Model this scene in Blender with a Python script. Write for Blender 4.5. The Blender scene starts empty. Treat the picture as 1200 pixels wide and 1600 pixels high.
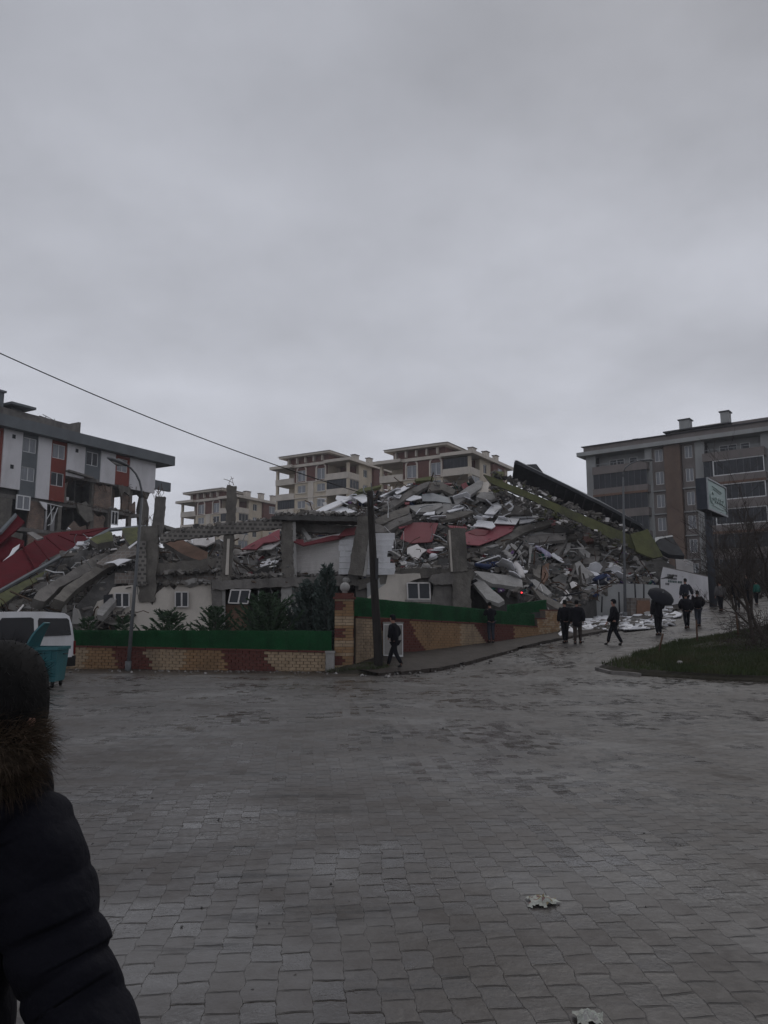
import bpy, math, random
from mathutils import Vector, Matrix, noise
R = math.radians
rnd = random.Random(7)
C = bpy.context.scene.collection
SC = bpy.context.scene

# ---------------------------------------------------------------- camera
F, PX0, PY0, HOR, CAMZ = 1200.0, 600.0, 800.0, 970.0, 1.7
TH = math.atan((HOR - PY0) / F)
cd = bpy.data.cameras.new("camera"); cam = bpy.data.objects.new("camera", cd); C.objects.link(cam)
cam.location = (0, 0, CAMZ); cam.rotation_euler = (R(90) + TH, 0, 0)
cd.sensor_fit = 'VERTICAL'; cd.sensor_height = 32.0; cd.lens = 32.0 * F / 1600.0
cd.clip_end = 5000; cd.clip_start = 0.05
SC.camera = cam
SC.view_settings.view_transform = 'Standard'; SC.view_settings.look = 'None'
SC.view_settings.exposure = 0.10; SC.view_settings.gamma = 1.0

# ---------------------------------------------------------------- world and sun
SUN_EL, SUN_AZ = 48, 25
w = bpy.data.worlds.new("World"); SC.world = w; w.use_nodes = True
nt = w.node_tree; nt.nodes.clear()
def nn(t, ty, **k):
    n = t.nodes.new(ty)
    for a, v in k.items(): setattr(n, a, v)
    return n
def wire(t, a, b): t.links.new(a, b)
out = nn(nt, 'ShaderNodeOutputWorld'); bg = nn(nt, 'ShaderNodeBackground'); bg.inputs[1].default_value = 0.1
sky = nn(nt, 'ShaderNodeTexSky', sky_type='NISHITA'); sky.sun_disc = False
sky.sun_elevation = R(SUN_EL); sky.sun_rotation = R(SUN_AZ); sky.dust_density = 4; sky.air_density = 1.5
tc = nn(nt, 'ShaderNodeTexCoord'); sep = nn(nt, 'ShaderNodeSeparateXYZ'); wire(nt, tc.outputs['Generated'], sep.inputs[0])
# flat cloud deck: direction divided by its height
zc = nn(nt, 'ShaderNodeMath', operation='MAXIMUM'); wire(nt, sep.outputs[2], zc.inputs[0]); zc.inputs[1].default_value = 0.0
za = nn(nt, 'ShaderNodeMath', operation='ADD'); wire(nt, zc.outputs[0], za.inputs[0]); za.inputs[1].default_value = 0.22
dv = nn(nt, 'ShaderNodeVectorMath', operation='DIVIDE'); wire(nt, tc.outputs['Generated'], dv.inputs[0])
cb = nn(nt, 'ShaderNodeCombineXYZ')
for i in range(3): wire(nt, za.outputs[0], cb.inputs[i])
wire(nt, cb.outputs[0], dv.inputs[1])
def wnoise(scale, detail, rough, off):
    m = nn(nt, 'ShaderNodeMapping'); m.inputs[1].default_value = off; wire(nt, dv.outputs[0], m.inputs[0])
    n = nn(nt, 'ShaderNodeTexNoise'); n.inputs['Scale'].default_value = scale; n.inputs['Detail'].default_value = detail
    n.inputs['Roughness'].default_value = rough; wire(nt, m.outputs[0], n.inputs['Vector']); return n.outputs['Fac']
n1 = wnoise(0.8, 3, .5, (3.1, 1.7, 0)); n2 = wnoise(2.2, 6, .55, (8.3, 2.2, 0))
def mth(t, op, a, b):
    n = nn(t, 'ShaderNodeMath', operation=op)
    for i, v in enumerate((a, b)):
        if hasattr(v, 'is_linked'): wire(t, v, n.inputs[i])
        else: n.inputs[i].default_value = v
    return n.outputs[0]
cl = mth(nt, 'ADD', mth(nt, 'MULTIPLY', mth(nt, 'SUBTRACT', n1, .5), .95), mth(nt, 'MULTIPLY', mth(nt, 'SUBTRACT', n2, .5), .60))
el = nn(nt, 'ShaderNodeMapRange'); el.inputs[1].default_value = 0.0; el.inputs[2].default_value = 0.75
el.inputs[3].default_value = 5.6; el.inputs[4].default_value = 3.85; wire(nt, sep.outputs[2], el.inputs[0])
lum = mth(nt, 'MULTIPLY', el.outputs[0], mth(nt, 'ADD', cl, 1.0))
# the bright glow of the hidden sun low in the cloud, to the right of the middle
gd = nn(nt, 'ShaderNodeVectorMath', operation='DOT_PRODUCT'); wire(nt, tc.outputs['Generated'], gd.inputs[0])
gv = Vector((0.27, 1, 0.15)).normalized(); gd.inputs[1].default_value = gv
gr = nn(nt, 'ShaderNodeMapRange', interpolation_type='SMOOTHSTEP'); gr.inputs[1].default_value = .90; gr.inputs[2].default_value = 1.0
gr.inputs[3].default_value = 1.0; gr.inputs[4].default_value = 1.16; wire(nt, gd.outputs['Value'], gr.inputs[0])
lum = mth(nt, 'MULTIPLY', lum, gr.outputs[0])
for gv2, lo_, am_ in ((Vector((.44, 1, .68)), .95, 1.10), (Vector((-.46, 1, .50)), .97, 1.06)):
    g2 = nn(nt, 'ShaderNodeVectorMath', operation='DOT_PRODUCT'); wire(nt, tc.outputs['Generated'], g2.inputs[0]); g2.inputs[1].default_value = gv2.normalized()
    g3 = nn(nt, 'ShaderNodeMapRange', interpolation_type='SMOOTHSTEP'); g3.inputs[1].default_value = lo_; g3.inputs[2].default_value = 1.0; g3.inputs[3].default_value = 1.0; g3.inputs[4].default_value = am_
    wire(nt, g2.outputs['Value'], g3.inputs[0]); lum = mth(nt, 'MULTIPLY', lum, g3.outputs[0])
vm = nn(nt, 'ShaderNodeVectorMath', operation='SCALE'); vm.inputs[0].default_value = (0.935, 0.965, 1.07); wire(nt, lum, vm.inputs['Scale'])
mx = nn(nt, 'ShaderNodeMix', data_type='RGBA'); mx.inputs[0].default_value = 0.993
wire(nt, sky.outputs[0], mx.inputs[6]); wire(nt, vm.outputs[0], mx.inputs[7])
wire(nt, mx.outputs[2], bg.inputs[0]); wire(nt, bg.outputs[0], out.inputs[0])
sd = bpy.data.lights.new("sun", 'SUN'); sd.energy = 0.5; sd.angle = R(30); sd.color = (1, .97, .93)
so = bpy.data.objects.new("sun", sd); C.objects.link(so)
so.rotation_euler = (R(90 - SUN_EL), 0, R(180 - SUN_AZ))

# ---------------------------------------------------------------- helpers
def ray(px, py):
    a = (px - PX0) / F; b = (PY0 - py) / F
    y = math.cos(TH) - b * math.sin(TH); z = math.sin(TH) + b * math.cos(TH)
    return Vector((a / y, 1.0, z / y))
def P(px, py, Y):
    r = ray(px, py) * Y; return Vector((r.x, Y, CAMZ + r.z))
HS = [(-400, 0), (19, 0), (23, .18), (28.5, .72), (34.5, 1.07), (38, 1.4), (46, 2.25), (60, 3.8), (90, 7), (130, 10), (170, 12), (3000, 12)]
def hz(x, y):
    s = .62 * x + .78 * y
    s = max(-399, min(2999, s))
    z = 0
    for (a, b), (c, d) in zip(HS, HS[1:]):
        if a <= s <= c:
            t = (s - a) / (c - a); z = b + (d - b) * t; break
    if y > 200: pass
    return z
def G(px, py, dz=0.0):
    r = ray(px, py); Y = 1.0
    while Y < 300:
        if CAMZ + r.z * Y <= hz(r.x * Y, Y) + dz: break
        Y += .05
    return Vector((r.x * Y, Y, CAMZ + r.z * Y))
def on(x, y, dz=0): return Vector((x, y, hz(x, y) + dz))

# ---------------------------------------------------------------- materials
MATS = {}
def mat(name, c, c2=None, rough=.85, scale=3.0, detail=6, bump=.0, bscale=None, spec=.3, metal=0.0, stain=None, stain_s=.6, stain_a=.5, stretch=None, coat=0):
    m = bpy.data.materials.new(name); m.use_nodes = True; t = m.node_tree
    b = t.nodes['Principled BSDF']; b.inputs['Roughness'].default_value = rough
    b.inputs['Specular IOR Level'].default_value = spec; b.inputs['Metallic'].default_value = metal
    if coat: b.inputs['Coat Weight'].default_value = coat
    c2 = c2 or tuple(v * .75 for v in c)
    g = nn(t, 'ShaderNodeNewGeometry'); mp = nn(t, 'ShaderNodeMapping'); wire(t, g.outputs['Position'], mp.inputs[0])
    if stretch: mp.inputs[3].default_value = stretch
    n = nn(t, 'ShaderNodeTexNoise'); n.inputs['Scale'].default_value = scale; n.inputs['Detail'].default_value = detail; n.inputs['Roughness'].default_value = .65
    wire(t, mp.outputs[0], n.inputs['Vector'])
    cr = nn(t, 'ShaderNodeValToRGB'); cr.color_ramp.elements[0].position = .3; cr.color_ramp.elements[1].position = .7
    cr.color_ramp.elements[0].color = (*c2, 1); cr.color_ramp.elements[1].color = (*c, 1); wire(t, n.outputs['Fac'], cr.inputs[0])
    col = cr.outputs[0]
    if stain:
        n3 = nn(t, 'ShaderNodeTexNoise'); n3.inputs['Scale'].default_value = stain_s; n3.inputs['Detail'].default_value = 8; n3.inputs['Roughness'].default_value = .7
        mp3 = nn(t, 'ShaderNodeMapping'); mp3.inputs[3].default_value = (1, 1, .35); wire(t, g.outputs['Position'], mp3.inputs[0]); wire(t, mp3.outputs[0], n3.inputs['Vector'])
        r3 = nn(t, 'ShaderNodeMapRange'); r3.inputs[1].default_value = .48; r3.inputs[2].default_value = .66; r3.inputs[4].default_value = stain_a; wire(t, n3.outputs['Fac'], r3.inputs[0])
        mm = nn(t, 'ShaderNodeMix', data_type='RGBA'); wire(t, r3.outputs[0], mm.inputs[0]); wire(t, col, mm.inputs[6]); mm.inputs[7].default_value = (*stain, 1); col = mm.outputs[2]
    wire(t, col, b.inputs['Base Color'])
    if bump:
        nb = nn(t, 'ShaderNodeTexNoise'); nb.inputs['Scale'].default_value = bscale or scale * 4; nb.inputs['Detail'].default_value = 5; wire(t, mp.outputs[0], nb.inputs['Vector'])
        bp = nn(t, 'ShaderNodeBump'); bp.inputs['Strength'].default_value = bump; bp.inputs['Distance'].default_value = .05; wire(t, nb.outputs['Fac'], bp.inputs['Height']); wire(t, bp.outputs[0], b.inputs['Normal'])
    MATS[name] = m; return m
def brickmat(name, c1, c2, mortar, bw=.3, bh=.2, ms=.015, axis='wall', rot=0.0, rough=.9, bump=.5):
    m = bpy.data.materials.new(name); m.use_nodes = True; t = m.node_tree; b = t.nodes['Principled BSDF']; b.inputs['Roughness'].default_value = rough
    g = nn(t, 'ShaderNodeNewGeometry'); sp = nn(t, 'ShaderNodeSeparateXYZ'); wire(t, g.outputs['Position'], sp.inputs[0])
    # along-wall coordinate x*cos+y*sin, height z
    u = mth(t, 'ADD', mth(t, 'MULTIPLY', sp.outputs[0], math.cos(rot)), mth(t, 'MULTIPLY', sp.outputs[1], math.sin(rot)))
    cbn = nn(t, 'ShaderNodeCombineXYZ'); wire(t, u, cbn.inputs[0]); wire(t, sp.outputs[2], cbn.inputs[1])
    br = nn(t, 'ShaderNodeTexBrick'); br.inputs['Scale'].default_value = 1; br.inputs['Brick Width'].default_value = bw; br.inputs['Row Height'].default_value = bh
    br.inputs['Mortar Size'].default_value = ms; br.inputs['Color1'].default_value = (*c1, 1); br.inputs['Color2'].default_value = (*c2, 1); br.inputs['Mortar'].default_value = (*mortar, 1)
    wire(t, cbn.outputs[0], br.inputs['Vector'])
    n = nn(t, 'ShaderNodeTexNoise'); n.inputs['Scale'].default_value = 1.2; n.inputs['Detail'].default_value = 8; wire(t, g.outputs['Position'], n.inputs['Vector'])
    mr = nn(t, 'ShaderNodeMapRange'); mr.inputs[1].default_value = .3; mr.inputs[2].default_value = .7; mr.inputs[3].default_value = .6; mr.inputs[4].default_value = 1.15; wire(t, n.outputs['Fac'], mr.inputs[0])
    vs = nn(t, 'ShaderNodeVectorMath', operation='SCALE'); wire(t, br.outputs['Color'], vs.inputs[0]); wire(t, mr.outputs[0], vs.inputs['Scale']); wire(t, vs.outputs[0], b.inputs['Base Color'])
    bp = nn(t, 'ShaderNodeBump'); bp.invert = True; bp.inputs['Strength'].default_value = bump; bp.inputs['Distance'].default_value = .03; wire(t, br.outputs['Fac'], bp.inputs['Height']); wire(t, bp.outputs[0], b.inputs['Normal'])
    MATS[name] = m; return m

CONC = mat('concrete', (.215, .20, .185), (.115, .107, .10), bump=.5, scale=1.6, bscale=9, stain=(.07, .065, .06), stain_s=.9, stain_a=.7)
CONC2 = mat('concrete_brown', (.19, .175, .155), (.10, .092, .082), bump=.6, scale=2.0, bscale=10, stain=(.05, .045, .04), stain_a=.7)
CONCL = mat('concrete_light', (.36, .35, .335), (.24, .23, .22), bump=.4, scale=2.5, bscale=12, stain=(.12, .11, .10))
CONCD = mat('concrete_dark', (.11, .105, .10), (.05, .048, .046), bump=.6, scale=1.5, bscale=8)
BEIGE = mat('beige_render', (.60, .55, .49), (.50, .46, .41), bump=.15, scale=1.2, stain=(.30, .27, .24), stain_s=.5, stain_a=.45)
CREAM = mat('cream_render', (.60, .52, .41), (.52, .45, .355), bump=.05, scale=.6, stain=(.3, .27, .22), stain_s=.3, stain_a=.4)
CREAM2 = mat('pale_trim', (.62, .56, .49), (.53, .48, .42), scale=.6, stain=(.34, .31, .28), stain_s=.35, stain_a=.45)
BRED = mat('brick_red_cladding', (.165, .082, .068), (.12, .06, .05), scale=2)
WHITE = mat('white_render', (.70, .685, .70), (.63, .615, .63), scale=.5, bump=.05, stain=(.38, .37, .36), stain_s=.35, stain_a=.45)
GREYP = mat('grey_render', (.16, .175, .185), (.12, .13, .14), scale=.6, stain=(.09, .09, .095), stain_a=.3)
REDP = mat('red_render', (.24, .06, .045), (.19, .045, .035), scale=.6, stain=(.13, .04, .03), stain_a=.4)
FOAM = mat('white_insulation', (.80, .80, .82), (.70, .70, .72), scale=3, bump=.2, stain=(.42, .41, .40), stain_s=1.3, stain_a=.4)
MULL = mat('grey_mullion', (.13, .13, .14), (.10, .10, .11))
FOAM2 = mat('white_siding', (.66, .63, .62), (.56, .54, .52), scale=1.5, bump=.05, stain=(.30, .28, .26), stain_s=.8, stain_a=.4)
REDS = mat('red_sheet', (.185, .04, .048), (.145, .03, .036), rough=.7, scale=1.0, stain=(.16, .05, .05), stain_a=.5, spec=.5)
REDD = mat('dark_red_roof', (.11, .009, .016), (.075, .007, .011), rough=.9, scale=1.0, stain=(.06, .012, .016), stain_a=.4, spec=.12)
PINK = mat('pink_red_sheet', (.27, .075, .09), (.21, .055, .068), rough=.75, scale=2, stain=(.25, .12, .12), stain_a=.4)
OLIVE = mat('olive_green_render', (.135, .14, .062), (.085, .09, .042), scale=1.8, bump=.5, stain=(.06, .058, .045), stain_s=1.0, stain_a=.8)
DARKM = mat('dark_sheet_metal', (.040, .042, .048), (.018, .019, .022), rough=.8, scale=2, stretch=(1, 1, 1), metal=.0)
METAL = mat('galvanised_metal', (.30, .31, .32), (.22, .23, .24), rough=.45, metal=.5, scale=4)
DMET = mat('dark_metal', (.05, .05, .055), (.03, .03, .033), rough=.5, metal=.3)
RUST = mat('rusty_steel', (.10, .055, .035), (.05, .03, .02), rough=.9, scale=8)
VGLASS = mat('tinted_van_glass', (.012, .012, .015), (.008, .008, .01), rough=.15, scale=1, spec=.25)
GLASS = mat('window_glass', (.020, .024, .032), (.010, .012, .016), rough=.15, scale=.7, spec=.3)
CURT = mat('curtained_glass', (.26, .27, .29), (.14, .15, .17), rough=.25, scale=2, spec=.5, stretch=(6, 6, .3))
PVC = mat('white_frame', (.70, .70, .70), (.62, .62, .62), rough=.4)
TAUPE = mat('taupe_panel', (.205, .18, .17), (.165, .145, .138), scale=.6, stain=(.08, .07, .065), stain_a=.4)
PALEG = mat('pale_grey_render', (.36, .365, .36), (.30, .305, .30), scale=.5, stain=(.2, .2, .2), stain_s=.3, stain_a=.5)
WOOD = mat('old_wood', (.12, .085, .06), (.07, .05, .035), rough=.9, scale=3, bump=.4, stretch=(8, 8, .6))
TARW = mat('dark_pole_wood', (.035, .03, .027), (.018, .016, .015), rough=.9, scale=3, bump=.4, stretch=(10, 10, .5))
BROWNB = mat('brown_board', (.20, .12, .085), (.12, .07, .05), scale=2, stain=(.06, .04, .03))
SOIL = mat('soil', (.048, .042, .03), (.026, .024, .017), rough=.95, scale=2.0, bump=.8, bscale=12)
BRK = brickmat('hollow_brick', (.24, .16, .12), (.17, .12, .095), (.20, .19, .175), bw=.25, bh=.2, ms=.012, rot=R(57))
BRK2 = brickmat('hollow_brick_near', (.20, .165, .14), (.14, .12, .105), (.22, .21, .2), bw=.25, bh=.2, ms=.02)
HOLL = brickmat('hollow_core', (.055, .05, .047), (.10, .092, .085), (.205, .19, .172), bw=.26, bh=.22, ms=.055, bump=.2)
BTAN = mat('tan_wall_brick', (.40, .30, .20), (.27, .20, .13), scale=3.5, bump=.5, bscale=25, stain=(.15, .115, .085), stain_s=1.1, stain_a=.7)
BOCH = mat('ochre_wall_brick', (.30, .185, .10), (.22, .135, .07), scale=3.5, bump=.5, bscale=25, stain=(.13, .085, .055), stain_s=1.1, stain_a=.7)
BMAR = mat('maroon_wall_brick', (.13, .045, .035), (.09, .032, .026), scale=6, bump=.4, bscale=25)
MORT = mat('mortar', (.10, .085, .07), (.07, .06, .05), scale=5)
TURF = mat('artificial_turf', (.014, .125, .04), (.008, .08, .025), rough=.8, scale=1.2, bump=1.0, bscale=60, stain=(.003, .028, .009), stain_s=1.2, stain_a=.6)
LEAFD = mat('dark_conifer', (.045, .082, .04), (.020, .04, .02), rough=.8, scale=3)
LEAFB = mat('blue_green_conifer', (.075, .10, .088), (.035, .05, .044), rough=.8, scale=3)
GRASS = mat('grass_blades', (.048, .066, .022), (.027, .038, .013), rough=.85, scale=.8, stain=(.07, .06, .03), stain_a=.7)
BARK = mat('wet_bark', (.055, .043, .036), (.028, .022, .019), rough=.9, scale=8, bump=.5)
BLACKC = mat('black_cloth', (.012, .012, .016), (.007, .007, .010), rough=.9, scale=8, bump=.25, bscale=40, spec=.12)
NAVY = mat('navy_cloth', (.016, .019, .030), (.009, .011, .018), rough=.85, scale=8)
GREYC = mat('grey_cloth', (.10, .095, .095), (.07, .066, .066), rough=.9, scale=8)
JEAN = mat('dark_denim', (.035, .04, .055), (.022, .026, .037), rough=.9, scale=10)
BROWNC = mat('brown_cloth', (.05, .038, .032), (.03, .023, .02), rough=.9, scale=8)
TEALC = mat('teal_cloth', (.015, .11, .085), (.01, .07, .055), rough=.9, scale=8)
LAV = mat('lavender_bedding', (.42, .39, .52), (.30, .28, .40), rough=.95, scale=5, bump=.5)
PURP = mat('purple_bag', (.20, .10, .26), (.12, .06, .17), rough=.6, scale=5, bump=.5)
BLUEC = mat('blue_cloth', (.035, .05, .12), (.02, .03, .07), rough=.9, scale=6, bump=.5)
SKIN = mat('skin', (.30, .165, .125), (.25, .135, .10), rough=.6, scale=20)
HAIR = mat('black_hair', (.012, .011, .011), (.005, .005, .005), rough=.8, scale=30, spec=.15)
FURM = mat('brown_fur', (.12, .085, .058), (.03, .022, .015), rough=.9, scale=25)
RUBB = mat('rubber', (.012, .012, .012), (.008, .008, .008), rough=.8)
TEAL = mat('teal_bin_paint', (.018, .125, .145), (.012, .09, .105), rough=.5, scale=3, stain=(.02, .06, .065), stain_s=2, stain_a=.5, spec=.5)
VANW = mat('white_van_paint', (.62, .62, .64), (.57, .57, .59), rough=.3, scale=1, stain=(.34, .32, .30), stain_s=.8, stain_a=.35, spec=.5, coat=.3)
TAILR = mat('tail_light_red', (.12, .01, .01), (.09, .008, .008), rough=.2, spec=.6)

# ---------------------------------------------------------------- mesh builder
ORG = {}
class MB:
    def __init__(s, M=None): s.v = []; s.f = []; s.m = []; s.M = M; s.sm = []
    def add(s, vs, fs, mi=0, smooth=False):
        n = len(s.v)
        for p in vs:
            p = Vector(p); s.v.append(s.M @ p if s.M else p)
        for f in fs: s.f.append([n + i for i in f]); s.m.append(mi); s.sm.append(smooth)
        return s
    def hexa(s, p, mi=0): return s.add(p, [(3, 2, 1, 0), (4, 5, 6, 7), (0, 1, 5, 4), (1, 2, 6, 5), (2, 3, 7, 6), (3, 0, 4, 7)], mi)
    def box(s, x0, x1, y0, y1, z0, z1, mi=0):
        return s.hexa([(x0, y0, z0), (x1, y0, z0), (x1, y1, z0), (x0, y1, z0), (x0, y0, z1), (x1, y0, z1), (x1, y1, z1), (x0, y1, z1)], mi)
    def obox(s, c, ax, ay, az, mi=0):
        c = Vector(c); p = []
        for z in (-1, 1):
            for x, y in ((-1, -1), (1, -1), (1, 1), (-1, 1)): p.append(c + Vector(ax) * x + Vector(ay) * y + Vector(az) * z)
        return s.hexa(p, mi)
    def prism(s, pts, off, mi=0, mi2=None):
        n = len(pts); pts = [Vector(p) for p in pts]; b = [p + Vector(off) for p in pts]
        s.add(pts + b, [list(range(n))], mi)
        k = len(s.v) - 2 * n; mi2 = mi if mi2 is None else mi2
        s.f.append([k + n + i for i in range(n)][::-1]); s.m.append(mi2); s.sm.append(False)
        for i in range(n):
            j = (i + 1) % n; s.f.append([k + i, k + n + i, k + n + j, k + j]); s.m.append(mi2); s.sm.append(False)
        return s
    def tube(s, pts, rad, n=8, mi=0, cap=True, smooth=True, flat=1.0):
        pts = [Vector(p) for p in pts]; rings = []
        if not hasattr(rad, '__len__'): rad = [rad] * len(pts)
        up = Vector((0, 0, 1))
        for i, p in enumerate(pts):
            d = (pts[min(i + 1, len(pts) - 1)] - pts[max(i - 1, 0)])
            if d.length < 1e-9: d = Vector((0, 0, 1))
            d.normalize()
            a = d.cross(up if abs(d.z) < .95 else Vector((1, 0, 0))).normalized(); b = d.cross(a)
            rings.append([p + (a * math.cos(2 * math.pi * k / n) + b * math.sin(2 * math.pi * k / n) * flat) * rad[i] for k in range(n)])
        vs = [q for r in rings for q in r]; fs = []
        for i in range(len(pts) - 1):
            for k in range(n):
                k2 = (k + 1) % n; fs.append((i * n + k, i * n + k2, (i + 1) * n + k2, (i + 1) * n + k))
        if cap: fs.append(list(range(n))[::-1]); fs.append([(len(pts) - 1) * n + k for k in range(n)])
        return s.add(vs, fs, mi, smooth)
    def loft(s, rings, mi=0, cap=True, smooth=True):
        n = len(rings[0]); vs = [q for r in rings for q in r]; fs = []
        for i in range(len(rings) - 1):
            for k in range(n):
                k2 = (k + 1) % n; fs.append((i * n + k, i * n + k2, (i + 1) * n + k2, (i + 1) * n + k))
        if cap: fs.append(list(range(n))[::-1]); fs.append([(len(rings) - 1) * n + k for k in range(n)])
        return s.add(vs, fs, mi, smooth)
    def ball(s, c, r, n=10, mi=0, sx=1, sy=1, sz=1, jit=0):
        c = Vector(c); rings = []
        for i in range(1, n):
            a = math.pi * i / n
            rings.append([c + Vector((math.sin(a) * math.cos(2 * math.pi * k / (n + 2)) * r * sx, math.sin(a) * math.sin(2 * math.pi * k / (n + 2)) * r * sy, -math.cos(a) * r * sz)) * 1 + Vector((rnd.uniform(-jit, jit), rnd.uniform(-jit, jit), rnd.uniform(-jit, jit))) for k in range(n + 2)])
        return s.loft(rings, mi)
    def chunk(s, c, size, mi=0, rot=None, jit=.3):
        c = Vector(c); sx, sy, sz = size
        Rm = rot or (Matrix.Rotation(rnd.uniform(0, 6.3), 3, 'Z') @ Matrix.Rotation(rnd.gauss(0, .6), 3, 'X') @ Matrix.Rotation(rnd.gauss(0, .6), 3, 'Y'))
        p = []
        for z in (-1, 1):
            for x, y in ((-1, -1), (1, -1), (1, 1), (-1, 1)):
                q = Vector((x * sx * (1 + rnd.uniform(-jit, jit)), y * sy * (1 + rnd.uniform(-jit, jit)), z * sz * (1 + rnd.uniform(-jit, jit) * .5))) * .5
                p.append(c + Rm @ q)
        return s.hexa(p, mi)
    def build(s, name, mats, parent=None, origin=None):
        if not isinstance(mats, (list, tuple)): mats = [mats]
        if parent is not None: o0 = ORG[parent.name]
        elif origin is not None: o0 = Vector(origin)
        else:
            xs = [p.x for p in s.v]; ys = [p.y for p in s.v]; zs = [p.z for p in s.v]
            o0 = Vector(((min(xs) + max(xs)) / 2, (min(ys) + max(ys)) / 2, min(zs)))
        me = bpy.data.meshes.new(name); me.from_pydata([p - o0 for p in s.v], [], s.f)
        for m in mats: me.materials.append(m)
        me.polygons.foreach_set('material_index', s.m); me.polygons.foreach_set('use_smooth', s.sm); me.update()
        o = bpy.data.objects.new(name, me); C.objects.link(o)
        if parent is not None: o.parent = parent
        else: o.location = o0
        ORG[o.name] = o0
        return o
def tag(o, label=None, cat=None, group=None, kind=None):
    if label: o['label'] = label
    if cat: o['category'] = cat
    if group: o['group'] = group
    if kind: o['kind'] = kind
    return o
def thing(name, loc, label, cat, group=None):
    o = bpy.data.objects.new(name, None); C.objects.link(o); o.location = loc; o.empty_display_size = .3
    ORG[o.name] = Vector(loc); return tag(o, label, cat, group)
def copyobj(o, loc, label=None, parent=None, rot=None, scale=None):
    c = o.copy(); C.objects.link(c); c.location = loc
    if rot is not None: c.rotation_euler = rot
    if scale is not None: c.scale = scale
    if label: c['label'] = label
    ORG[c.name] = Vector(loc)
    for ch in o.children:
        d = ch.copy(); C.objects.link(d); d.parent = c
        for g in ch.children:
            e = g.copy(); C.objects.link(e); e.parent = d
    return c
def jag(poly, amp, step=9):
    o = []
    for i, a in enumerate(poly):
        b = poly[(i + 1) % len(poly)]; L = math.hypot(b[0] - a[0], b[1] - a[1]); n = max(1, int(L / step))
        for k in range(n):
            t = k / n; j = amp if k else amp * .3
            o.append((a[0] + (b[0] - a[0]) * t + rnd.uniform(-j, j), a[1] + (b[1] - a[1]) * t + rnd.uniform(-j, j)))
    return o
# ---------------------------------------------------------------- ground, road, pavements
def nz(x, y, s, seed=0): return noise.noise(Vector((x * s, y * s, seed)))
def frange(a, b, st):
    o = []
    while a < b: o.append(a); a += st
    return o
def sheet(name, xs, ys, zf, keep, m, kind='structure'):
    mb = MB(); idx = {}; vs = []; fs = []
    for j, y in enumerate(ys):
        for i, x in enumerate(xs):
            idx[i, j] = len(vs); vs.append((x, y, zf(x, y)))
    for j in range(len(ys) - 1):
        for i in range(len(xs) - 1):
            if keep((xs[i] + xs[i + 1]) / 2, (ys[j] + ys[j + 1]) / 2): fs.append((idx[i, j], idx[i + 1, j], idx[i + 1, j + 1], idx[i, j + 1]))
    mb.add(vs, fs, 0, True); o = mb.build(name, m, origin=(0, 0, 0)); o['kind'] = kind; return o
WX = lambda y: -.9 + (y - 26) / 1.265          # street-side line of the sloping wall
def road_in(x, y):
    if x < -.9: return y < 27.6
    return y < 26.4 + (x + .9) * 1.265
def und(x, y): return .018 * nz(x, y, .22, 3) + .007 * nz(x, y, .9, 5)
xs = [-1500, -600, -250] + frange(-120, 120, 4) + [120, 250, 600, 1500]; ys = [-300, -60, -20] + frange(-8, 200, 4) + [200, 300, 600, 1500, 4000]
sheet('ground', xs, ys, lambda x, y: hz(x, y) - (.05 if road_in(x, y) else .0) - .03, lambda x, y: True, SOIL)

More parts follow.
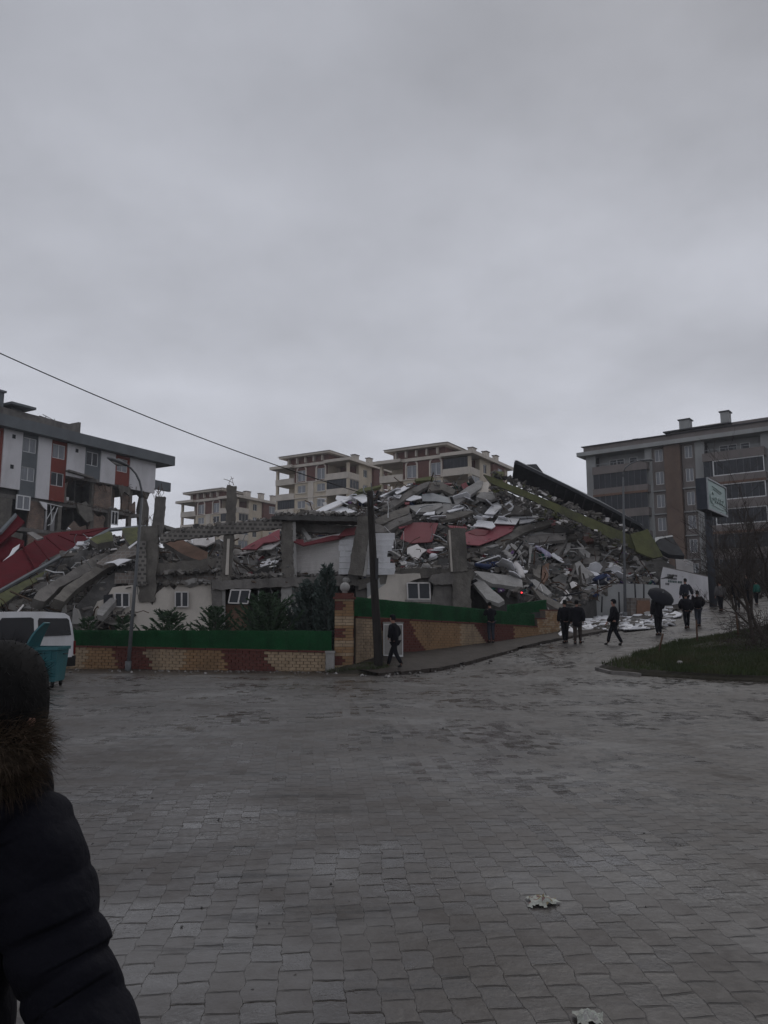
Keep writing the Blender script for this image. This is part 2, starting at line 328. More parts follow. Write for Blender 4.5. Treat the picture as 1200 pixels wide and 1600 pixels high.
def paver_mat():
    m = bpy.data.materials.new('wet_paving_stones'); m.use_nodes = True; t = m.node_tree; b = t.nodes['Principled BSDF']
    g = nn(t, 'ShaderNodeNewGeometry')
    # wavy distortion so that the courses are not ruler straight
    nd = nn(t, 'ShaderNodeTexNoise'); nd.inputs['Scale'].default_value = .35; nd.inputs['Detail'].default_value = 2; wire(t, g.outputs['Position'], nd.inputs['Vector'])
    sub = nn(t, 'ShaderNodeVectorMath', operation='SUBTRACT'); wire(t, nd.outputs['Color'], sub.inputs[0]); sub.inputs[1].default_value = (.5, .5, .5)
    scl = nn(t, 'ShaderNodeVectorMath', operation='SCALE'); wire(t, sub.outputs[0], scl.inputs[0]); scl.inputs['Scale'].default_value = .3
    ad = nn(t, 'ShaderNodeVectorMath', operation='ADD'); wire(t, g.outputs['Position'], ad.inputs[0]); wire(t, scl.outputs[0], ad.inputs[1])
    nd2 = nn(t, 'ShaderNodeTexNoise'); nd2.inputs['Scale'].default_value = 7; nd2.inputs['Detail'].default_value = 2; wire(t, g.outputs['Position'], nd2.inputs['Vector'])
    sub2 = nn(t, 'ShaderNodeVectorMath', operation='SUBTRACT'); wire(t, nd2.outputs['Color'], sub2.inputs[0]); sub2.inputs[1].default_value = (.5, .5, .5)
    scl2 = nn(t, 'ShaderNodeVectorMath', operation='SCALE'); wire(t, sub2.outputs[0], scl2.inputs[0]); scl2.inputs['Scale'].default_value = .05
    ad2 = nn(t, 'ShaderNodeVectorMath', operation='ADD'); wire(t, ad.outputs[0], ad2.inputs[0]); wire(t, scl2.outputs[0], ad2.inputs[1])
    mp = nn(t, 'ShaderNodeMapping'); mp.inputs[2].default_value = (0, 0, R(-5)); wire(t, ad2.outputs[0], mp.inputs[0])
    sx = nn(t, 'ShaderNodeSeparateXYZ'); wire(t, mp.outputs[0], sx.inputs[0])
    PW, PL = .160, .22
    def m1(op, a, b_=0.0): return mth(t, op, a, b_)
    zig = m1('MULTIPLY', m1('SUBTRACT', m1('PINGPONG', m1('MULTIPLY', sx.outputs[1], 1 / (PL * .5)), 1.0), .5), .07)
    u = m1('ADD', m1('DIVIDE', sx.outputs[0], PW), zig); col = m1('FLOOR', u); fu = m1('SUBTRACT', u, col)
    v = m1('ADD', m1('DIVIDE', sx.outputs[1], PL), m1('ADD', m1('MULTIPLY', m1('MODULO', col, 2.0), .5), m1('MULTIPLY', col, .03))); row = m1('FLOOR', v); fv = m1('SUBTRACT', v, row)
    wn = nn(t, 'ShaderNodeTexWhiteNoise', noise_dimensions='2D'); cx2 = nn(t, 'ShaderNodeCombineXYZ'); wire(t, col, cx2.inputs[0]); wire(t, row, cx2.inputs[1]); wire(t, cx2.outputs[0], wn.inputs['Vector'])
    rnd_ = wn.outputs['Value']
    def edge(f, w_):
        d = m1('SUBTRACT', .5, m1('ABSOLUTE', m1('SUBTRACT', f, .5)))
        n = nn(t, 'ShaderNodeMapRange', interpolation_type='SMOOTHSTEP'); n.inputs[1].default_value = 0; n.inputs[2].default_value = w_; n.inputs[3].default_value = 1; n.inputs[4].default_value = 0; wire(t, d, n.inputs[0]); return n.outputs[0]
    jt = m1('MULTIPLY', m1('MULTIPLY', edge(fv, .055), 1.0), m1('SUBTRACT', 1.0, m1('MULTIPLY', m1('POWER', m1('ABSOLUTE', m1('MULTIPLY', m1('SUBTRACT', fu, .5), 2.0)), 3.0), .75))); jl = m1('MULTIPLY', m1('MULTIPLY', edge(fu, .03), .30), m1('ADD', .25, m1('MULTIPLY', m1('POWER', m1('ABSOLUTE', m1('MULTIPLY', m1('SUBTRACT', fv, .5), 2.0)), 4.0), 3.2))); jall = m1('MAXIMUM', jt, jl)
    tilt = m1('MULTIPLY', m1('SUBTRACT', fv, .5), m1('SUBTRACT', wn.outputs['Color'], .35))
    def nse(sc, de, ro=.6, st=None, off=None):
        q = nn(t, 'ShaderNodeMapping'); wire(t, g.outputs['Position'], q.inputs[0])
        if st: q.inputs[3].default_value = st
        if off: q.inputs[1].default_value = off
        n = nn(t, 'ShaderNodeTexNoise'); n.inputs['Scale'].default_value = sc; n.inputs['Detail'].default_value = de; n.inputs['Roughness'].default_value = ro; wire(t, q.outputs[0], n.inputs['Vector']); return n.outputs['Fac']
    def mr(v, a, b_, c, d):
        n = nn(t, 'ShaderNodeMapRange'); n.inputs[1].default_value = a; n.inputs[2].default_value = b_; n.inputs[3].default_value = c; n.inputs[4].default_value = d; wire(t, v, n.inputs[0]); return n.outputs[0]
    def mix(f, a, b_):
        n = nn(t, 'ShaderNodeMix', data_type='RGBA')
        if hasattr(f, 'is_linked'): wire(t, f, n.inputs[0])
        else: n.inputs[0].default_value = f
        for v, i in ((a, 6), (b_, 7)):
            if hasattr(v, 'is_linked'): wire(t, v, n.inputs[i])
            else: n.inputs[i].default_value = (*v, 1)
        return n.outputs[2]
    base = mix(rnd_, (.043, .037, .033), (.064, .055, .050))
    base = mix(mr(nse(26, 4), .35, .7, 0, .45), base, (.082, .073, .066))
    base = mix(mr(nse(.35, 6, .65), .46, .64, 0, .8), base, (.036, .027, .020))          # mud
    base = mix(mr(nse(.9, 8, .7, (1, 2.2, 1), (4, 9, 0)), .60, .70, 0, .75), base, (.028, .024, .02))
    base = mix(mr(nse(.45, 5, .65, None, (20, 3, 0)), .52, .66, 0, .55), base, (.16, .155, .15))  # pale worn stones, wet shine painted in too
    sp2 = nn(t, 'ShaderNodeSeparateXYZ'); wire(t, ad2.outputs[0], sp2.inputs[0])
    def seam(c, sl, w_, nsc):
        d = m1('ABSOLUTE', m1('SUBTRACT', m1('ADD', sp2.outputs[1], m1('MULTIPLY', sp2.outputs[0], sl)), m1('ADD', c, m1('MULTIPLY', m1('SUBTRACT', nse(nsc, 3, .6), .5), .5))))
        return m1('MULTIPLY', mr(d, w_, w_ * .3, 0, 1), mr(nse(1.4, 3, .5, (1, .2, 1), (c, 0, 0)), .38, .5, 0, 1))
    sm = None
    for args in ((8.55, .03, .035, .8), (8.95, -.02, .03, .8), (15.2, .06, .06, .6), (16.3, -.05, .07, .5), (12.4, -.16, .04, .6), (19.5, .02, .10, .4), (21.0, -.04, .09, .4), (10.6, .10, .03, .7)):
        q_ = seam(*args); sm = q_ if sm is None else m1('MAXIMUM', sm, q_)
    base = mix(mth(t, 'MULTIPLY', sm, .85), base, (.016, .014, .013))
    jm = mr(nse(.6, 4, .6, None, (9, 9, 0)), .38, .62, .15, 1.0)
    pj = mr(nse(.35, 3, .5, None, (31, 2, 0)), .54, .62, 0, 1)
    jf = mth(t, 'MULTIPLY', jall, jm)
    base = mix(mth(t, 'MULTIPLY', jf, mth(t, 'SUBTRACT', 1.0, pj)), base, (.030, .028, .026))
    base = mix(mth(t, 'MULTIPLY', mth(t, 'MULTIPLY', mr(jall, .1, .5, 0, 1), pj), .75), base, (.17, .165, .155))
    base = mix(mth(t, 'MULTIPLY', mth(t, 'MULTIPLY', mr(nse(30, 5, .7), .5, .62, 0, 1), mr(nse(.6, 4, .6, None, (13, 4, 0)), .55, .64, 0, 1)), .6), base, (.20, .195, .185))
    stk = mr(nse(.8, 8, .75, (.55, 3.2, 1), (1, 2, 0)), .545, .63, 0, .85)
    base = mix(stk, base, (.020, .018, .017))
    wire(t, base, b.inputs['Base Color'])
    ro = mth(t, 'ADD', mr(nse(.45, 5, .6, None, (2, 5, 0)), .36, .64, .20, .60), mr(nse(14, 3), .3, .7, -.06, .08))
    ro = mth(t, 'ADD', ro, mth(t, 'MULTIPLY', mth(t, 'SUBTRACT', rnd_, .5), .26))
    wire(t, ro, b.inputs['Roughness']); b.inputs['Specular IOR Level'].default_value = .42
    h = mth(t, 'ADD', mth(t, 'MULTIPLY', jall, -.9), mth(t, 'MULTIPLY', rnd_, .38))
    h = mth(t, 'ADD', h, mth(t, 'MULTIPLY', nse(5, 4), .9)); h = mth(t, 'ADD', h, mth(t, 'MULTIPLY', nse(40, 3), .12))
    bp = nn(t, 'ShaderNodeBump'); h = mth(t, 'ADD', h, mth(t, 'MULTIPLY', tilt, 1.9)); bp.inputs['Strength'].default_value = .75; bp.inputs['Distance'].default_value = .014; wire(t, h, bp.inputs['Height']); wire(t, bp.outputs[0], b.inputs['Normal'])
    return m
PAV = paver_mat()
xs = frange(-60, -14, 3) + frange(-14, 60, .5); ys = frange(-12, 0, 2) + frange(0, 62, .4)
sheet('road', xs, ys, lambda x, y: hz(x, y) + und(x, y), lambda x, y: road_in(x, y + .3), PAV)

# pavement with kerb stones on the left of the rising street
SIDE = mat('wet_pavement_concrete', (.060, .050, .044), (.034, .028, .024), rough=.7, scale=2, bump=.6, stain=(.02, .016, .013), stain_s=1.2, spec=.15)
kin = [(-1.2, 25.6), (.3, 27.5), (1.6, 29.1), (4.6, 32.8), (6.8, 35.6), (8.6, 37.8), (12, 42.2), (18, 49.7)]
kout = [(-.2, 24.3), (1.5, 25.2), (3.1, 27.6), (6.0, 31.5), (8.2, 34.5), (10.3, 37.0), (13.6, 41.2), (19.6, 48.7)]
mb = MB(); n = 60
def lerpl(L, t):
    t *= len(L) - 1; i = min(int(t), len(L) - 2); f = t - i; return (L[i][0] * (1 - f) + L[i + 1][0] * f, L[i][1] * (1 - f) + L[i + 1][1] * f)
for i in range(n):
    q = []
    for a in (i / n, (i + 1) / n):
        for L in (kin, kout):
            x, y = lerpl(L, a); q.append(on(x, y, (.10 if L is kout else .10 + .34 * max(0, min(1, (33 - y) / 5)) * min(1, (y - 25) / 2)) + .012 * nz(x, y, 1.3)))
    mb.add([q[0], q[1], q[3], q[2]], [(0, 1, 2, 3)], 0, True)
o = mb.build('pavement', SIDE, origin=(0, 0, 0)); o['kind'] = 'structure'
mb = MB(); n = 52
for i in range(n):
    a = lerpl(kout, (i + .03) / n); b = lerpl(kout, (i + .97) / n)
    if rnd.random() < .06: continue
    d = Vector((b[0] - a[0], b[1] - a[1], 0)).normalized(); nrm = Vector((d.y, -d.x, 0)) * .14; tz = rnd.uniform(-.012, .012)
    A, B = on(*a, .115 + tz), on(*b, .115 + tz + rnd.uniform(-.01, .01)); dn = Vector((0, 0, -.2))
    mb.hexa([A + dn, B + dn, B + nrm + dn, A + nrm + dn, A, B, B + nrm * .9, A + nrm * .9])
o = mb.build('kerb', SIDE, origin=(0, 0, 0)); o['kind'] = 'structure'
# mud gutter at the foot of the long low wall
MUD = mat('wet_mud', (.06, .047, .036), (.034, .027, .021), rough=.5, scale=1.5, bump=.6, bscale=8, spec=.4)
mb = MB(); n = 60
for i in range(n):
    x0, x1 = -13 + 12.2 * i / n, -13 + 12.2 * (i + 1) / n
    e = lambda x: 27.3 - (x + 10.9) * .17; w_ = lambda x: 1.5 + .5 * nz(x, 0, .9) + .25 * nz(x, 4, 3)
    mb.add([(x0, e(x0) - w_(x0), .004 + und(x0, e(x0) - w_(x0))), (x1, e(x1) - w_(x1), .004 + und(x1, e(x1) - w_(x1))), (x1, e(x1), .05), (x0, e(x0), .05)], [(0, 1, 2, 3)], 0, True)
o = mb.build('gutter', MUD, origin=(0, 0, 0)); o['kind'] = 'structure'

# ---------------------------------------------------------------- walls of blocks with turf screens
def blockwall(A, B, ztA, ztB, zb, pats, name, label, thick=.28, bw=.25, bh=.10):
    """A,B plan points, top heights; pats(u,v)->material index, u metres along, v metres below the coping"""
    A = Vector((*A, 0)); B = Vector((*B, 0)); L = (B - A).length; d = (B - A) / L; nrm = Vector((d.y, -d.x, 0))
    root = thing(name, (A.x, A.y, zb), label, 'wall')
    H = max(ztA, ztB) - zb
    core = MB(); a0, b0 = A + nrm * -thick, B + nrm * -thick; up = Vector((0, 0, 1))
    core.hexa([A + up * zb, B + up * zb, b0 + up * zb, a0 + up * zb, A + up * ztA, B + up * ztB, b0 + up * ztB, a0 + up * ztA]); core.build('mortar_core', MORT, root)
    m = MB(); rows = int(H / bh) + 1
    for r in range(rows):
        u = -bw * (.5 if r % 2 else 0)
        while u < L:
            u0, u1 = max(0, u) + .006, min(L, u + bw) - .006; u += bw
            if u1 - u0 < .03: continue
            for_ = []
            pr = .02 + rnd.uniform(0, .022)
            for uu in (u0, u1):
                zt = ztA + (ztB - ztA) * uu / L
                for z in (zt - r * bh - .007, zt - (r + 1) * bh): for_.append((uu, max(z, zb)))
            if for_[0][1] - for_[1][1] < .02: continue
            q = [A + d * x + up * z for x, z in (for_[1], for_[3], for_[2], for_[0])]
            p0 = q; p1 = [x + nrm * pr + (sum(q, Vector()) / 4 - x) * .06 for x in q]
            m.add(p0 + p1, [(4, 5, 6, 7), (0, 1, 5, 4), (1, 2, 6, 5), (2, 3, 7, 6), (3, 0, 4, 7)], pats((u0 + u1) / 2, r * bh))
    m.build('block_facing', [BTAN, BOCH, BMAR], root)
    c = MB(); k = max(1, int(L / 1.0))
    for i in range(k):
        t0, t1 = i / k + .002, (i + 1) / k - .002; f0 = A + d * L * t0; f1 = A + d * L * t1; z0 = ztA + (ztB - ztA) * t0; z1 = ztA + (ztB - ztA) * t1
        fr = nrm * .07; bk = nrm * -(thick + .05); j = rnd.uniform(0, .008)
        c.hexa([f0 + fr + up * z0, f1 + fr + up * z1, f1 + bk + up * z1, f0 + bk + up * z0, f0 + fr + up * (z0 + .05 + j), f1 + fr + up * (z1 + .05 + j), f1 + bk + up * (z1 + .05 + j), f0 + bk + up * (z0 + .05 + j)])
    c.build('coping', BMAR, root)
    return root, A, B, d, nrm
def turf(A, B, za, zb_, ta, tb, name, label, dens=900):
    """turf screen: real panel covered by short plastic blades"""
    A = Vector((*A, 0)); B = Vector((*B, 0)); L = (B - A).length; d = (B - A) / L; nrm = Vector((d.y, -d.x, 0)); up = Vector((0, 0, 1))
    root = thing(name, (A.x, A.y, za), label, 'hedge screen')
    m = MB(); n = max(1, int(L / .25))
    for i in range(n):
        f = [];
        for t in (i / n, (i + 1) / n):
            w_ = .02 * nz(t * L, 0, 1.1, 8)
            f.append((A + d * (L * t) + nrm * w_, za + (zb_ - za) * t, ta + (tb - ta) * t + .012 * nz(t * L, 3, 2.5)))
        (p, b0, t0), (q, b1, t1) = f; bk = nrm * -.05
        m.hexa([p + up * b0, q + up * b1, q + bk + up * b1, p + bk + up * b0, p + up * t0, q + up * t1, q + bk + up * t1, p + bk + up * t0])
    m.build('panel', TURF, root)
    g = MB(); N = int(L * dens)
    for i in range(N):
        t = rnd.random(); z0 = za + (zb_ - za) * t; z1 = ta + (tb - ta) * t; z = z0 + (z1 - z0) * rnd.random() ** .9
        p = A + d * (L * t) + up * z + nrm * .02; tip = p + nrm * rnd.uniform(.02, .055) + up * rnd.uniform(-.05, .04) + d * rnd.uniform(-.04, .04)
        s_ = d * .008 + up * rnd.uniform(-.006, .006); g.add([p - s_, p + s_, tip], [(0, 1, 2)])
    o = g.build('plastic_blades', TURF, root); o['kind'] = 'stuff'
    for i in range(int(L / 2.4) + 1):
        c = MB()
        t = min(1, i * 2.4 / L); p = A + d * (L * t) - nrm * .09; z0 = za + (zb_ - za) * t - .3; z1 = ta + (tb - ta) * t - .03
        c.tube([p + up * z0, p + up * z1], .02, 6); c.build('post', DMET, root)
    return root
AL, BL = (-11.4, 27.45), (-1.75, 25.75)
def pat_low(u, v):
    px = 102 + u / 9.8 * 423; k = v / .75
    def seg(a, b): return a + (b - a) * k
    if px < seg(150, 140): return 0
    if px < seg(190, 200): return 1
    if px < seg(238, 260): return 2
    if px < seg(305, 300): return 0
    if px < seg(362, 375): return 1
    if px < seg(425, 447): return 2
    return 0
r_, A_, B_, d_, n_ = blockwall(AL, BL, .80, .66, -.1, pat_low, 'low_block_wall', 'long low wall of tan, ochre and maroon blocks under the green screen, left of the brick pillar')
turf((-11.4, 27.55), (-1.75, 25.85), .84, .70, 1.37, 1.37, 'turf_screen', 'long straight green turf screen on the low wall left of the brick pillar')
AR, BR = (-.95, 26.0), (7.15, 36.25)
def pat_hi(u, v):
    k = v / .9
    def seg(a, b): return a + (b - a) * k
    if u < seg(.9, 2.0): return 0
    if u < seg(3.0, 3.8): return 2
    if u < seg(7.6, 8.6): return 1 if (u < 6.5) else 0
    if u < 10.8: return 2
    return 1
blockwall(AR, BR, 1.80, 1.40, -.1, pat_hi, 'sloping_block_wall', 'ochre, tan and maroon block wall rising beside the uphill street')
turf((-1.0, 26.1), (7.05, 36.35), 1.84, 1.44, 2.50, 2.02, 'turf_screen', 'green turf screen climbing along the uphill street behind the wooden pole')
blockwall((7.15, 36.25), (7.7, 36.95), 1.78, 1.78, .6, lambda u, v: 1 if rnd.random() < .6 else 0, 'stepped_block_wall', 'short lower step of brown blocks at the end of the sloping wall')
blockwall((7.7, 36.95), (8.6, 38.1), 2.18, 2.18, .6, lambda u, v: 1 if rnd.random() < .5 else 0, 'stepped_block_wall', 'upper step of brown blocks where the sloping wall ends at the rubble')
turf((5.9, 36.9), (8.1, 38.6), 1.9, 2.2, 2.45, 2.75, 'turf_screen', 'short upper piece of green turf screen behind the stepped wall end')
# pillar with ball lamp
base = (-1.45, 25.9, -.05); root = thing('brick_pillar', base, 'tall tan and ochre block pillar with a white ball on top', 'pillar')
def pillar(root, x0, x1, y0, y1, z0, z1):
    m = MB(); m.box(x0 + .02, x1 - .02, y0 + .02, y1 - .02, z0, z1); m.build('mortar_core', MORT, root); f = MB(); r = 0; z = z0
    while z < z1 - .02:
        zz = min(z + .1, z1); c = 2 if (r // 3) % 3 == 1 else (1 if rnd.random() < .35 else 0)
        xm = x0 + (x1 - x0) * (.42 if r % 2 else .58)
        for a, b in ((x0, xm), (xm, x1)):
            j = rnd.uniform(0, .015); f.box(a + .006, b - .006, y0 - j, y0 + .03, z + .006, zz - .006, c if a == x0 else (1 if c == 2 else c))
        for xa, sgn in ((x0, -1), (x1, 1)):
            f.box(min(xa, xa + sgn * .012), max(xa, xa + sgn * .012), y0 + .01, y1 - .01, z + .006, zz - .006, c)
        z = zz; r += 1
    f.build('block_facing', [BTAN, BOCH, BMAR], root)
pillar(root, -1.63, -1.02, 25.75, 26.3, -.05, 2.42)
m = MB(); m.box(-1.70, -.95, 25.68, 26.37, 2.42, 2.49); m.box(-1.63, -1.02, 25.75, 26.3, 2.49, 2.62); m.build('cap', BMAR, root)
m = MB(); m.ball((-1.32, 26.02, 2.82), .17, 12); m.tube([(-1.32, 26.02, 2.62), (-1.32, 26.02, 2.70)], .09, 10); m.build('ball_lamp', CONCL, root)
# white service boxes
def cabinet(x0, x1, y0, y1, z0, z1, label, slope=.06):
    root = thing('utility_cabinet', ((x0 + x1) / 2, y0, z0), label, 'cabinet')
    m = MB(); m.box(x0, x1, y0, y1, z0 + .05, z1 - slope); m.build('body', CONCL if x1 - x0 < .4 else PVC, root)
    m = MB(); m.box(x0 - .02, x1 + .02, y0 - .02, y1 + .02, z1 - slope, z1); m.build('lid', CONCL, root)
    m = MB(); m.box(x0 + .03, x1 - .03, y0 - .012, y0, z0 + .12, z1 - slope - .05); m.build('door', CONCL, root)
    m = MB(); m.box(x0, x1, y0 + .01, y1, z0 - .1, z0 + .05); m.build('plinth', CONC, root)
cabinet(-1.90, -1.62, 25.42, 25.7, .0, .72, 'small pale square service box at the foot of the tall pillar')
cabinet(-.02, .66, 26.95, 27.3, .42, 1.66, 'tall pale cabinet against the wall behind the man in black')

# ---------------------------------------------------------------- grass
def grass(name, polyxy, zf, N, h, label=None, m=GRASS):
    mb = MB(); xs_ = [p[0] for p in polyxy]; ys_ = [p[1] for p in polyxy]; c = 0
    def inside(x, y):
        r = False; j = len(polyxy) - 1
        for i in range(len(polyxy)):
            xi, yi = polyxy[i]; xj, yj = polyxy[j]
            if (yi > y) != (yj > y) and x < (xj - xi) * (y - yi) / (yj - yi) + xi: r = not r
            j = i
        return r
    while c < N:
        x = rnd.uniform(min(xs_), max(xs_)); y = rnd.uniform(min(ys_), max(ys_)); c += 1
        if not inside(x, y): continue
        dn = .62 + .9 * nz(x, y, .35, 2)
        if rnd.random() > dn + .2 or (name == 'grass' and x < 8.2 and rnd.random() < .75): continue
        hh = h * rnd.uniform(.4, 1.1) * (1 + .6 * nz(x, y, .8, 6)); a = rnd.uniform(0, 6.3); w_ = .014
        p = Vector((x, y, zf(x, y))); s_ = Vector((math.cos(a), math.sin(a), 0)) * w_
        mb.add([p - s_, p + s_, p + Vector((rnd.uniform(-.5, .5) * hh, rnd.uniform(-.5, .5) * hh, hh))], [(0, 1, 2)])
    o = mb.build(name, m, origin=(0, 0, 0)); o['kind'] = 'stuff'
    if label: tag(o, label, 'grass')
    return o
gp = [G(932, 1047), G(1030, 1017), G(1100, 1003), G(1200, 984), G(1330, 965), G(1400, 1075), G(1200, 1068), G(1100, 1062), G(990, 1056)]
gpoly = []
for ia, pa_ in enumerate(gp):
    pb_ = gp[(ia + 1) % len(gp)]; nseg = max(1, int((pb_ - pa_).length / .5))
    for kk in range(nseg):
        q_ = pa_.lerp(pb_, kk / nseg); gpoly.append((q_.x + .22 * nz(q_.x, q_.y, 1.1, 4), q_.y + .3 * nz(q_.x, q_.y, .9, 9)))
cx = sum(p[0] for p in gpoly) / len(gpoly); cy = sum(p[1] for p in gpoly) / len(gpoly)
mb = MB(); rings = []
for k in range(6):
    t = k / 5; rings.append([on(cx + (p[0] - cx) * (1 - t), cy + (p[1] - cy) * (1 - t), .05 + .16 * min(1, t * 3)) for p in gpoly])
bot = [on(p[0], p[1], -.05) for p in gpoly]; rings = [bot] + rings
mb.loft(rings, 0, True, True); o = mb.build('grass_island', SOIL, origin=(0, 0, 0)); o['kind'] = 'structure'
gshr = [(cx + (p[0] - cx) * .985, cy + (p[1] - cy) * .985) for p in gpoly]
grass('grass', gshr, lambda x, y: hz(x, y) + .15, 260000, .17)
mb = MB(); pts = [G(1000, 1057), G(985, 1055), G(955, 1053), G(932, 1047), G(945, 1040), G(975, 1034), G(1010, 1024)]
for a, b in zip(pts, pts[1:]):
    n = max(1, int((b - a).length / .6))
    for i in range(n):
        p = a.lerp(b, (i + .03) / n); q = a.lerp(b, (i + .97) / n); d = (q - p).normalized(); s_ = Vector((-d.y, d.x, 0)) * .06
        mb.hexa([p - s_ - Vector((0, 0, .2)), q - s_ - Vector((0, 0, .2)), q + s_ - Vector((0, 0, .2)), p + s_ - Vector((0, 0, .2)), p - s_ + Vector((0, 0, .09)), q - s_ + Vector((0, 0, .09)), q + s_ + Vector((0, 0, .09)), p + s_ + Vector((0, 0, .09))])
o = mb.build('kerb_of_island', CONC, origin=(0, 0, 0)); o['kind'] = 'structure'
mp_ = [(-1.9, 25.2), (-.2, 24.9), (.6, 25.6), (.3, 26.8), (-.9, 26.0), (-1.6, 25.7)]
mcx, mcy = -.5, 25.7
mb = MB(); rings = [[on(mcx + (x - mcx) * s, mcy + (y - mcy) * s, z) for x, y in mp_] for s, z in ((1.15, -.02), (1, .06), (.8, .17), (.5, .26), (.05, .28))]
mb.loft(rings, 0, True, True); o = mb.build('soil_bank', SOIL, origin=(0, 0, 0)); o['kind'] = 'structure'
grass('bank_grass', mp_, lambda x, y: hz(x, y) + .26 - .15 * math.hypot(x - mcx, y - mcy), 3500, .12)
# small weeds and crumbs along gutters
m = MB()
for i in range(260):
    if rnd.random() < .5: x = rnd.uniform(-11, -1.5); y = 27.3 - (x + 10.9) * .17 - abs(rnd.gauss(0, .5)) - .1
    else:
        a = lerpl(kout, rnd.random() ** 1.3); x = a[0] + rnd.gauss(0, .4); y = a[1] + rnd.gauss(0, .4) - .2
    s_ = rnd.uniform(.02, .08); m.chunk(on(x, y, .03), (s_, s_, s_ * .7), rnd.choice((0, 0, 1)))
o = m.build('gravel_crumbs', [CONC, CONCL]); o['kind'] = 'stuff'
# ---------------------------------------------------------------- far buildings
class Fac:
    """vertical facade plane through two picture points of one level line; gives (s, z) of picture points"""
    def __init__(s, a, Ya, b):
        A = P(*a, Ya); rb = ray(*b); Yb = (A.z - CAMZ) / rb.z; B = P(*b, Yb)
        s.A = A; s.d = Vector((B.x - A.x, B.y - A.y, 0)).normalized(); s.L = (B - A).length
        s.n = Vector((-s.d.y, s.d.x, 0)); s.ang = math.atan2(s.d.y, s.d.x)
        s.M = Matrix.Translation((A.x, A.y, 0)) @ Matrix.Rotation(s.ang, 4, 'Z'); s.z = A.z
    def __call__(s, px, py, off=0):
        r = ray(px, py); o = s.A + s.n * off
        t = (o.x * s.n.x + o.y * s.n.y) / (r.x * s.n.x + r.y * s.n.y)
        p = Vector((r.x * t, t, CAMZ + r.z * t)); return (p - s.A).dot(s.d) , p.z
def holed(m, x0, x1, z0, z1, holes, y0, y1, mi=0):
    """wall box with rectangular openings (sorted, non overlapping in x)"""
    x = x0
    for a, b, c, d in sorted(holes):
        if a > x: m.box(x, a, y0, y1, z0, z1, mi)
        if c > z0: m.box(a, b, y0, y1, z0, c, mi)
        if d < z1: m.box(a, b, y0, y1, d, z1, mi)
        x = b
    if x < x1: m.box(x, x1, y0, y1, z0, z1, mi)
def window(root, M, x0, x1, z0, z1, y, name='window', pane=None, bars=1, fr=.07, frm=None, dep=.08, lab=None):
    m = MB(M)
    m.box(x0, x0 + fr, y, y + dep, z0, z1); m.box(x1 - fr, x1, y, y + dep, z0, z1)
    m.box(x0 + fr, x1 - fr, y, y + dep, z0, z0 + fr); m.box(x0 + fr, x1 - fr, y, y + dep, z1 - fr, z1)
    for k in range(bars):
        xc = x0 + (x1 - x0) * (k + 1) / (bars + 1); m.box(xc - fr / 2, xc + fr / 2, y, y + dep, z0 + fr, z1 - fr)
    o = m.build(name, frm or PVC, root)
    p = MB(M); p.box(x0 + fr * .5, x1 - fr * .5, y + dep * .4, y + dep * .55, z0 + fr * .5, z1 - fr * .5); p.build('pane', pane or CURT, o)
    if lab: o['label'] = lab
    return o

# ===== left building, half torn open
fl = Fac((2, 668), 74, (243, 724)); M = fl.M; zt = fl.z
root = thing('damaged_apartment_block', (fl.A.x, fl.A.y, 0), 'white, grey and red striped apartment block at far left with its lower storeys torn open', 'building')
S = lambda px, py=700: fl(px, py)[0]
Z = lambda px, py: fl(px, py)[1]
cuts = [-26, -22, -17.5, -14, -9.5, -6, -1.8, S(5), S(35), S(60), S(81), S(106), S(134), S(159), S(182), S(205), S(243, 740)]
cols = [WHITE, GREYP, WHITE, REDP, WHITE, GREYP, REDP, WHITE, GREYP, WHITE, REDP, WHITE, GREYP, WHITE, REDP, WHITE]
z1, z2 = Z(180, 754), Z(50, 777); zw1 = (Z(47, 707), Z(47, 684)); zw2 = (Z(42, 751), Z(42, 729)); z3 = z2 - (z1 - z2); z4 = z3 - (z1 - z2)
for i, mt in enumerate(cols):
    a, b = cuts[i] , cuts[i + 1]; deep = i < 11 and i >= 7 or i < 7
    zb = z2 if deep else z1 - (.25 if i % 2 else .0) - (.15 if i > 13 else 0)
    if mt is WHITE and i == 7: zb = Z(15, 763)
    if mt is WHITE and i == 9: zb = Z(70, 780)
    off = 0 if mt is WHITE else .12
    holes = []
    if mt is not WHITE:
        c = (a + b) / 2; w_ = min(b - a - .3, 1.55)
        for zz in ([zw1, zw2] if deep else [zw1]): holes.append((c - w_ / 2, c + w_ / 2, zz[0], zz[1]))
    m = MB(M)
    if holes:
        h = holes[0]; m.box(a, h[0], off, off + .25, zb, zt); m.box(h[1], b, off, off + .25, zb, zt); z = zt
        for q in holes: m.box(h[0], h[1], off, off + .25, q[3], z); z = q[2]
        m.box(h[0], h[1], off, off + .25, zb, z)
    else:
        m.box(a, b, off, off + .25, zb, zt)
        if a > -2 and b - a > 2:
            for zz in ((zw1[1] - .05), (zw2[1] - .1)):
                if zz > zb + .4 and i in (7, 11): m.box((a + b) / 2 - .15, (a + b) / 2 + .2, -.03, .0, zz - .4, zz, 1)
    m.build('facade_panel', [mt, DARKM], root)
    for h in holes: window(root, M, h[0], h[1], h[2], h[3], off + .08, pane=CURT if rnd.random() < .75 else GLASS)
m = MB(M); a0 = S(265, 720)
m.box(-28, a0, -.95, 11, zt, zt + 1.15); m.build('roof_slab', GREYP, root)
zp = Z(60, 650)
m = MB(M); p0, p1 = fl(2, 645, 3)[0], fl(126, 665, 3)[0]; zpt = fl(60, 650, 3)[1] ; m.box(-26, p1, 3, 9, zt + 1.15, zpt); m.box(p1 - .3, p1, 2.98, 6, zpt, zpt + .5)
a, b = fl(27, 652, 2.9)[0], 0
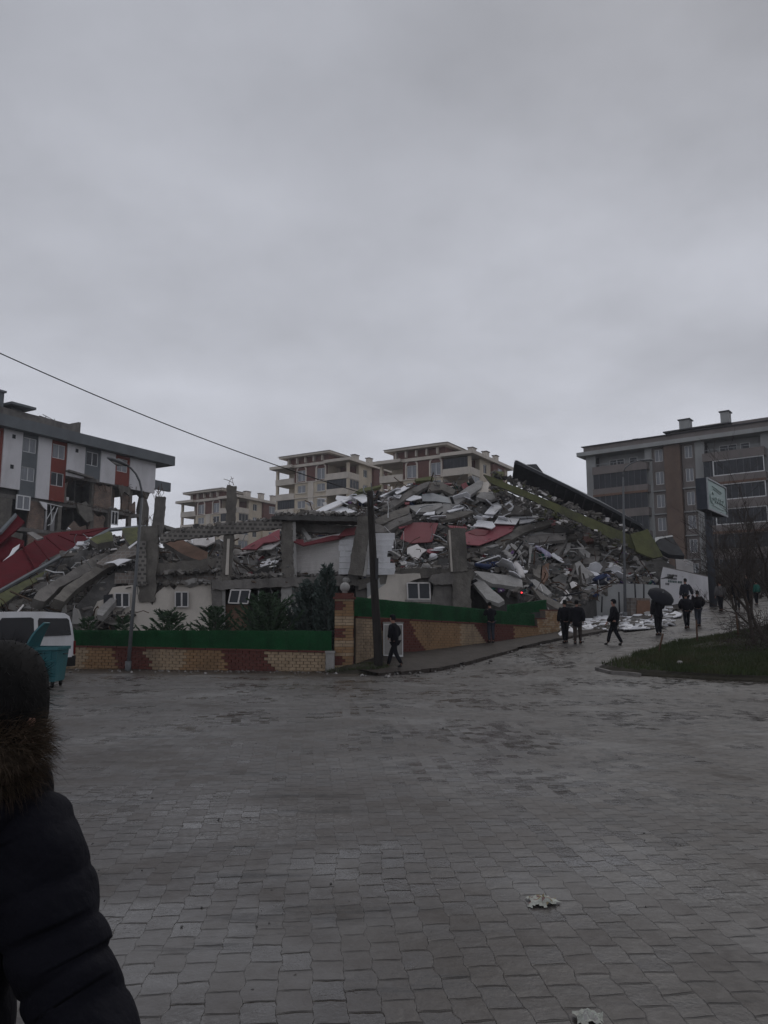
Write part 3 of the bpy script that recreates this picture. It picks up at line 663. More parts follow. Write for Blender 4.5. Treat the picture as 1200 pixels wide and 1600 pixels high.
m.build('penthouse', CONC, root)
m = MB(M); m.box(fl(25, 652, 2.9)[0], fl(30, 652, 2.9)[0], 2.93, 3.2, zt + 1.7, zt + 2.2); m.box(fl(67, 655, 2.9)[0], fl(77, 655, 2.9)[0], 2.93, 3.2, zt + 1.4, zt + 1.9); m.build('dark_vent_plate', DARKM, root)  # solid dark boxes on the wall, painting the shade of vent holes
m = MB(M); x0 = fl(10, 645, 3)[0]; x1 = fl(49, 645, 3)[0]; m.box(x0, x1, 2.2, 6.5, zpt + .35, zpt + .6); m.box(x0 + .8, x1 - .8, 3.4, 6, zpt - .1, zpt + .4); m.box(fl(-12, 640, 3)[0], fl(5, 640, 3)[0], 3, 5, zpt, zpt + 1.5); m.box(fl(-14, 640, 3)[0], fl(7, 640, 3)[0], 2.8, 5.2, zpt + 1.5, zpt + 1.7); m.build('chimney_slab', GREYP, root)
m = MB(M); x0 = fl(66, 650, 3)[0]; m.M = M; m.tube([(x0, 3.5, zpt + .2), (x0 + 2.5, 3.6, zpt + .05)], .05, 5); m.tube([(x0 + .2, 3.2, zpt + .35), (x0 + 2.9, 4, zpt + .1)], .04, 5); m.tube([(x0 + .8, 3.5, zpt - .2), (x0 + .8, 3.5, zpt + .35)], .04, 5); m.tube([(x0 + 1.9, 3.5, zpt - .2), (x0 + 1.9, 3.5, zpt + .3)], .04, 5); m.build('antenna', DMET, root)
# bare storeys: slabs with broken front edges, columns, infill
def slab(z, s0, s1, y0, y1, mt=CONC, name='floor_slab', th=.38, jagx=.35):
    m = MB(M); n = max(2, int((s1 - s0) / .9)); f = []; 
    for i in range(n + 1):
        s_ = s0 + (s1 - s0) * i / n; f.append((s_, y0 + rnd.uniform(-jagx, jagx) * .5))
    pts = [(x, y, z) for x, y in f] + [(s1, y1, z), (s0, y1, z)]
    m.prism(pts, (0, 0, -th)); return m.build(name, mt, root)
sR = S(243, 745)
slab(z1, S(108, 745), sR - .2, .15, 9)
slab(z2, -27, S(222, 790), .35, 9); slab(z3, -27, S(215, 830), .2, 9); slab(z4, -27, S(200, 850), .1, 9)
def cbox(*b): q_ = MB(M); q_.box(*b); q_.build('column', CONC2, root)
for s_ in (S(104), S(151, 760), S(178, 760), S(209, 770)):
    cbox(s_ - .22, s_ + .22, .45, .9, z3, z1 - .38)
for s_ in (-20, -10, S(70), S(104), S(150, 780), S(180, 790), S(212, 790)):
    cbox(s_ - .22, s_ + .22, .45, .9, 0, z3 - .38); cbox(s_ - .22, s_ + .22, 6.5, 7, 0, z1 - .38)
JN = ['brick_infill', BRK]
def jr(x0, x1, zz0, zz1, y=.4, th=.2, mi=0, j=.25):
    n = 5; top = [(x0 + (x1 - x0) * i / n, y, zz1 - rnd.uniform(0, j)) for i in range(n, -1, -1)]
    side = [(x0 + rnd.uniform(-j, j) * .5, y, zz0 + (zz1 - zz0) * k / 3) for k in (2, 1)]
    q_ = MB(M); q_.prism([(x0, y, zz0), (x1, y, zz0), (x1 + rnd.uniform(-j, j) * .5, y, (zz0 + zz1) / 2)] + top + side, (0, th, 0)); q_.build(JN[0], JN[1] if not mi else WHITE, root)
jr(S(151, 765), S(178, 765), z2, z1 - .45, .3)
jr(S(183, 775), S(190, 775), z2, z1 - .4, 1.2); jr(S(196, 775), S(208, 775), z2, z1 - .3, .5, .3)
jr(S(47, 800), S(72, 800), z3, z2 - .3, .3); jr(S(47, 820), S(80, 820), z4, z3 - .3, .3)
jr(S(146, 800), S(170, 800), z3, z2 - .5, .5, .2, 0, .5)
JN = ['bare_wall', CONC2]
jr(-27, S(22, 790), z3, z2 - .35, .3, .2, 0, .1); jr(-27, S(40, 820), z4, z3 - .35, .3, .2, 0, .3); jr(S(86, 795), S(102, 795), z3, z2 - .9, 1.6, .15, 1, .1)
m = MB(M); jr(S(103, 760), S(108, 760), z2, z1 - .7, .2, .12, 0, .4); m.box(S(108, 770), S(113, 770), .5, 1.3, z2, z2 + .7); m.build('white_plaster_fragment', WHITE, root)
m = MB(M)
m.box(-27, S(203, 790), 3.5, 3.7, z3, z2 - .38); m.box(S(104), S(206, 770), 3.5, 3.7, z2, z1 - .38); m.box(-27, S(36, 770), .6, .8, z2, z1 - 1.5); m.box(-27, S(160, 830), 3, 3.2, z4, z3 - .38)
for s_ in (S(128, 760), S(160, 790), S(90, 790)): m.box(s_, s_ + .15, 1.2, 4.5, z3, z2 - .4); m.box(s_, s_ + .15, 1.2, 4.5, z2, z1 - .4)
m.build('inner_wall', CONCD, root)
m = MB(M); m.box(-27, S(150, 850), .2, 9, 0, z4 - .4); m.build('lower_storeys', CONC2, root)
window(root, M, S(25, 785), S(47, 785), Z(36, 797), Z(36, 774), -.05, fr=.12, dep=.1, lab='white window frame still hanging in the bare grey wall')
m = MB(M); a_, b_ = S(74, 795), S(92, 795); zA, zB = z3 + .5, z2 - .35
for q0, q1 in (((a_, zB), (a_ + .05, zA + .3)), ((a_, zB), (b_ + .5, zB - .15)), ((a_ + .5, zB - .1), (a_ + .75, zA + .2)), ((a_ + .05, zA + .5), (a_ + .9, zB - .25)), ((a_ + .75, zA + .2), (a_ + 1.3, zB - .3)), ((a_ + .3, zA), (a_ + .75, zA + .25))):
    m.tube([(q0[0], .2, q0[1]), (q1[0], .12, q1[1])], .05, 5, smooth=False)
o = m.build('window_frame', PVC, root); o['label'] = 'broken white window frame with slanting bars'
window(root, M, S(176, 805), S(187, 805), Z(180, 820), Z(180, 798), .2, fr=.12, pane=GLASS, bars=1)
m = MB(M); s0 = S(103, 742)
m.prism([(s0, -.5, z1 + .35), (s0 + 3.4, -.3, z1 + .1), (s0 + 3.2, 1, z1 + .05), (s0, 1, z1 + .3)], (0, 0, -.2)); m.build('bent_roof_edge', CONC, root)
# end piece: hanging grey panel and column stump
m = MB(M); s0 = S(243, 755); m.box(s0 - .1, s0 + 2.9, .4, .8, Z(250, 764), Z(250, 750)); m.build('hanging_grey_panel', GREYP, root)
m = MB(M); a, b = S(222, 765), S(238, 765); z0_ = Z(230, 777); m.prism([(a, .2, z0_ + .5), (a + .7, .2, z0_), (b - .5, .2, z0_ - .2), (b, .2, z0_ + 1.0), (b - .2, .2, z1 - .1), (a + .3, .2, z1 - .3)], (0, 1.0, 0))
m.prism([(a + .5, .3, z0_), (a + .2, .3, z0_ - 1.5), (a + .9, .3, z3 - .8), (b - .2, .3, z3 - 1), (b - .1, .3, z0_ - 1.2), (b - .6, .3, z0_)], (0, .8, 0)); m.build('broken_column', CONC2, root)
# torn, hanging pieces and bare steel
def hang(pts, th_, mt_, nm='hanging_slab'):
    q_ = MB(M); q_.prism(pts, (0, th_, 0)); q_.build(nm, mt_, root)
hang([(S(120, 770), -.1, z2 + .1), (S(140, 770), -.4, z2 - .2), (S(143, 770), -.6, z2 - 1.5), (S(134, 770), -.5, z2 - 1.9), (S(123, 770), -.3, z2 - 1.0)], .25, CONC2)
hang([(S(152, 770), -.2, z3 + .3), (S(172, 770), -.5, z3), (S(170, 770), -.9, z3 - 1.2), (S(160, 770), -.8, z3 - 1.5)], .25, CONC)
hang([(S(184, 770), -.05, z1 - .2), (S(203, 770), -.1, z1 - .3), (S(200, 770), -.3, z1 - 1.3), (S(192, 770), -.3, z1 - .9), (S(187, 770), -.3, z1 - 1.5)], .2, CONC2)
hang([(S(108, 790), .1, z3 + .02), (S(140, 790), .1, z3 + .02), (S(136, 790), 0, z3 + 1.0), (S(127, 790), 0, z3 + .7), (S(118, 790), 0, z3 + 1.3), (S(110, 790), 0, z3 + .6)], .25, BRK, 'brick_infill')
hang([(S(205, 770), .3, z2), (S(216, 770), .3, z2), (S(214, 770), .2, z2 + 1.4), (S(209, 770), .2, z2 + .9), (S(206, 770), .2, z2 + 1.8)], .25, BRK, 'brick_infill')
hang([(S(60, 800), -.1, z2 - .3), (S(72, 800), -.1, z2 - .35), (S(70, 800), -.35, z2 - 1.2), (S(64, 800), -.35, z2 - .9)], .15, WHITE, 'torn_plaster')
m = MB(M)
for i in range(70):
    s_ = rnd.uniform(S(104), S(238, 780)); z_ = rnd.choice((z1 - .3, z2 - .2, z3 - .2)); y_ = rnd.uniform(-.1, .3); p_ = Vector((s_, y_, z_)); d_ = Vector((rnd.gauss(0, .5), -.5, rnd.choice((-1, -1, .5)))).normalized(); pts_ = [p_]
    for k in range(3): d_ = (d_ + Vector((rnd.gauss(0, .3), rnd.gauss(0, .2), -.3))).normalized(); pts_.append(pts_[-1] + d_ * rnd.uniform(.2, .6))
    m.tube(pts_, .025, 4, smooth=False)
o = m.build('bare_steel', RUST, root); o['kind'] = 'stuff'
# upper rubble on slabs
m = MB(M)
for i in range(420):
    z = rnd.choice((z2, z3, z1)); s_ = rnd.uniform(S(104), S(215, 790)); q = rnd.uniform(.1, .5)
    if z == z1 and True: continue
    m.chunk((s_, rnd.uniform(.2, 2), z + q * .3), (q, q, q * .6), rnd.choice((0, 1)))
o = m.build('slab_debris', [CONC, CONC2], root); o['kind'] = 'stuff'

# ===== right building
fr_ = Fac((922, 698), 105.5, (1200, 658)); M = fr_.M
S = lambda px, py=760: fr_(px, py)[0]
Z = lambda px, py: fr_(px, py)[1]
root = thing('apartment_block', (fr_.A.x, fr_.A.y, 3), 'grey and brown apartment block with long glazed balconies at the right edge', 'building')
zt = fr_.z - 1.42; H = (Z(1000, 728) - Z(1000, 799)) / 2
g0, g1, b1, w1, c1, br0, br1, c2, w2, w3, b2, e2, end = S(917), S(932), S(1010), S(1009), S(1021), S(1042), S(1067), S(1068), S(1089), S(1090), S(1104), S(1193), S(1200) + 8
x0 = g0
m = MB(M); m.box(g0, g1, 0, .3, 4, zt); m.box(S(1010), c1, -.15, .3, 4, zt); m.box(w2, b2, -.15, .3, 4, zt); m.box(e2, end, 0, .3, 4, zt); m.box(g0, g0 + .3, .3, 13, 4, zt); m.box(end - .3, end, .3, 13, 4, zt); m.build('pale_wall', PALEG, root)
m = MB(M); m.box(br0, br1, -.6, .2, 4, zt); m.build('brown_pier', BROWNB if False else mat('brown_cladding', (.17, .12, .095), (.13, .09, .07), scale=.8, stain=(.08, .06, .05), stain_a=.4), root)
m = MB(M); m.box(g0 - .9, end, -1.1, 14, zt, zt + .55); m.build('cornice', PALEG, root)
ro = MB(M); zz = zt + .55; ro.box(g0 - .1, end, -.5, 12.5, zz, zz + .77); ro.build('upper_fascia', TAUPE, root)
ro = MB(M); ro.box(g0 - .35, end, -.75, 12.7, zz + .77, zz + .87); ro.build('roof', DMET, root)
pa, pb = S(1033, 690), S(1126, 670); q = MB(M); q.box(pa + .8, end, 1.5, 9, zz + .87, zz + 1.75); q.build('penthouse', TAUPE, root)
q = MB(M); q.box(pa, S(1140, 670), .9, 9.6, zz + 1.55, zz + 1.7); q.prism([(pa, .9, zz + 1.7), (S(1132, 670), .9, zz + 1.7), (S(1126, 670), 2.6, zz + 2.2), (pa + 3, 2.6, zz + 2.1)], (0, 5, 0)); q.build('penthouse_roof', DMET, root)
for a, b, h0, h1 in ((1054, 1070, 1.5, 3.15), (1120, 1133, 1.5, 3.4), (981, 987, .8, 1.4)):
    q = MB(M); a_, b_ = S(a, 665), S(b, 665); q.box(a_, b_, 2, 3.4, zz + h0, zz + h1); ch = q.build('chimney', PALEG, root)
    q = MB(M); q.box(a_ - .15, b_ + .15, 1.85, 3.55, zz + h1, zz + h1 + .14); q.build('cap', DMET, ch)
zk0 = Z(970, 740)   # underside line of the top balcony parapet
par_top = Z(970, 728)
ph = par_top - zk0
for k in range(6):
    z = zk0 - k * H
    for a, b, sd_ in ((g1, S(1010), 0), (b2, e2, 1)):
        m = MB(M); m.box(a, b + .6, -1.3, -1.15, z, z + ph); m.box(a, b + .6, -1.15, .2, z - .0, z + .25); m.box(a, b + .6, -1.15, .2, z + ph - .08, z + ph - .02) ; m.box(a, a + .12, -1.15, 0, z + .25, z + ph - .1); m.box(b + .48, b + .6, -1.15, 0, z + .25, z + ph - .1)
        m.build('balcony_parapet', TAUPE, root)
        m = MB(M); m.box(a, b + .6, -1.33, -1.3, z - .02, z + .28); m.build('slab_edge', BROWNB if k % 2 else TAUPE, root)
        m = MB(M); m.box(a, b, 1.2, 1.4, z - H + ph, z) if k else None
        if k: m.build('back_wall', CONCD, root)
        if k < 5:
            # glazing between this parapet and the storey below
            t0, t1 = z - H + ph, z; nb = 9
            f = MB(M); fw = .05
            for i in range(nb + 1):
                xx = a + .1 + (b + .4 - a) * i / nb; f.box(xx - fw / 2, xx + fw / 2, -1.2, -1.12, t0, t1)
            if sd_: f.box(a + 1.2, b + .5, -1.25, -1.1, t0, t0 + .12, 1); f.box(a + 1.2, b + .5, -1.25, -1.1, t1 - .14, t1 - .02, 1); f.box(a + 1.2, a + 1.32, -1.25, -1.1, t0 + .12, t1 - .14, 1); f.box(b + .4, b + .5, -1.25, -1.1, t0 + .12, t1 - .14, 1)
            o = f.build('balcony_glazing', [MULL, PVC if k < 3 else TAUPE], root)
            p = MB(M); p.box(a + .1, b + .5, -1.17, -1.15, t0, t1); p.build('pane', GLASS, o)
    for a, b in ((c1, br0), (c2, w2)):
        wz0, wz1 = z - H + ph + .1, z - .05
        m = MB(M); cz = .35
        holed(m, a, b, z - H + .1 + .001, z + .1, [(a + cz, b - cz, z - H + 1.0, z - .35)], .02, .25); m.build('window_bay', TAUPE, root)
        window(root, M, a + cz, b - cz, z - H + 1.0, z - .35, .1, pane=CURT)
        m = MB(M); m.box(a - .05, b + .05, -.25, .0, z - H + .05, z - H + .2); m.build('window_ledge', PALEG, root)
for a, b in ((c1, br0), (c2, w2)):
    z = zk0 + H; m = MB(M); cz = .35; holed(m, a, b, z - H + .1, zt, [(a + cz, b - cz, z - H + 1.0, min(z - .35, zt - .3))], .02, .25); m.build('window_bay', TAUPE, root)
    window(root, M, a + cz, b - cz, z - H + 1.0, min(z - .35, zt - .3), .1, pane=CURT)
# top loggias
for a, b in ((g1, S(1010)), (b2, e2)):
    m = MB(M); m.box(a, b, 1.4, 1.6, zk0 + .2, zt); m.build('loggia_wall', PALEG, root)
    window(root, M, b - 2.6, b - 1.5, par_top - .6, zt - .6, 1.3, bars=0, pane=GLASS)
    window(root, M, a + 1.5, a + 3.6, par_top - .2, zt - .6, 1.3, bars=1, pane=GLASS)
    m = MB(M); m.box(a, b, -1.1, -1.06, par_top + .35, par_top + .4)
    for i in range(8): xx = a + (b - a) * i / 7; m.box(xx - .02, xx + .02, -1.1, -1.06, par_top, par_top + .35)
    m.build('railing', METAL, root)
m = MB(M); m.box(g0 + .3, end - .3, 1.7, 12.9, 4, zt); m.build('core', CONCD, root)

# ===== three cream villas-on-blocks in the far middle
def villa(name, label, corner, ztop, kinds, n=6, ground=6):
    cxy = Vector(corner); ang = math.atan2(-.522, .853)
    Mv = Matrix.Translation((cxy.x, cxy.y, 0)) @ Matrix.Rotation(ang, 4, 'Z') @ Matrix.Translation((-17.2, 0, 0))
    root = thing(name, (cxy.x, cxy.y, ground), label, 'building', 'cream apartment blocks behind the ruin')
    T = ztop; h = 2.98; W, D = 17.2, 15.5
    zb = T - n * h
    def B(nm, mt, boxes, par=root):
        if nm in ('bracket', 'window_sill', 'cornice', 'core'):
            for b in boxes: m = MB(Mv); m.box(*b); m.build(nm, mt, par)
            return
        m = MB(Mv)
        for b in boxes: m.box(*b)
        return m.build(nm, mt, par)
    # body walls leave both corner balconies open; window openings are real recesses
    m = MB(Mv); zlo = ground
    fr = []; 
    for k in range(n):
        z0 = T - .55 - h * (k + 1) + .0; fr.append(z0)
    for k, z0 in enumerate(fr):
        top = k == 0; z1_ = z0 + h + (0 if k else .0)
        holes = [(5.3, 7.2, z0 + (.2 if top else .9), z0 + 2.35), (9.9, 11.8, z0 + (.2 if top else .9), z0 + 2.35)]
        mm = MB(Mv); holed(mm, 4.6, 12.2, z0, z0 + h, holes, 0, .3); mm.build('front_wall', BRED if top else CREAM, root)
        for a, b, c, d in holes: window(root, Mv, a, b, c, d, .12, pane=CURT if rnd.random() < .8 else GLASS, fr=.09)
        if top:
            for a, b, c, d in holes:      # arched surrounds
                q = MB(Mv); cx_ = (a + b) / 2; R_ = (b - a) / 2 + .28
                q.box(a - .28, a, -.1, 0, c - .2, d); q.box(b, b + .28, -.1, 0, c - .2, d)
                arc = [(cx_ + math.cos(t) * R_, -.1, d + math.sin(t) * R_ * .85) for t in [math.pi * i / 8 for i in range(9)]]
                arc2 = [(cx_ + math.cos(t) * (R_ - .28), -.1, d + math.sin(t) * (R_ - .28) * .8) for t in [math.pi * i / 8 for i in range(9)]][::-1]
                for i in range(8):
                    q.prism([arc[i], arc[i + 1], arc2[7 - i], arc2[8 - i]], (0, .1, 0))
                q.build('arched_surround', CREAM2, root)
        else:
            B('pilaster', TAUPE if False else CREAM2, [(7.9, 9.2, -.14, 0, z0 + .001, z0 + h)])
            B('window_sill', CREAM2, [(5.0, 7.4, -.16, 0, z0 + .72, z0 + .9), (9.7, 12.0, -.16, 0, z0 + .72, z0 + .9)])
        B('string_course', CREAM2, [(4.6, 12.2, -.2, 0, z0 - .18, z0 - .0)])
        # side wall with window and projecting bay
        ms = MB(Mv @ Matrix.Translation((W, 0, 0)) @ Matrix.Rotation(R(90), 4, 'Z'))
        holed(ms, 3.6, 8.0, z0, z0 + h, [(5.0, 6.4, z0 + .8, z0 + 2.3)], 0, .3); ms.build('side_wall', CREAM, root); mq = MB(ms.M); mq.box(13.0, D, 0, .3, z0, z0 + h); mq.build('side_wall', CREAM, root)
        window(root, ms.M, 5.0, 6.4, z0 + .8, z0 + 2.3, .12, pane=CURT if k % 2 else GLASS)
        ms2 = MB(ms.M); holed(ms2, 8.0, 13.0, z0, z0 + h, [(10.0, 12.0, z0 + .7, z0 + 2.4)], -.5, -.2); ms2.box(8.0, 8.2, -.2, .1, z0, z0 + h); ms2.box(12.8, 13.0, -.2, .1, z0, z0 + h); ms2.build('side_bay', BRED if k < 2 else CREAM, root)
        window(root, ms.M, 10.0, 12.0, z0 + .7, z0 + 2.4, -.42, pane=CURT)
        # balconies
        for bx0, bx1, tag_ in ((0, 4.6, 0), (12.2, W, 1)):
            kk = kinds[tag_][min(k, len(kinds[tag_]) - 1)]
            B('balcony_slab', CREAM2, [(bx0, bx1, -.25, 3.6, z0 - .2, z0)])
            edge = [(bx0, bx1, -.25, -.1, z0, z0 + 1.0)]
            if tag_: edge.append((bx1 - .15, bx1, -.1, 3.6, z0, z0 + 1.0))
            else: edge.append((bx0, bx0 + .15, -.1, 3.6, z0, z0 + 1.0))
            B('balcony_parapet', CREAM2, edge)
            pc = (0, .45) if not tag_ else (W - .45, W)
            B('balcony_column', CREAM, [(pc[0], pc[1], -.1, .4, z0 + 1.0, z0 + h - .2)])
            B('balcony_back_wall', BRED if k == 0 else CREAM, [(bx0 + (.6 if tag_ else 3.9), bx1 - (.0 if not tag_ else .9), 3.6, 3.8, z0, z0 + h - .2)])
            if kk == 'g':
                a, b = (bx0 + .45, bx1) if not tag_ else (bx0, bx1 - .45)
                g_ = window(root, Mv, a + .1, b, z0 + 1.0, z0 + h - .25, -.08, name='balcony_glazing', pane=GLASS, bars=6, fr=.05, frm=DMET)
            if tag_: window(root, ms.M, .45, 3.5, z0 + 1.0, z0 + h - .3, .04, name='balcony_glazing', pane=GLASS if kk == 'g' else CURT, bars=2, fr=.06, frm=CREAM2) if k else None
    B('core', CREAM, [(4.6, 12.2, .31, D, zlo, T - .6), (12.21, W - .31, 3.9, D, zlo, T - .6), (12.2, W - .01, 3.81, D - .02, zlo, zb - .6), (0, 4.59, 4.0, D - 1, zlo, T - .62)])
    B('lower_wall', CREAM, [(4.6, W, 0, .3, zlo, fr[-1] - .19), (W - .3, W, .3, D, zlo, fr[-1])])
    # roofs
    B('cornice', CREAM2, [(-.9, 4.6, -1.1, 5, T - .55, T), (12.2, W + .9, -1.1, D + .8, T - .55, T), (4.6, 12.2, -.35, D + .8, T - .551, T - .001)])
    B('attic_wall', BRED, [(2.6, 12.6, .1, 5.5, T, T + 1.35)])
    B('bracket', CREAM2, [(x, x + .25, -.5, .1, T + .2, T + 1.3) for x in (3.2, 5.2, 7.2, 9.2, 11.2)])
    m = MB(Mv); m.box(1.5, 13.6, -1.2, 6.8, T + 1.35, T + 1.75); m.build('eave', CREAM2, root)
    m = MB(Mv); m.add([(1.3, -1.4, T + 1.75), (13.8, -1.4, T + 1.75), (13.8, 7, T + 1.75), (1.3, 7, T + 1.75), (5.2, 2.8, T + 2.9), (9.9, 2.8, T + 2.9)], [(0, 1, 5, 4), (1, 2, 5), (2, 3, 4, 5), (3, 0, 4), (3, 2, 1, 0)]); m.build('hip_roof', mat('roof_tile_grey', (.27, .25, .23), (.2, .185, .17), scale=3) if 'roof_tile_grey' not in MATS else MATS['roof_tile_grey'], root)
    m = MB(Mv); m.add([(12, 1.5, T), (W + .4, 1.5, T), (W + .4, D + .4, T), (12, D + .4, T), (13.8, 3.4, T + 1.0), (13.8, D - 2, T + 1.0)], [(0, 1, 4), (1, 2, 5, 4), (2, 3, 5), (3, 0, 4, 5), (3, 2, 1, 0)]); m.build('side_roof', MATS['roof_tile_grey'], root)
    for x, y, s_ in ((14.6, 4.6, .9), (15.4, 8.6, .8), (15.6, 12.6, .7)):
        m = MB(Mv); m.box(x, x + s_, y, y + s_ * 1.6, T + .3, T + 1.7); c = m.build('chimney', CREAM2, root)
        m = MB(Mv); m.box(x - .12, x + s_ + .12, y - .12, y + s_ * 1.6 + .12, T + 1.7, T + 1.85); m.build('cap', TAUPE, c)
    return root
def corner(px, py, Y): p = P(px, py, Y); return (p.x, p.y), p.z
c, z = corner(545, 716, 140); villa('cream_apartment_block', 'cream and brick apartment block rising behind the left end of the rubble ridge', c, z, ('oog', 'ogo'), 6)
c, z = corner(735, 705, 122); villa('cream_apartment_block', 'cream and brick apartment block directly behind the rubble peak', c, z, ('ooo', 'gogo'), 6)
c, z = corner(372, 774, 166); villa('cream_apartment_block', 'smallest and farthest cream apartment block, seen behind the standing bare columns', c, z, ('ooo', 'ogo'), 6)
# ---------------------------------------------------------------- the collapsed building
KN = [(205, 915, 40.5, 868, 44), (260, 912, 41, 858, 46), (300, 910, 41, 846, 47), (345, 908, 41, 850, 46), (380, 908, 41, 864, 45), (430, 906, 41.3, 842, 46),
      (470, 903, 41.5, 814, 47), (520, 902, 41.7, 798, 49), (570, 905, 42, 780, 50), (620, 905, 42, 768, 51), (660, 905, 42.2, 757, 52), (700, 908, 42.3, 757, 52),
      (745, 915, 42.3, 758, 52), (790, 925, 42, 772, 52), (850, 942, 41.5, 795, 52), (900, 950, 42.5, 817, 52), (950, 917, 45.8, 840, 52), (1000, 914, 47, 866, 52), (1050, 905, 50, 892, 52)]
K2 = [(-120, 990, 37, 905, 46), (0, 990, 37, 905, 46), (60, 988, 37.5, 880, 46), (120, 985, 38, 858, 46), (170, 980, 38.5, 842, 46), (215, 960, 39.5, 842, 45)]
def knot(K, px):
    px = max(K[0][0], min(K[-1][0], px))
    for a, b in zip(K, K[1:]):
        if a[0] <= px <= b[0]:
            t = (px - a[0]) / (b[0] - a[0]); return [a[i] + (b[i] - a[i]) * t for i in range(1, 5)]
def Ym(px, py):
    K = K2 if px < 205 else KN; fy, fY, ry, rY = knot(K, px); t = (fy - py) / (fy - ry); t = max(0, min(1.15, t)); return fY + (rY - fY) * t
def mound(K, name, label, m, drop, seed):
    mb = MB(); px = K[0][0]; rows = []; nT = 26
    cols = []
    while px <= K[-1][0]: cols.append(px); px += 4.5
    vs = []
    for x in cols:
        fy, fY, ry, rY = knot(K, x); col = []
        f0 = P(x, fy, fY); dz = drop(x); col.append(Vector((f0.x, f0.y + dz, hz(f0.x, f0.y) - .3))); col.append(Vector((f0.x, f0.y + dz, f0.z - .25)))
        for k in range(nT):
            t = k / (nT - 1); p = P(x, fy + (ry - fy) * t, fY + (rY - fY) * t)
            nq = noise.noise(Vector((p.x * .55, p.y * .55, p.z * .9 + seed))) * .65 + noise.noise(Vector((p.x * 1.7, p.y * 1.7, p.z * 2 + seed))) * .4
            col.append(p + Vector((0, -nq * .8, nq * .45 if t > .05 else 0)))
        q = col[-1]; col.append(q + Vector((0, 2.5, -.8))); col.append(Vector((q.x * 1.1, q.y + 9, hz(q.x, q.y + 9) - .3))); vs.append(col)
    nR = len(vs[0]); flat = [p for c in vs for p in c]
    fs = [(i * nR + k, (i + 1) * nR + k, (i + 1) * nR + k + 1, i * nR + k + 1) for i in range(len(vs) - 1) for k in range(nR - 1)]
    fs.append([k for k in range(nR)]); fs.append([(len(vs) - 1) * nR + k for k in range(nR)][::-1])
    mb.add(flat, fs, 0, False); o = mb.build(name, m); tag(o, label, 'rubble'); o['kind'] = 'stuff'; return o
mound(KN, 'rubble_heap', None, CONCD, lambda x: 3.5 if x < 700 else (1.2 if x < 760 else .2), 1)
mound(K2, 'rubble_heap', None, CONCD, lambda x: 1.0, 9)
def rrot(sl=.55):
    return Matrix.Rotation(rnd.uniform(0, 6.3), 3, 'Z') @ Matrix.Rotation(rnd.gauss(.45, sl), 3, 'X') @ Matrix.Rotation(rnd.gauss(0, .35), 3, 'Y')
def mpt(K, lo, hi, tp=1.0):
    px = rnd.uniform(lo, hi); fy, fY, ry, rY = knot(K, px); t = rnd.random() ** tp * 1.02; py = fy + (ry - fy) * t; return px, py, fY + (rY - fY) * t
EXCL = []
def plane_pts(poly, Y, ax, ay):
    cx = sum(p[0] for p in poly) / len(poly); cy = sum(p[1] for p in poly) / len(poly)
    o = []
    for x, y in poly:
        Yd = Y + ax * (x - cx) / 100 - ay * (y - cy) / 100
        inv = 1 / Y - (Yd - Y) / (Y * Y); o.append(P(x, y, 1 / inv))
    return o
def pl(name, label, poly, m, Y=None, th=.14, ax=0.0, ay=None, ja=.6, step=9, parent=None, cat=None, off=.55, m2=None, group=None, kindv=None):
    cx = sum(p[0] for p in poly) / len(poly); cy = sum(p[1] for p in poly) / len(poly)
    if Y is None: Y = Ym(cx, cy) - off
    if ay is None: ay = 6
    pts = plane_pts(jag(poly, ja, step) if ja else poly, Y, ax, ay)
    nrm = Vector((0, 0, 0)); n = len(pts)
    for i in range(n): nrm += pts[i].cross(pts[(i + 1) % n])
    nrm.normalize()
    if nrm.dot(pts[0] - Vector((0, 0, CAMZ))) < 0: nrm = -nrm
    mb = MB(); mb.prism(pts, nrm * th, 0, 1); o = mb.build(name, [m, m2 or m], parent)
    if parent is None:
        tag(o, label, cat or 'debris', group, 'thing')
        if m not in (CONC, CONC2, CONCD): EXCL.append(poly)
    elif label: o['label'] = label
    if kindv: o['kind'] = kindv
    return o

# --- standing frame and ground floor
Yf = lambda px: 39.4 + (px - 205) * .0045
g0_ = P(380, 985, 40)
ruin = thing('collapsed_apartment_building', (g0_.x, g0_.y, hz(g0_.x, g0_.y)), 'bare ground floor and leaning columns of the collapsed building behind the green screens', 'ruin')
def fp(name, poly, m, dY=0.0, th=.3, ja=.5, ax=.45, m2=None, label=None, ay=0, step=9):
    cx = sum(p[0] for p in poly) / len(poly)
    if ja >= .5 and name in ('column', 'beam', 'brick_infill', 'bare_wall'): ja *= 1.6; step = 5
    return pl(name, label, poly, m, Yf(cx) + dY, th, ax, ay, ja, step, ruin, m2=m2)
fp('rendered_wall', [(140, 1000), (140, 968), (152, 940), (166, 935), (176, 918), (206, 914), (230, 915), (232, 934), (238, 946), (243, 928), (256, 917), (264, 914), (272, 922), (279, 913), (330, 912), (332, 1000)], BEIGE, .1, .22, .8, label='pale rendered wall with a ragged broken top edge')
fp('bare_wall', [(200, 1000), (200, 892), (250, 893), (345, 895), (345, 1000)], BRK2, .36, .2, .4)
fp('column', [(217, 940), (215, 822), (247, 820), (246, 870), (242, 940)], CONC2, -.1, .5, .9)
fp('column', [(236, 835), (243, 775), (258, 776), (254, 835)], CONC, .0, .45, .5)
fp('brick_infill', [(214, 915), (215, 845), (228, 845), (229, 915)], HOLL, -.18, .08, .8)
fp('column', [(344, 906), (351, 830), (355, 757), (370, 759), (366, 830), (361, 906)], CONC2, -.1, .45, .9)
fp('brick_infill', [(336, 905), (341, 862), (349, 862), (347, 905)], HOLL, .0, .2, 1.2)
fp('column', [(331, 1000), (330, 905), (347, 905), (347, 1000)], CONC, -.15, .45, .6)
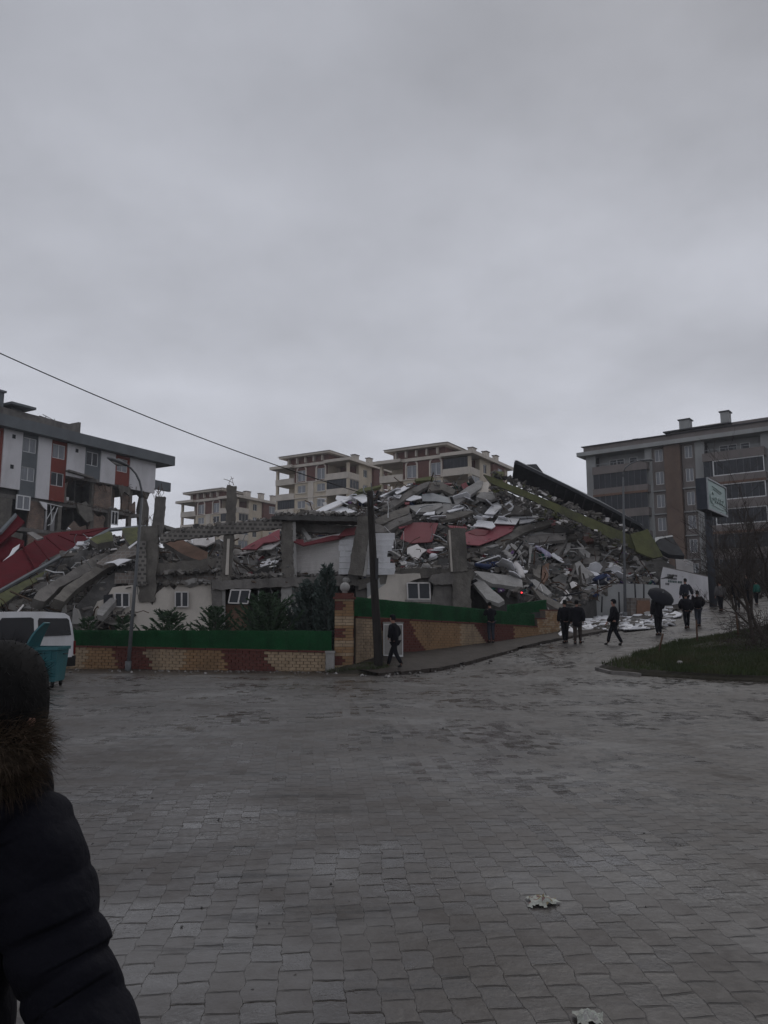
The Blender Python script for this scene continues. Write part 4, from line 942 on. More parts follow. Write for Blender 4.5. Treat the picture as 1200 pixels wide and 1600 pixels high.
fp('column_reveal', [(347, 1000), (347, 920), (352, 920), (352, 1000)], CONCL, -.12, .2, .2)
fp('column', [(440, 905), (439, 815), (457, 813), (459, 905)], CONC2, -.15, .45, 1.0)
fp('column_reveal', [(459, 905), (457, 815), (462, 815), (464, 904)], CONCL, -.15, .25, .3)
fp('column', [(439, 1000), (439, 905), (456, 905), (456, 1000)], CONCL, -.15, .45, .6)
fp('plastered_edge', [(352, 898), (355, 842), (359, 842), (357, 898)], BEIGE, -.2, .2, .2)
fp('column', [(545, 897), (557, 825), (560, 806), (580, 806), (576, 840), (567, 900)], CONC2, -1.1, .5, .6)
fp('column_face', [(567, 900), (577, 836), (583, 822), (581, 845), (572, 900)], CONCL, -1.1, .4, .3)
fp('column', [(705, 894), (701, 826), (727, 824), (731, 892)], CONC2, -1.0, .5, .6)
fp('plastered_edge', [(705, 893), (701, 828), (703.5, 828), (707.5, 893)], BEIGE, -1.06, .1, .2)
fp('column', [(708, 960), (707, 893), (735, 893), (737, 960)], CONC2, -.9, .5, .9)
fp('beam', [(248, 836), (300, 826), (370, 817), (441, 809), (441, 825), (370, 833), (300, 841), (250, 848)], HOLL, -.2, .4, .6, label='long bare concrete beam spanning the standing columns')
fp('beam', [(245, 881), (300, 876), (345, 871), (345, 893), (245, 899)], CONC2, .2, .5, .7)
fp('beam', [(331, 908), (440, 902), (560, 899), (560, 915), (440, 917), (332, 922)], CONC, -.3, .5, .8)
fp('beam', [(424, 807), (480, 805), (562, 808), (562, 815), (480, 813), (424, 812)], CONCD, -.4, 1.6, .5)
fp('beam', [(462, 817), (562, 822), (562, 835), (462, 830)], CONC, .8, .8, .7)
fp('floor_slab', [(560, 906), (640, 888), (740, 890), (740, 906), (640, 903), (560, 922)], CONC2, -.3, 1.0, 1.2)
fp('rendered_wall', [(556, 1000), (562, 955), (571, 936), (585, 925), (603, 912), (606, 897), (656, 896), (658, 903), (640, 909), (672, 910), (674, 940), (672, 1000)], BEIGE, -.35, .2, .8)
fp('plaster_patch', [(573, 912), (606, 898), (608, 912), (590, 926), (574, 936)], PALEG, -.32, .18, 1.0)
fp('bare_wall', [(556, 1000), (556, 905), (705, 896), (735, 900), (735, 1000)], CONC, .0, .3, .6)
fp('brick_infill', [(673, 945), (678, 912), (706, 908), (706, 960), (673, 960)], CONC, -.5, .25, 1.0)
fp('beam', [(672, 908), (676, 898), (708, 894), (708, 912), (680, 914)], CONC, -.9, .6, .8)
fp('partition', [(456, 1000), (456, 917), (470, 917), (470, 1000)], CONCL, .2, .2, .4)
# slabs and floor
m = MB(); zs = P(380, 908, Yf(380)).z
x0, x1 = P(205, 900, 39.5).x, P(735, 900, 41).x
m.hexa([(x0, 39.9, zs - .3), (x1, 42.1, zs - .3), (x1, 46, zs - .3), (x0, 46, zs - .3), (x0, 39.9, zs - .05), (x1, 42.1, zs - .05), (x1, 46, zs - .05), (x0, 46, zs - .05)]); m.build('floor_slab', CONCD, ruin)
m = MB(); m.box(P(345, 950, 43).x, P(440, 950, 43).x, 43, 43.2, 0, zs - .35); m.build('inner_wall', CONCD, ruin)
fp('brown_panel', [(352, 1000), (352, 944), (387, 946), (387, 1000)], BROWNB, .3, .1, .2)
fp('pipe', [(403, 985), (403, 923), (405, 923), (405, 985)], PVC, .1, .08, 0)
m = MB()
for (x_, y_, n_) in ((246, 776, 7), (362, 758, 4), (448, 814, 4), (716, 825, 5), (566, 806, 4), (222, 822, 3)):
    for k in range(n_):
        p_ = P(x_ + rnd.uniform(-8, 8), y_, Yf(x_) + .1); pts_ = [p_]; d_ = Vector((rnd.gauss(0, .2), rnd.gauss(0, .2), 1))
        for q_ in range(3): d_ = (d_ + Vector((rnd.gauss(0, .35), rnd.gauss(0, .3), rnd.gauss(-.1, .3)))).normalized(); pts_.append(pts_[-1] + d_ * rnd.uniform(.12, .3))
        m.tube(pts_, .014, 4, smooth=False)
o = m.build('bare_steel', RUST, ruin); o['kind'] = 'stuff'
m = MB()
for i in range(900):
    seg = rnd.choice((((250, 898), (345, 893)), ((350, 903), (560, 899)), ((580, 893), (735, 888)), ((250, 836), (440, 811)), ((430, 806), (560, 806)), ((218, 915), (330, 912))))
    t_ = rnd.random(); x_ = seg[0][0] + (seg[1][0] - seg[0][0]) * t_; y_ = seg[0][1] + (seg[1][1] - seg[0][1]) * t_; s_ = math.exp(rnd.gauss(-2.3, .5)); m.chunk(P(x_, y_ - 1 - rnd.random() * 2, Yf(x_) + rnd.uniform(-.2, .8)), (s_ * 1.6, s_, s_ * .7), rnd.choices((0, 1, 2, 3, 4), (5, 5, 3, 2, 1))[0])
o = m.build('ledge_debris', [CONC, CONC2, CONCD, CONCL, BRK2], ruin); o['kind'] = 'stuff'
# windows of the ground floor
def rwin(poly, label=None, bars=1, Y=None, pane=GLASS, name='window'):
    cx = sum(p[0] for p in poly) / 4; Y = Y or Yf(cx) - .1
    q = plane_pts(poly, Y, .45, 0)  # tl tr br bl
    tl, tr, br, bl = q; n = (tr - tl).cross(bl - tl).normalized()
    if n.y > 0: n = -n
    m = MB(); wv = .06
    def bar(a, b, w_=wv): 
        d = (b - a).normalized(); s_ = d.cross(n).normalized() * w_ * .5; m.hexa([a - s_, b - s_, b + s_, a + s_, a - s_ + n * .07, b - s_ + n * .07, b + s_ + n * .07, a + s_ + n * .07])
    bar(tl, tr); bar(tr, br); bar(br, bl); bar(bl, tl)
    for k in range(bars): t = (k + 1) / (bars + 1); bar(tl.lerp(tr, t), bl.lerp(br, t), wv * 1.3)
    o = m.build(name, FOAM2, ruin)
    if label: o['label'] = label
    m = MB(); m.prism([p + n * .02 for p in q], n * -.02); m.build('pane', pane, o)
    return o
rwin([(274, 925), (294, 925), (294, 948), (274, 948)], bars=1)
rwin([(180, 927), (202, 927), (202, 948), (180, 948)], bars=1)
rwin([(636, 911), (671, 911), (672, 936), (637, 936)], bars=1, Y=Yf(650) - .5, pane=GLASS)
rwin([(361, 922), (391, 922), (387, 943), (357, 942)], 'white window frame torn loose and hanging askew in the dark opening', Y=Yf(375) - .5)
fp('window_sill', [(634, 937), (674, 938), (674, 941), (634, 940)], CONCL, -.62, .2, 0)
fp('dark_doorway_plate', [(162, 990), (162, 930), (176, 928), (176, 990)], DARKM, .0, .1, .4)  # solid dark plate painting the shade inside a doorway
# white siding
sd_ = thing('lap_siding_sheet', tuple(P(500, 898, 40)), 'large sheet of white lap siding tilted between two bare columns', 'panel')
for i in range(9):
    a = i / 9; b = (i + .94) / 9
    pl('siding_board', None, [(463 - 5 * a, 846 + 53 * a), (532 - 2 * a, 834 + 60 * a), (532 - 2 * b, 834 + 60 * b), (463 - 5 * b, 846 + 53 * b)], FOAM2, 41.0 - .02 * i, .03, 0, -1.5, .15, 30, parent=sd_)
sd2 = thing('lap_siding_sheet', tuple(P(590, 898, 40)), 'bright white broken siding boards right of the leaning column', 'panel')
for i, (x0, x1) in enumerate(((530, 617), (530, 616), (529, 612), (531, 606), (530, 610), (530, 617), (529, 618))):
    y = 834 + i * 9.2; pl('siding_board', None, [(x0, y), (x1, y - 1 + i * .2), (x1 + rnd.uniform(-3, 1), y + 8.6), (x0, y + 8.2)], FOAM, 40.9 - .06 * i, .04, 0, -1.0, .4, 25, parent=sd2)
pl('red_trim', 'thin dark red strip along the top of the white siding', [(458, 842), (474, 843), (475, 848), (530, 834), (559, 822), (558, 829), (531, 841), (474, 852), (459, 846)], REDS, 40.7, .08, ja=.3, cat='trim')
pl('red_roof_sheet', 'small bright red panel behind the top of the leaning column', [(528, 838), (540, 826), (558, 823), (556, 835)], REDS, 40.9, .06, cat='panel', ja=.3)
pl('red_roof_sheet', 'small faded pink panel left of the white siding', [(475, 816), (497, 818), (492, 828), (480, 828)], PINK, 42.5, .06, cat='panel')
# --- roof edge of the fallen top floor
pl('fallen_roof_beam', 'long olive green roof edge beam slanting down to the right', [(756, 741), (768, 745), (860, 783), (940, 817), (1002, 843), (1030, 860), (1026, 870), (992, 860), (930, 829), (860, 795), (766, 754)], OLIVE, 47.5, .25, 0.0, .3, .7, 14, cat='beam', m2=CONC)
pl('fallen_roof_block', 'olive green broken block at the upper end of the slanting beam', [(771, 736), (788, 737), (786, 752), (768, 746)], OLIVE, 48.5, .8, cat='beam')
fr = thing('fallen_roof', tuple(P(920, 800, 51)), 'dark sheet metal roof sliding down behind the olive beam', 'roof')
pl('roof_sheet', None, [(803, 727), (806, 724), (870, 755), (938, 789), (1000, 822), (1020, 842), (1000, 846), (940, 816), (860, 783), (800, 752)], DARKM, 50.0, .25, -1, -6, .3, 16, parent=fr)
pl('ridge_flashing', None, [(804, 722), (808, 722), (938, 785), (1003, 822), (1003, 824), (938, 788.5), (870, 755.5), (804, 725)], PALEG, 49.2, .15, -1, -6, .1, 40, parent=fr)
for i in range(13):
    x = 812 + i * 14.5; y = 729 + i * 7.3; pl('roof_rib', None, [(x, y), (x + 1.6, y + .8), (x - 4, y + 22), (x - 5.6, y + 21)], DMET, 49.6 - i * .14, .05, 0, -6, 0, parent=fr)
pl('roof_fragment', 'small dark broken gable standing up behind the metal roof', [(815, 729), (820, 726), (838, 725), (848, 738), (853, 746), (835, 740)], DARKM, 52, .3, cat='roof')
pl('fallen_soffit', 'dull olive curved slab at the lower end of the roof', [(985, 835), (1012, 826), (1023, 845), (1030, 858), (1036, 869), (1020, 872), (995, 862)], OLIVE, 46.9, .2, 0, 1, cat='slab')
pl('dark_roof_piece', 'black roof piece with pale metal edge beyond the lower end of the beam', [(1024, 842), (1050, 838), (1062, 855), (1070, 868), (1045, 866), (1030, 858)], DARKM, 49, .3, cat='roof')
pl('metal_edge', 'pale metal strip along the top of the black roof piece', [(1023, 840), (1050, 836), (1052, 838), (1030, 842), (1024, 847)], METAL, 48.7, .1, ja=.1, cat='trim')
pl('dark_void_sheet', 'dark sheet painted as the shaded void under the lower roof end', [(985, 868), (1030, 872), (1055, 885), (1052, 900), (1030, 905), (1000, 880)], CONCD, 49.5, .3, cat='wall')  # dark sheet stands in for the shade of the void
lb = pl('white_board', 'white board with painted reflections standing beyond the painted wall', [(1055, 868), (1083, 878), (1084, 898), (1057, 893)], FOAM2, 52, .06, 1, 0, 0, cat='board', m2=DMET)
for i in range(4): pl('painted_reflection', None, [(1070 + i * 2.8, 884 - i * .4), (1071.3 + i * 2.8, 884 - i * .4), (1079.0 + i * 1.2, 876.5 + i * 2.2), (1078 + i * 1.2, 876 + i * 2.2)], FOAM, 51.9, .02, 1, 0, 0, parent=lb)  # pale diagonal strips paint reflections onto the board
# --- left collapsed roof
pl('fallen_red_roof', 'broad dark red roof sheet sliding down behind the white van', [(-60, 900), (0, 880), (30, 860), (60, 841), (80, 833), (130, 828), (170, 824), (122, 850), (60, 886), (0, 920), (-60, 950)], REDD, 45, .14, 3, 9, .5, 16, cat='roof')
_rr = [o_ for o_ in bpy.data.objects if o_.name == 'fallen_red_roof'][0]
for i in range(11):
    t_ = i / 10; xa, ya = 165 - 225 * t_ * .98, 826 + 118 * t_; xb, yb = 150 - 235 * t_ * .95, 827 + 60 * t_
    xa, ya = (168 - 228 * t_, 825 + 124 * t_ + 0); xb, yb = (128 - 188 * t_, 829 + 68 * t_ * t_ + 4)
    pl('seam_rib', None, [(xa, ya), (xa + 1.4, ya - .6), (xb + 1.4, yb - .6), (xb, yb)], REDD, 44.9 + 3 * ((xa + xb) / 2 - 15) / 100 * .9 - .15, .07, 3, 9, .2, 30, parent=_rr)
pl('roof_edge_trim', 'pale metal gutter edge below the broad red roof sheet', [(-60, 952), (0, 920), (122, 851), (170, 825), (228, 820), (228, 822), (172, 828), (124, 854), (0, 923), (-60, 956)], GREYP, 43.8, .15, 3, 9, .15, 40, cat='trim')
pl('red_roof_fragment', 'upper red roof piece with a pale edge at the far left', [(-40, 850), (2, 828), (25, 803), (38, 815), (18, 834), (-10, 855)], REDD, 47.5, .12, cat='roof')
pl('roof_edge_trim', 'short pale metal edge on the upper red roof piece', [(-40, 849), (0, 827), (24, 801), (26, 804), (2, 831), (-40, 853)], GREYP, 47.2, .15, ja=.1, cat='trim')
pl('red_roof_fragment', 'crumpled red roof piece between the broad sheet and the upper piece', [(-30, 872), (0, 848), (14, 837), (38, 845), (36, 852), (12, 872), (-20, 890)], REDD, 46.6, .1, cat='roof')
pl('white_strip', 'white torn strip on the crumpled red roof piece', [(3, 878), (14, 868), (20, 857), (31, 850), (29, 856), (20, 866), (8, 879)], FOAM, 45.8, .05, cat='strip')
pl('white_strip', 'pale slab lying above the broad red roof sheet', [(42, 832), (52, 831), (68, 840), (58, 843)], CONCL, 46.2, .1, cat='slab')
pl('olive_fascia', 'olive green fascia block at the top end of the left roof', [(190, 826), (228, 822), (231, 838), (215, 843), (203, 852), (196, 842)], OLIVE, 42.6, .4, cat='fascia', m2=CONC)
pl('olive_fascia', 'torn olive green fascia piece beside the dark gap of the left roof', [(140, 842), (170, 830), (175, 832), (177, 845), (160, 848), (152, 850)], OLIVE, 42.7, .4, cat='fascia', m2=CONC)
pl('olive_fascia', 'long olive green strip under the gutter of the left roof', [(-60, 960), (0, 927), (70, 892), (140, 858), (148, 861), (100, 886), (40, 918), (0, 948), (-60, 985)], OLIVE, 42.2, .3, 3, 6, .8, cat='fascia', m2=CONC)
pl('fallen_beam', 'thick concrete slab edge slanting under the left roof', [(52, 935), (60, 922), (110, 893), (150, 868), (192, 852), (200, 856), (176, 872), (130, 898), (92, 918), (70, 940)], CONC, 41.6, .5, 3, 5, .8, cat='beam')
pl('fallen_beam', 'second rough concrete beam below the left roof slab', [(84, 935), (100, 918), (150, 885), (205, 842), (212, 848), (198, 868), (160, 892), (118, 922), (100, 940)], CONC2, 40.9, .5, 3, 5, .9, cat='beam')
pl('fallen_beam', 'concrete post leaning against the pale wall near the small trees', [(151, 960), (153, 952), (180, 928), (184, 931), (180, 940), (160, 962)], CONCL, 38.6, .3, cat='beam')
pl('fallen_slab', 'brown broken wall piece under the left roof slab', [(150, 880), (168, 868), (212, 852), (214, 866), (188, 876), (160, 884)], BRK2, 40.8, .2, cat='slab')
pl('white_strip', 'white shredded strip hanging over the brown wall piece', [(162, 880), (186, 873), (206, 874), (190, 880), (184, 884), (178, 879)], FOAM, 40.3, .04, cat='strip')
pl('white_strip', 'thin white bar leaning near the olive block', [(200, 855), (214, 845), (215, 847), (202, 857)], FOAM, 40.3, .04, ja=.1, cat='strip')
pl('brick_wall_piece', 'square brown brick wall piece beside the hollow block column', [(178, 912), (180, 895), (202, 896), (204, 912)], BRK2, 39.8, .2, ay=0, cat='wall')
pl('fallen_slab', 'dark slanting slab resting on the ground floor under the left roof', [(118, 975), (120, 945), (148, 915), (200, 880), (206, 890), (170, 925), (150, 950), (135, 978)], CONCD, 40.0, .4, ay=3, cat='slab')
pl('fallen_slab', 'pale upright slab behind the rear of the van', [(112, 975), (114, 950), (120, 952), (128, 975)], CONCL, 37.6, .25, ay=0, cat='slab')
pl('fallen_slab', 'pale post in the dark heap above the van', [(97, 958), (97, 935), (101, 934), (102, 957)], CONCL, 38.2, .2, ay=0, cat='slab')
pl('white_strip', 'thin pale stick in the heap above the van', [(24, 958), (36, 944), (37.5, 945), (26, 959)], FOAM2, 37.6, .04, ja=.1, cat='strip')
# --- pieces on the left of the main heap
pl('fallen_slab', 'orange brown floor slab sagging between the first two columns', [(254, 835), (275, 835), (290, 846), (325, 863), (322, 878), (300, 872), (285, 866), (254, 846)], BROWNB, 41.6, .3, cat='slab', m2=CONC, off=.6)
pl('ceiling_sheet', 'white crumpled ceiling panel under the long beam', [(286, 843), (302, 833), (335, 832), (336, 846), (322, 853), (304, 851)], FOAM2, 44.5, .08, cat='panel')
pl('white_strip', 'bent white frame bars left of the crumpled ceiling panel', [(285, 845), (300, 838), (302, 848), (300, 849), (298, 841), (287, 848)], FOAM, 44, .05, ja=.1, cat='strip')
pl('pink_roof_sheet', 'pink red roof sheet seen between the second and third column', [(377, 858), (398, 846), (437, 827), (437, 844), (412, 848), (400, 858)], PINK, 43.5, .07, cat='panel')
pl('white_strip', 'white sheet edge below the pink roof sheet', [(374, 864), (400, 858), (437, 844), (437, 848), (424, 858), (398, 860), (378, 865)], FOAM2, 43.2, .06, cat='strip')
pl('floor_slab_piece', 'dark ribbed floor piece sagging behind the third column', [(365, 876), (395, 872), (440, 868), (440, 880), (400, 884), (382, 890), (366, 886)], CONCD, 43.3, .4, cat='slab')
pl('fallen_beam', 'light timber bar under the white sheet edge', [(422, 872), (438, 868), (438, 870), (423, 875)], CONCL, 42.5, .08, ja=.1, cat='bar')
pl('fallen_beam', 'leaning thin concrete prop right of the third column', [(466, 820), (470, 818), (487, 842), (481, 844)], CONCL, 41.0, .2, ja=.2, cat='beam')
for (x, y, s_, mt, lab, cat, nm) in ((303, 900, .42, PURP, 'purple bundle on the ledge above the small window', 'bundle', 'cloth_bundle'), (316, 899, .3, BEIGE, 'cream bundle beside the purple one on the ledge', 'bundle', 'cloth_bundle'), (293, 898, .26, PINK, 'small pink bundle left of the purple one', 'bundle', 'cloth_bundle'), (677, 869.5, .23, FOAM, 'round white basin lying right of the white board', 'basin', 'basin'), (665, 886, .24, CONCL, 'pale crumpled cloth below the round basin', 'cloth', 'cloth_bundle'), (541, 907, .2, CONCL, 'white plastic dome on the beam above the pillar', 'lamp', 'dome_lamp')):
    m = MB(); c = P(x, y, Ym(x, y) - .7 if nm != 'dome_lamp' else 40.5); m.ball(c, s_, 7, 0, 1.1, .8, .85, s_ * .16 if 'bundle' in nm else s_ * .03); tag(m.build(nm, mt), lab, cat)
m = MB(); c = P(356, 893, 40.5); m.loft([[c + Vector((math.cos(a) * r_, math.sin(a) * r_, z)) for a in [k * .785 for k in range(8)]] for r_, z in ((.10, -.28), (.17, .2), (.19, .2), (.19, .24), (.15, .24))]); tag(m.build('bucket', FOAM), 'white bucket on the beam left of the third column', 'bucket')

# --- main heap: big pieces
L = [
 ('red_roof_sheet', 'large deep red roof panel in the middle of the heap', [(637, 817), (660, 816), (685, 817), (675, 846), (642, 849), (625, 842)], REDS, 'panel'),
 ('red_roof_sheet', 'small red scrap at the upper left corner of the large red panel', [(622, 823), (637, 818), (636, 822), (625, 826)], PINK, 'panel'),
 ('red_roof_sheet', 'red roof sheets fallen flat in front of the white boards', [(726, 832), (745, 826), (770, 819), (806, 818), (800, 830), (775, 842), (748, 852), (728, 850)], PINK, 'panel'),
 ('red_roof_sheet', 'dark red folded piece lying on the flat red sheets', [(732, 832), (742, 826), (765, 829), (758, 836), (745, 837)], REDS, 'panel'),
 ('red_roof_sheet', 'narrow red strip at the upper left of the flat red sheets', [(700, 821), (728, 823), (730, 826), (702, 824)], PINK, 'panel'),
 ('red_roof_sheet', 'red triangle hanging at the right tip of the white boards', [(854, 812), (875, 805), (868, 820), (860, 822)], REDS, 'panel'),
 ('red_roof_sheet', 'small dusty red sheet below the large red panel', [(662, 860), (674, 857), (686, 862), (672, 864)], PINK, 'panel'),
 ('red_roof_sheet', 'tiny bright red scrap above the large red panel', [(632, 785), (640, 784), (639, 788), (633, 788)], REDS, 'panel'),
 ('red_roof_sheet', 'small red and white scrap by the cream block balcony', [(720, 757), (728, 753), (732, 760), (724, 764)], REDS, 'panel'),
 ('pink_slab', 'thick pink slab end sticking out at the right of the heap', [(901, 815), (912, 811), (930, 815), (936, 823), (925, 828), (905, 821)], PINK, 'slab'),
 ('red_cloth', 'dull red wall patch below the pink slab end', [(911, 834), (925, 831), (928, 845), (912, 848)], BRED, 'panel'),
 ('white_board', 'bright white board behind the flat red sheets', [(772, 817), (778, 808), (812, 810), (806, 819), (790, 818)], FOAM, 'board'),
 ('white_board', 'white board with a torn corner at the left of the bright ones', [(739, 822), (746, 812), (770, 815), (774, 822), (768, 826), (756, 823)], FOAM, 'board'),
 ('white_board', 'long thin white board at the back of the white group', [(797, 808), (812, 804), (846, 806), (848, 808), (815, 809)], FOAM, 'board'),
 ('white_board', 'white board right of the brightest one', [(812, 811), (843, 808), (840, 813), (811, 818)], FOAM, 'board'),
 ('white_board', 'white triangular board at the right tip', [(846, 808), (858, 799), (878, 797), (867, 806), (852, 810)], FOAM, 'board'),
 ('white_board', 'ragged white strip running down to the right under the olive beam', [(780, 779), (786, 775), (798, 775), (803, 781), (825, 789), (836, 796), (849, 801), (843, 805), (830, 799), (818, 791), (796, 784)], FOAM, 'board'),
 ('white_board', 'upright white board with a notched corner above the flat ones', [(757, 802), (770, 787), (777, 784), (784, 792), (773, 803)], FOAM, 'board'),
 ('white_board', 'small white piece under the notched board', [(752, 806), (760, 804), (772, 804), (770, 808), (760, 808)], FOAM, 'board'),
 ('beige_wall_piece', 'wide beige wall panel below the olive beam', [(744, 776), (751, 769), (775, 767), (784, 776), (767, 781), (756, 780)], CONCL, 'panel'),
 ('wall_chunk', 'beige wall block at the top of the long diagonal beam', [(744, 770), (748, 755), (765, 752), (763, 769)], BEIGE, 'wall'),
 ('white_board', 'long white roof lining climbing the left shoulder of the heap', [(480, 805), (500, 794), (520, 785), (560, 769), (580, 763), (576, 769), (545, 781), (520, 793), (498, 803)], FOAM, 'board'),
 ('white_board', 'blotched white sheet near the top of the wooden pole', [(550, 776), (561, 772), (577, 774), (573, 783), (566, 786), (560, 781)], FOAM, 'board'),
 ('white_board', 'white flap spilling over the slab on the left shoulder', [(516, 797), (532, 790), (557, 799), (550, 804), (536, 803), (526, 806)], FOAM, 'board'),
 ('white_board', 'slim white board at the crest right of the pole', [(617, 769), (630, 760), (641, 756), (642, 760), (632, 766), (620, 772)], FOAM, 'board'),
 ('white_board', 'little white plate below the slim crest board', [(614, 773), (628, 773), (624, 778), (618, 777)], FOAM, 'board'),
 ('white_board', 'thin white splinter left of the crest board', [(593, 775), (606, 769), (608, 770), (596, 776)], FOAM, 'board'),
 ('white_board', 'white triangle at the foot of the diagonal beam', [(661, 804), (674, 796), (680, 793), (679, 803), (670, 804)], FOAM, 'board'),
 ('white_board', 'slender white lath right of the white triangle', [(698, 798), (712, 794), (725, 792), (724, 794), (702, 800)], FOAM, 'board'),
 ('white_board', 'big dusty white board with a pointed end below the red panel', [(636, 856), (652, 850), (657, 855), (667, 859), (660, 864), (652, 875), (647, 872), (636, 865)], FOAM2, 'board'),
 ('pale_bar', 'pale bar pointing down left of the dusty white board', [(609, 860), (614, 860), (632, 870), (628, 872)], CONCL, 'beam'),
 ('olive_strip', 'thin olive strip behind the left shoulder of the heap', [(552, 771), (564, 763), (597, 757), (596, 760), (575, 766)], OLIVE, 'beam'),
 ('olive_strip', 'short olive block on the crest below the cream block', [(648, 748), (672, 744), (678, 746), (676, 750), (650, 752)], OLIVE, 'beam'),
 ('metal_shutter', 'bluish grey corrugated sheet near the crest', [(659, 772), (676, 770), (700, 777), (704, 786), (680, 783), (660, 783)], METAL, 'sheet'),
 ('metal_shutter', 'crumpled grey sheet under the corrugated one', [(636, 790), (660, 788), (690, 786), (692, 790), (672, 800), (650, 800)], CONCL, 'sheet'),
 ('fallen_beam', 'long dark floor edge slanting from the pole to the crest', [(590, 802), (588, 796), (640, 766), (660, 755), (672, 752), (668, 760), (640, 776), (600, 803)], CONC, 'beam'),
 ('fallen_beam', 'long pale diagonal beam with holes right of the crest', [(679, 800), (682, 795), (720, 768), (748, 750), (755, 752), (752, 762), (718, 786), (690, 806)], CONCL, 'beam'),
 ('fallen_slab', 'grey slab carrying loose stones on the left shoulder', [(479, 812), (500, 804), (560, 808), (578, 815), (600, 822), (600, 832), (560, 830), (482, 820)], CONC, 'slab'),
 ('fallen_slab', 'upper grey floor slab under the large dark edge', [(586, 812), (610, 800), (640, 790), (640, 802), (612, 812), (590, 822)], CONC2, 'slab'),
 ('fallen_slab', 'lower grey floor slab under the large dark edge', [(588, 826), (612, 814), (642, 803), (644, 812), (620, 822), (600, 832)], CONC, 'slab'),
 ('fallen_slab', 'curved dark slab arching above the corrugated sheet', [(668, 768), (672, 753), (690, 753), (712, 766), (708, 773), (690, 765)], CONC2, 'slab'),
 ('fallen_slab', 'brown grey slab lying behind the white triangle', [(678, 806), (700, 802), (735, 797), (740, 800), (720, 808), (690, 814)], CONC2, 'slab'),
 ('fallen_slab', 'grey wall field behind the upright white board', [(783, 806), (784, 788), (800, 786), (830, 797), (832, 803), (800, 804)], CONC, 'slab'),
 ('fallen_slab', 'long floor edge running under the white boards', [(748, 856), (775, 846), (812, 822), (860, 812), (862, 818), (820, 832), (790, 848), (752, 864)], CONC2, 'slab'),
 ('fallen_slab', 'ribbed grey floor slab under the right white boards', [(806, 838), (830, 836), (884, 832), (884, 843), (840, 848), (808, 848)], CONC, 'slab'),
 ('fallen_slab', 'thin pale lath under the ribbed floor slab', [(824, 833), (878, 829), (880, 832), (826, 837)], CONCL, 'slab'),
 ('fallen_slab', 'dark horizontal slab above the lavender bedding', [(800, 826), (850, 822), (900, 822), (898, 830), (850, 832), (802, 834)], CONCD, 'slab'),
 ('fallen_slab', 'thick pale slab leaning above the green screen', [(731, 893), (738, 890), (762, 914), (788, 938), (779, 943), (760, 936), (740, 912)], CONCL, 'slab'),
 ('fallen_slab', 'curved beige slab over the dark opening', [(738, 891), (760, 894), (800, 900), (816, 906), (817, 918), (800, 916), (770, 912), (755, 905)], CONCL, 'slab'),
 ('fallen_slab', 'broad tilted slab right of the lavender bedding', [(863, 864), (872, 848), (882, 838), (889, 837), (884, 850), (871, 870), (866, 882)], CONC, 'slab'),
 ('fallen_slab', 'pale leaf shaped slab standing upright', [(880, 866), (886, 850), (892, 847), (891, 858), (884, 864)], CONCL, 'slab'),
 ('fallen_slab', 'pale wedge slab right of the leaf shaped one', [(902, 854), (910, 855), (923, 865), (921, 872), (913, 869), (906, 862)], CONCL, 'slab'),
 ('fallen_slab', 'wide grey slab lying below the pale wedge', [(910, 875), (926, 869), (938, 869), (934, 878), (922, 881), (911, 881)], CONC, 'slab'),
 ('fallen_slab', 'big light grey slab with fold lines in the right part', [(898, 880), (906, 876), (914, 886), (928, 897), (922, 901), (912, 906), (902, 898)], CONCL, 'slab'),
 ('fallen_slab', 'thin pale shelf sticking out to the right', [(934, 863), (946, 866), (959, 869), (955, 872), (938, 867)], CONCL, 'slab'),
 ('fallen_slab', 'pale slab sloping down beyond the thin shelf', [(944, 876), (950, 873), (972, 886), (969, 893), (956, 886)], CONCL, 'slab'),
 ('fallen_slab', 'long pale slab behind the tall lamp post', [(979, 865), (985, 862), (1008, 880), (1006, 887), (990, 876)], CONCL, 'slab'),
 ('fallen_slab', 'flat pale slab at the foot of the olive soffit', [(950, 853), (968, 856), (970, 860), (952, 858)], CONCL, 'slab'),
 ('fallen_slab', 'grey slab standing on edge by the pink slab', [(936, 846), (940, 825), (948, 826), (950, 852), (942, 856)], CONC2, 'slab'),
 ('fallen_slab', 'small cream block above the two dark figures', [(890, 911), (895, 908), (902, 911), (901, 918), (893, 919)], FOAM2, 'block'),
 ('fallen_slab', 'white ribbed plate above the two dark figures', [(880, 924), (885, 921), (894, 933), (891, 936)], FOAM2, 'block'),
 ('fallen_slab', 'narrow slab propped left of the cream block', [(887, 908), (897, 886), (899, 889), (890, 910)], CONC, 'slab'),
 ('fallen_slab', 'brown upright board in the middle of the right part', [(848, 882), (858, 880), (857, 900), (850, 911), (846, 905)], BROWNB, 'board'),
 ('fallen_slab', 'dark grey board beside the brown one', [(832, 884), (846, 882), (844, 904), (834, 898)], CONC2, 'board'),
 ('fallen_slab', 'long slab sliding down to the wall end', [(828, 906), (836, 905), (850, 914), (862, 926), (856, 930), (838, 918)], CONCL, 'slab'),
 ('fallen_slab', 'brown grey slab lying just behind the stepped wall', [(830, 916), (850, 930), (878, 944), (884, 954), (868, 950), (845, 936)], CONC2, 'slab'),
 ('fallen_slab', 'dark slab above the two dark figures', [(862, 905), (880, 895), (886, 902), (884, 915), (870, 912)], CONCD, 'slab'),
 ('fallen_slab', 'flat grey piece in the gap behind the two dark figures', [(868, 918), (878, 911), (888, 912), (880, 922), (872, 924)], CONC, 'slab'),
 ('fallen_slab', 'twisted grey strip hanging left of the lavender bedding', [(826, 852), (832, 852), (830, 870), (828, 888), (825, 884), (827, 866)], CONCL, 'strip'),
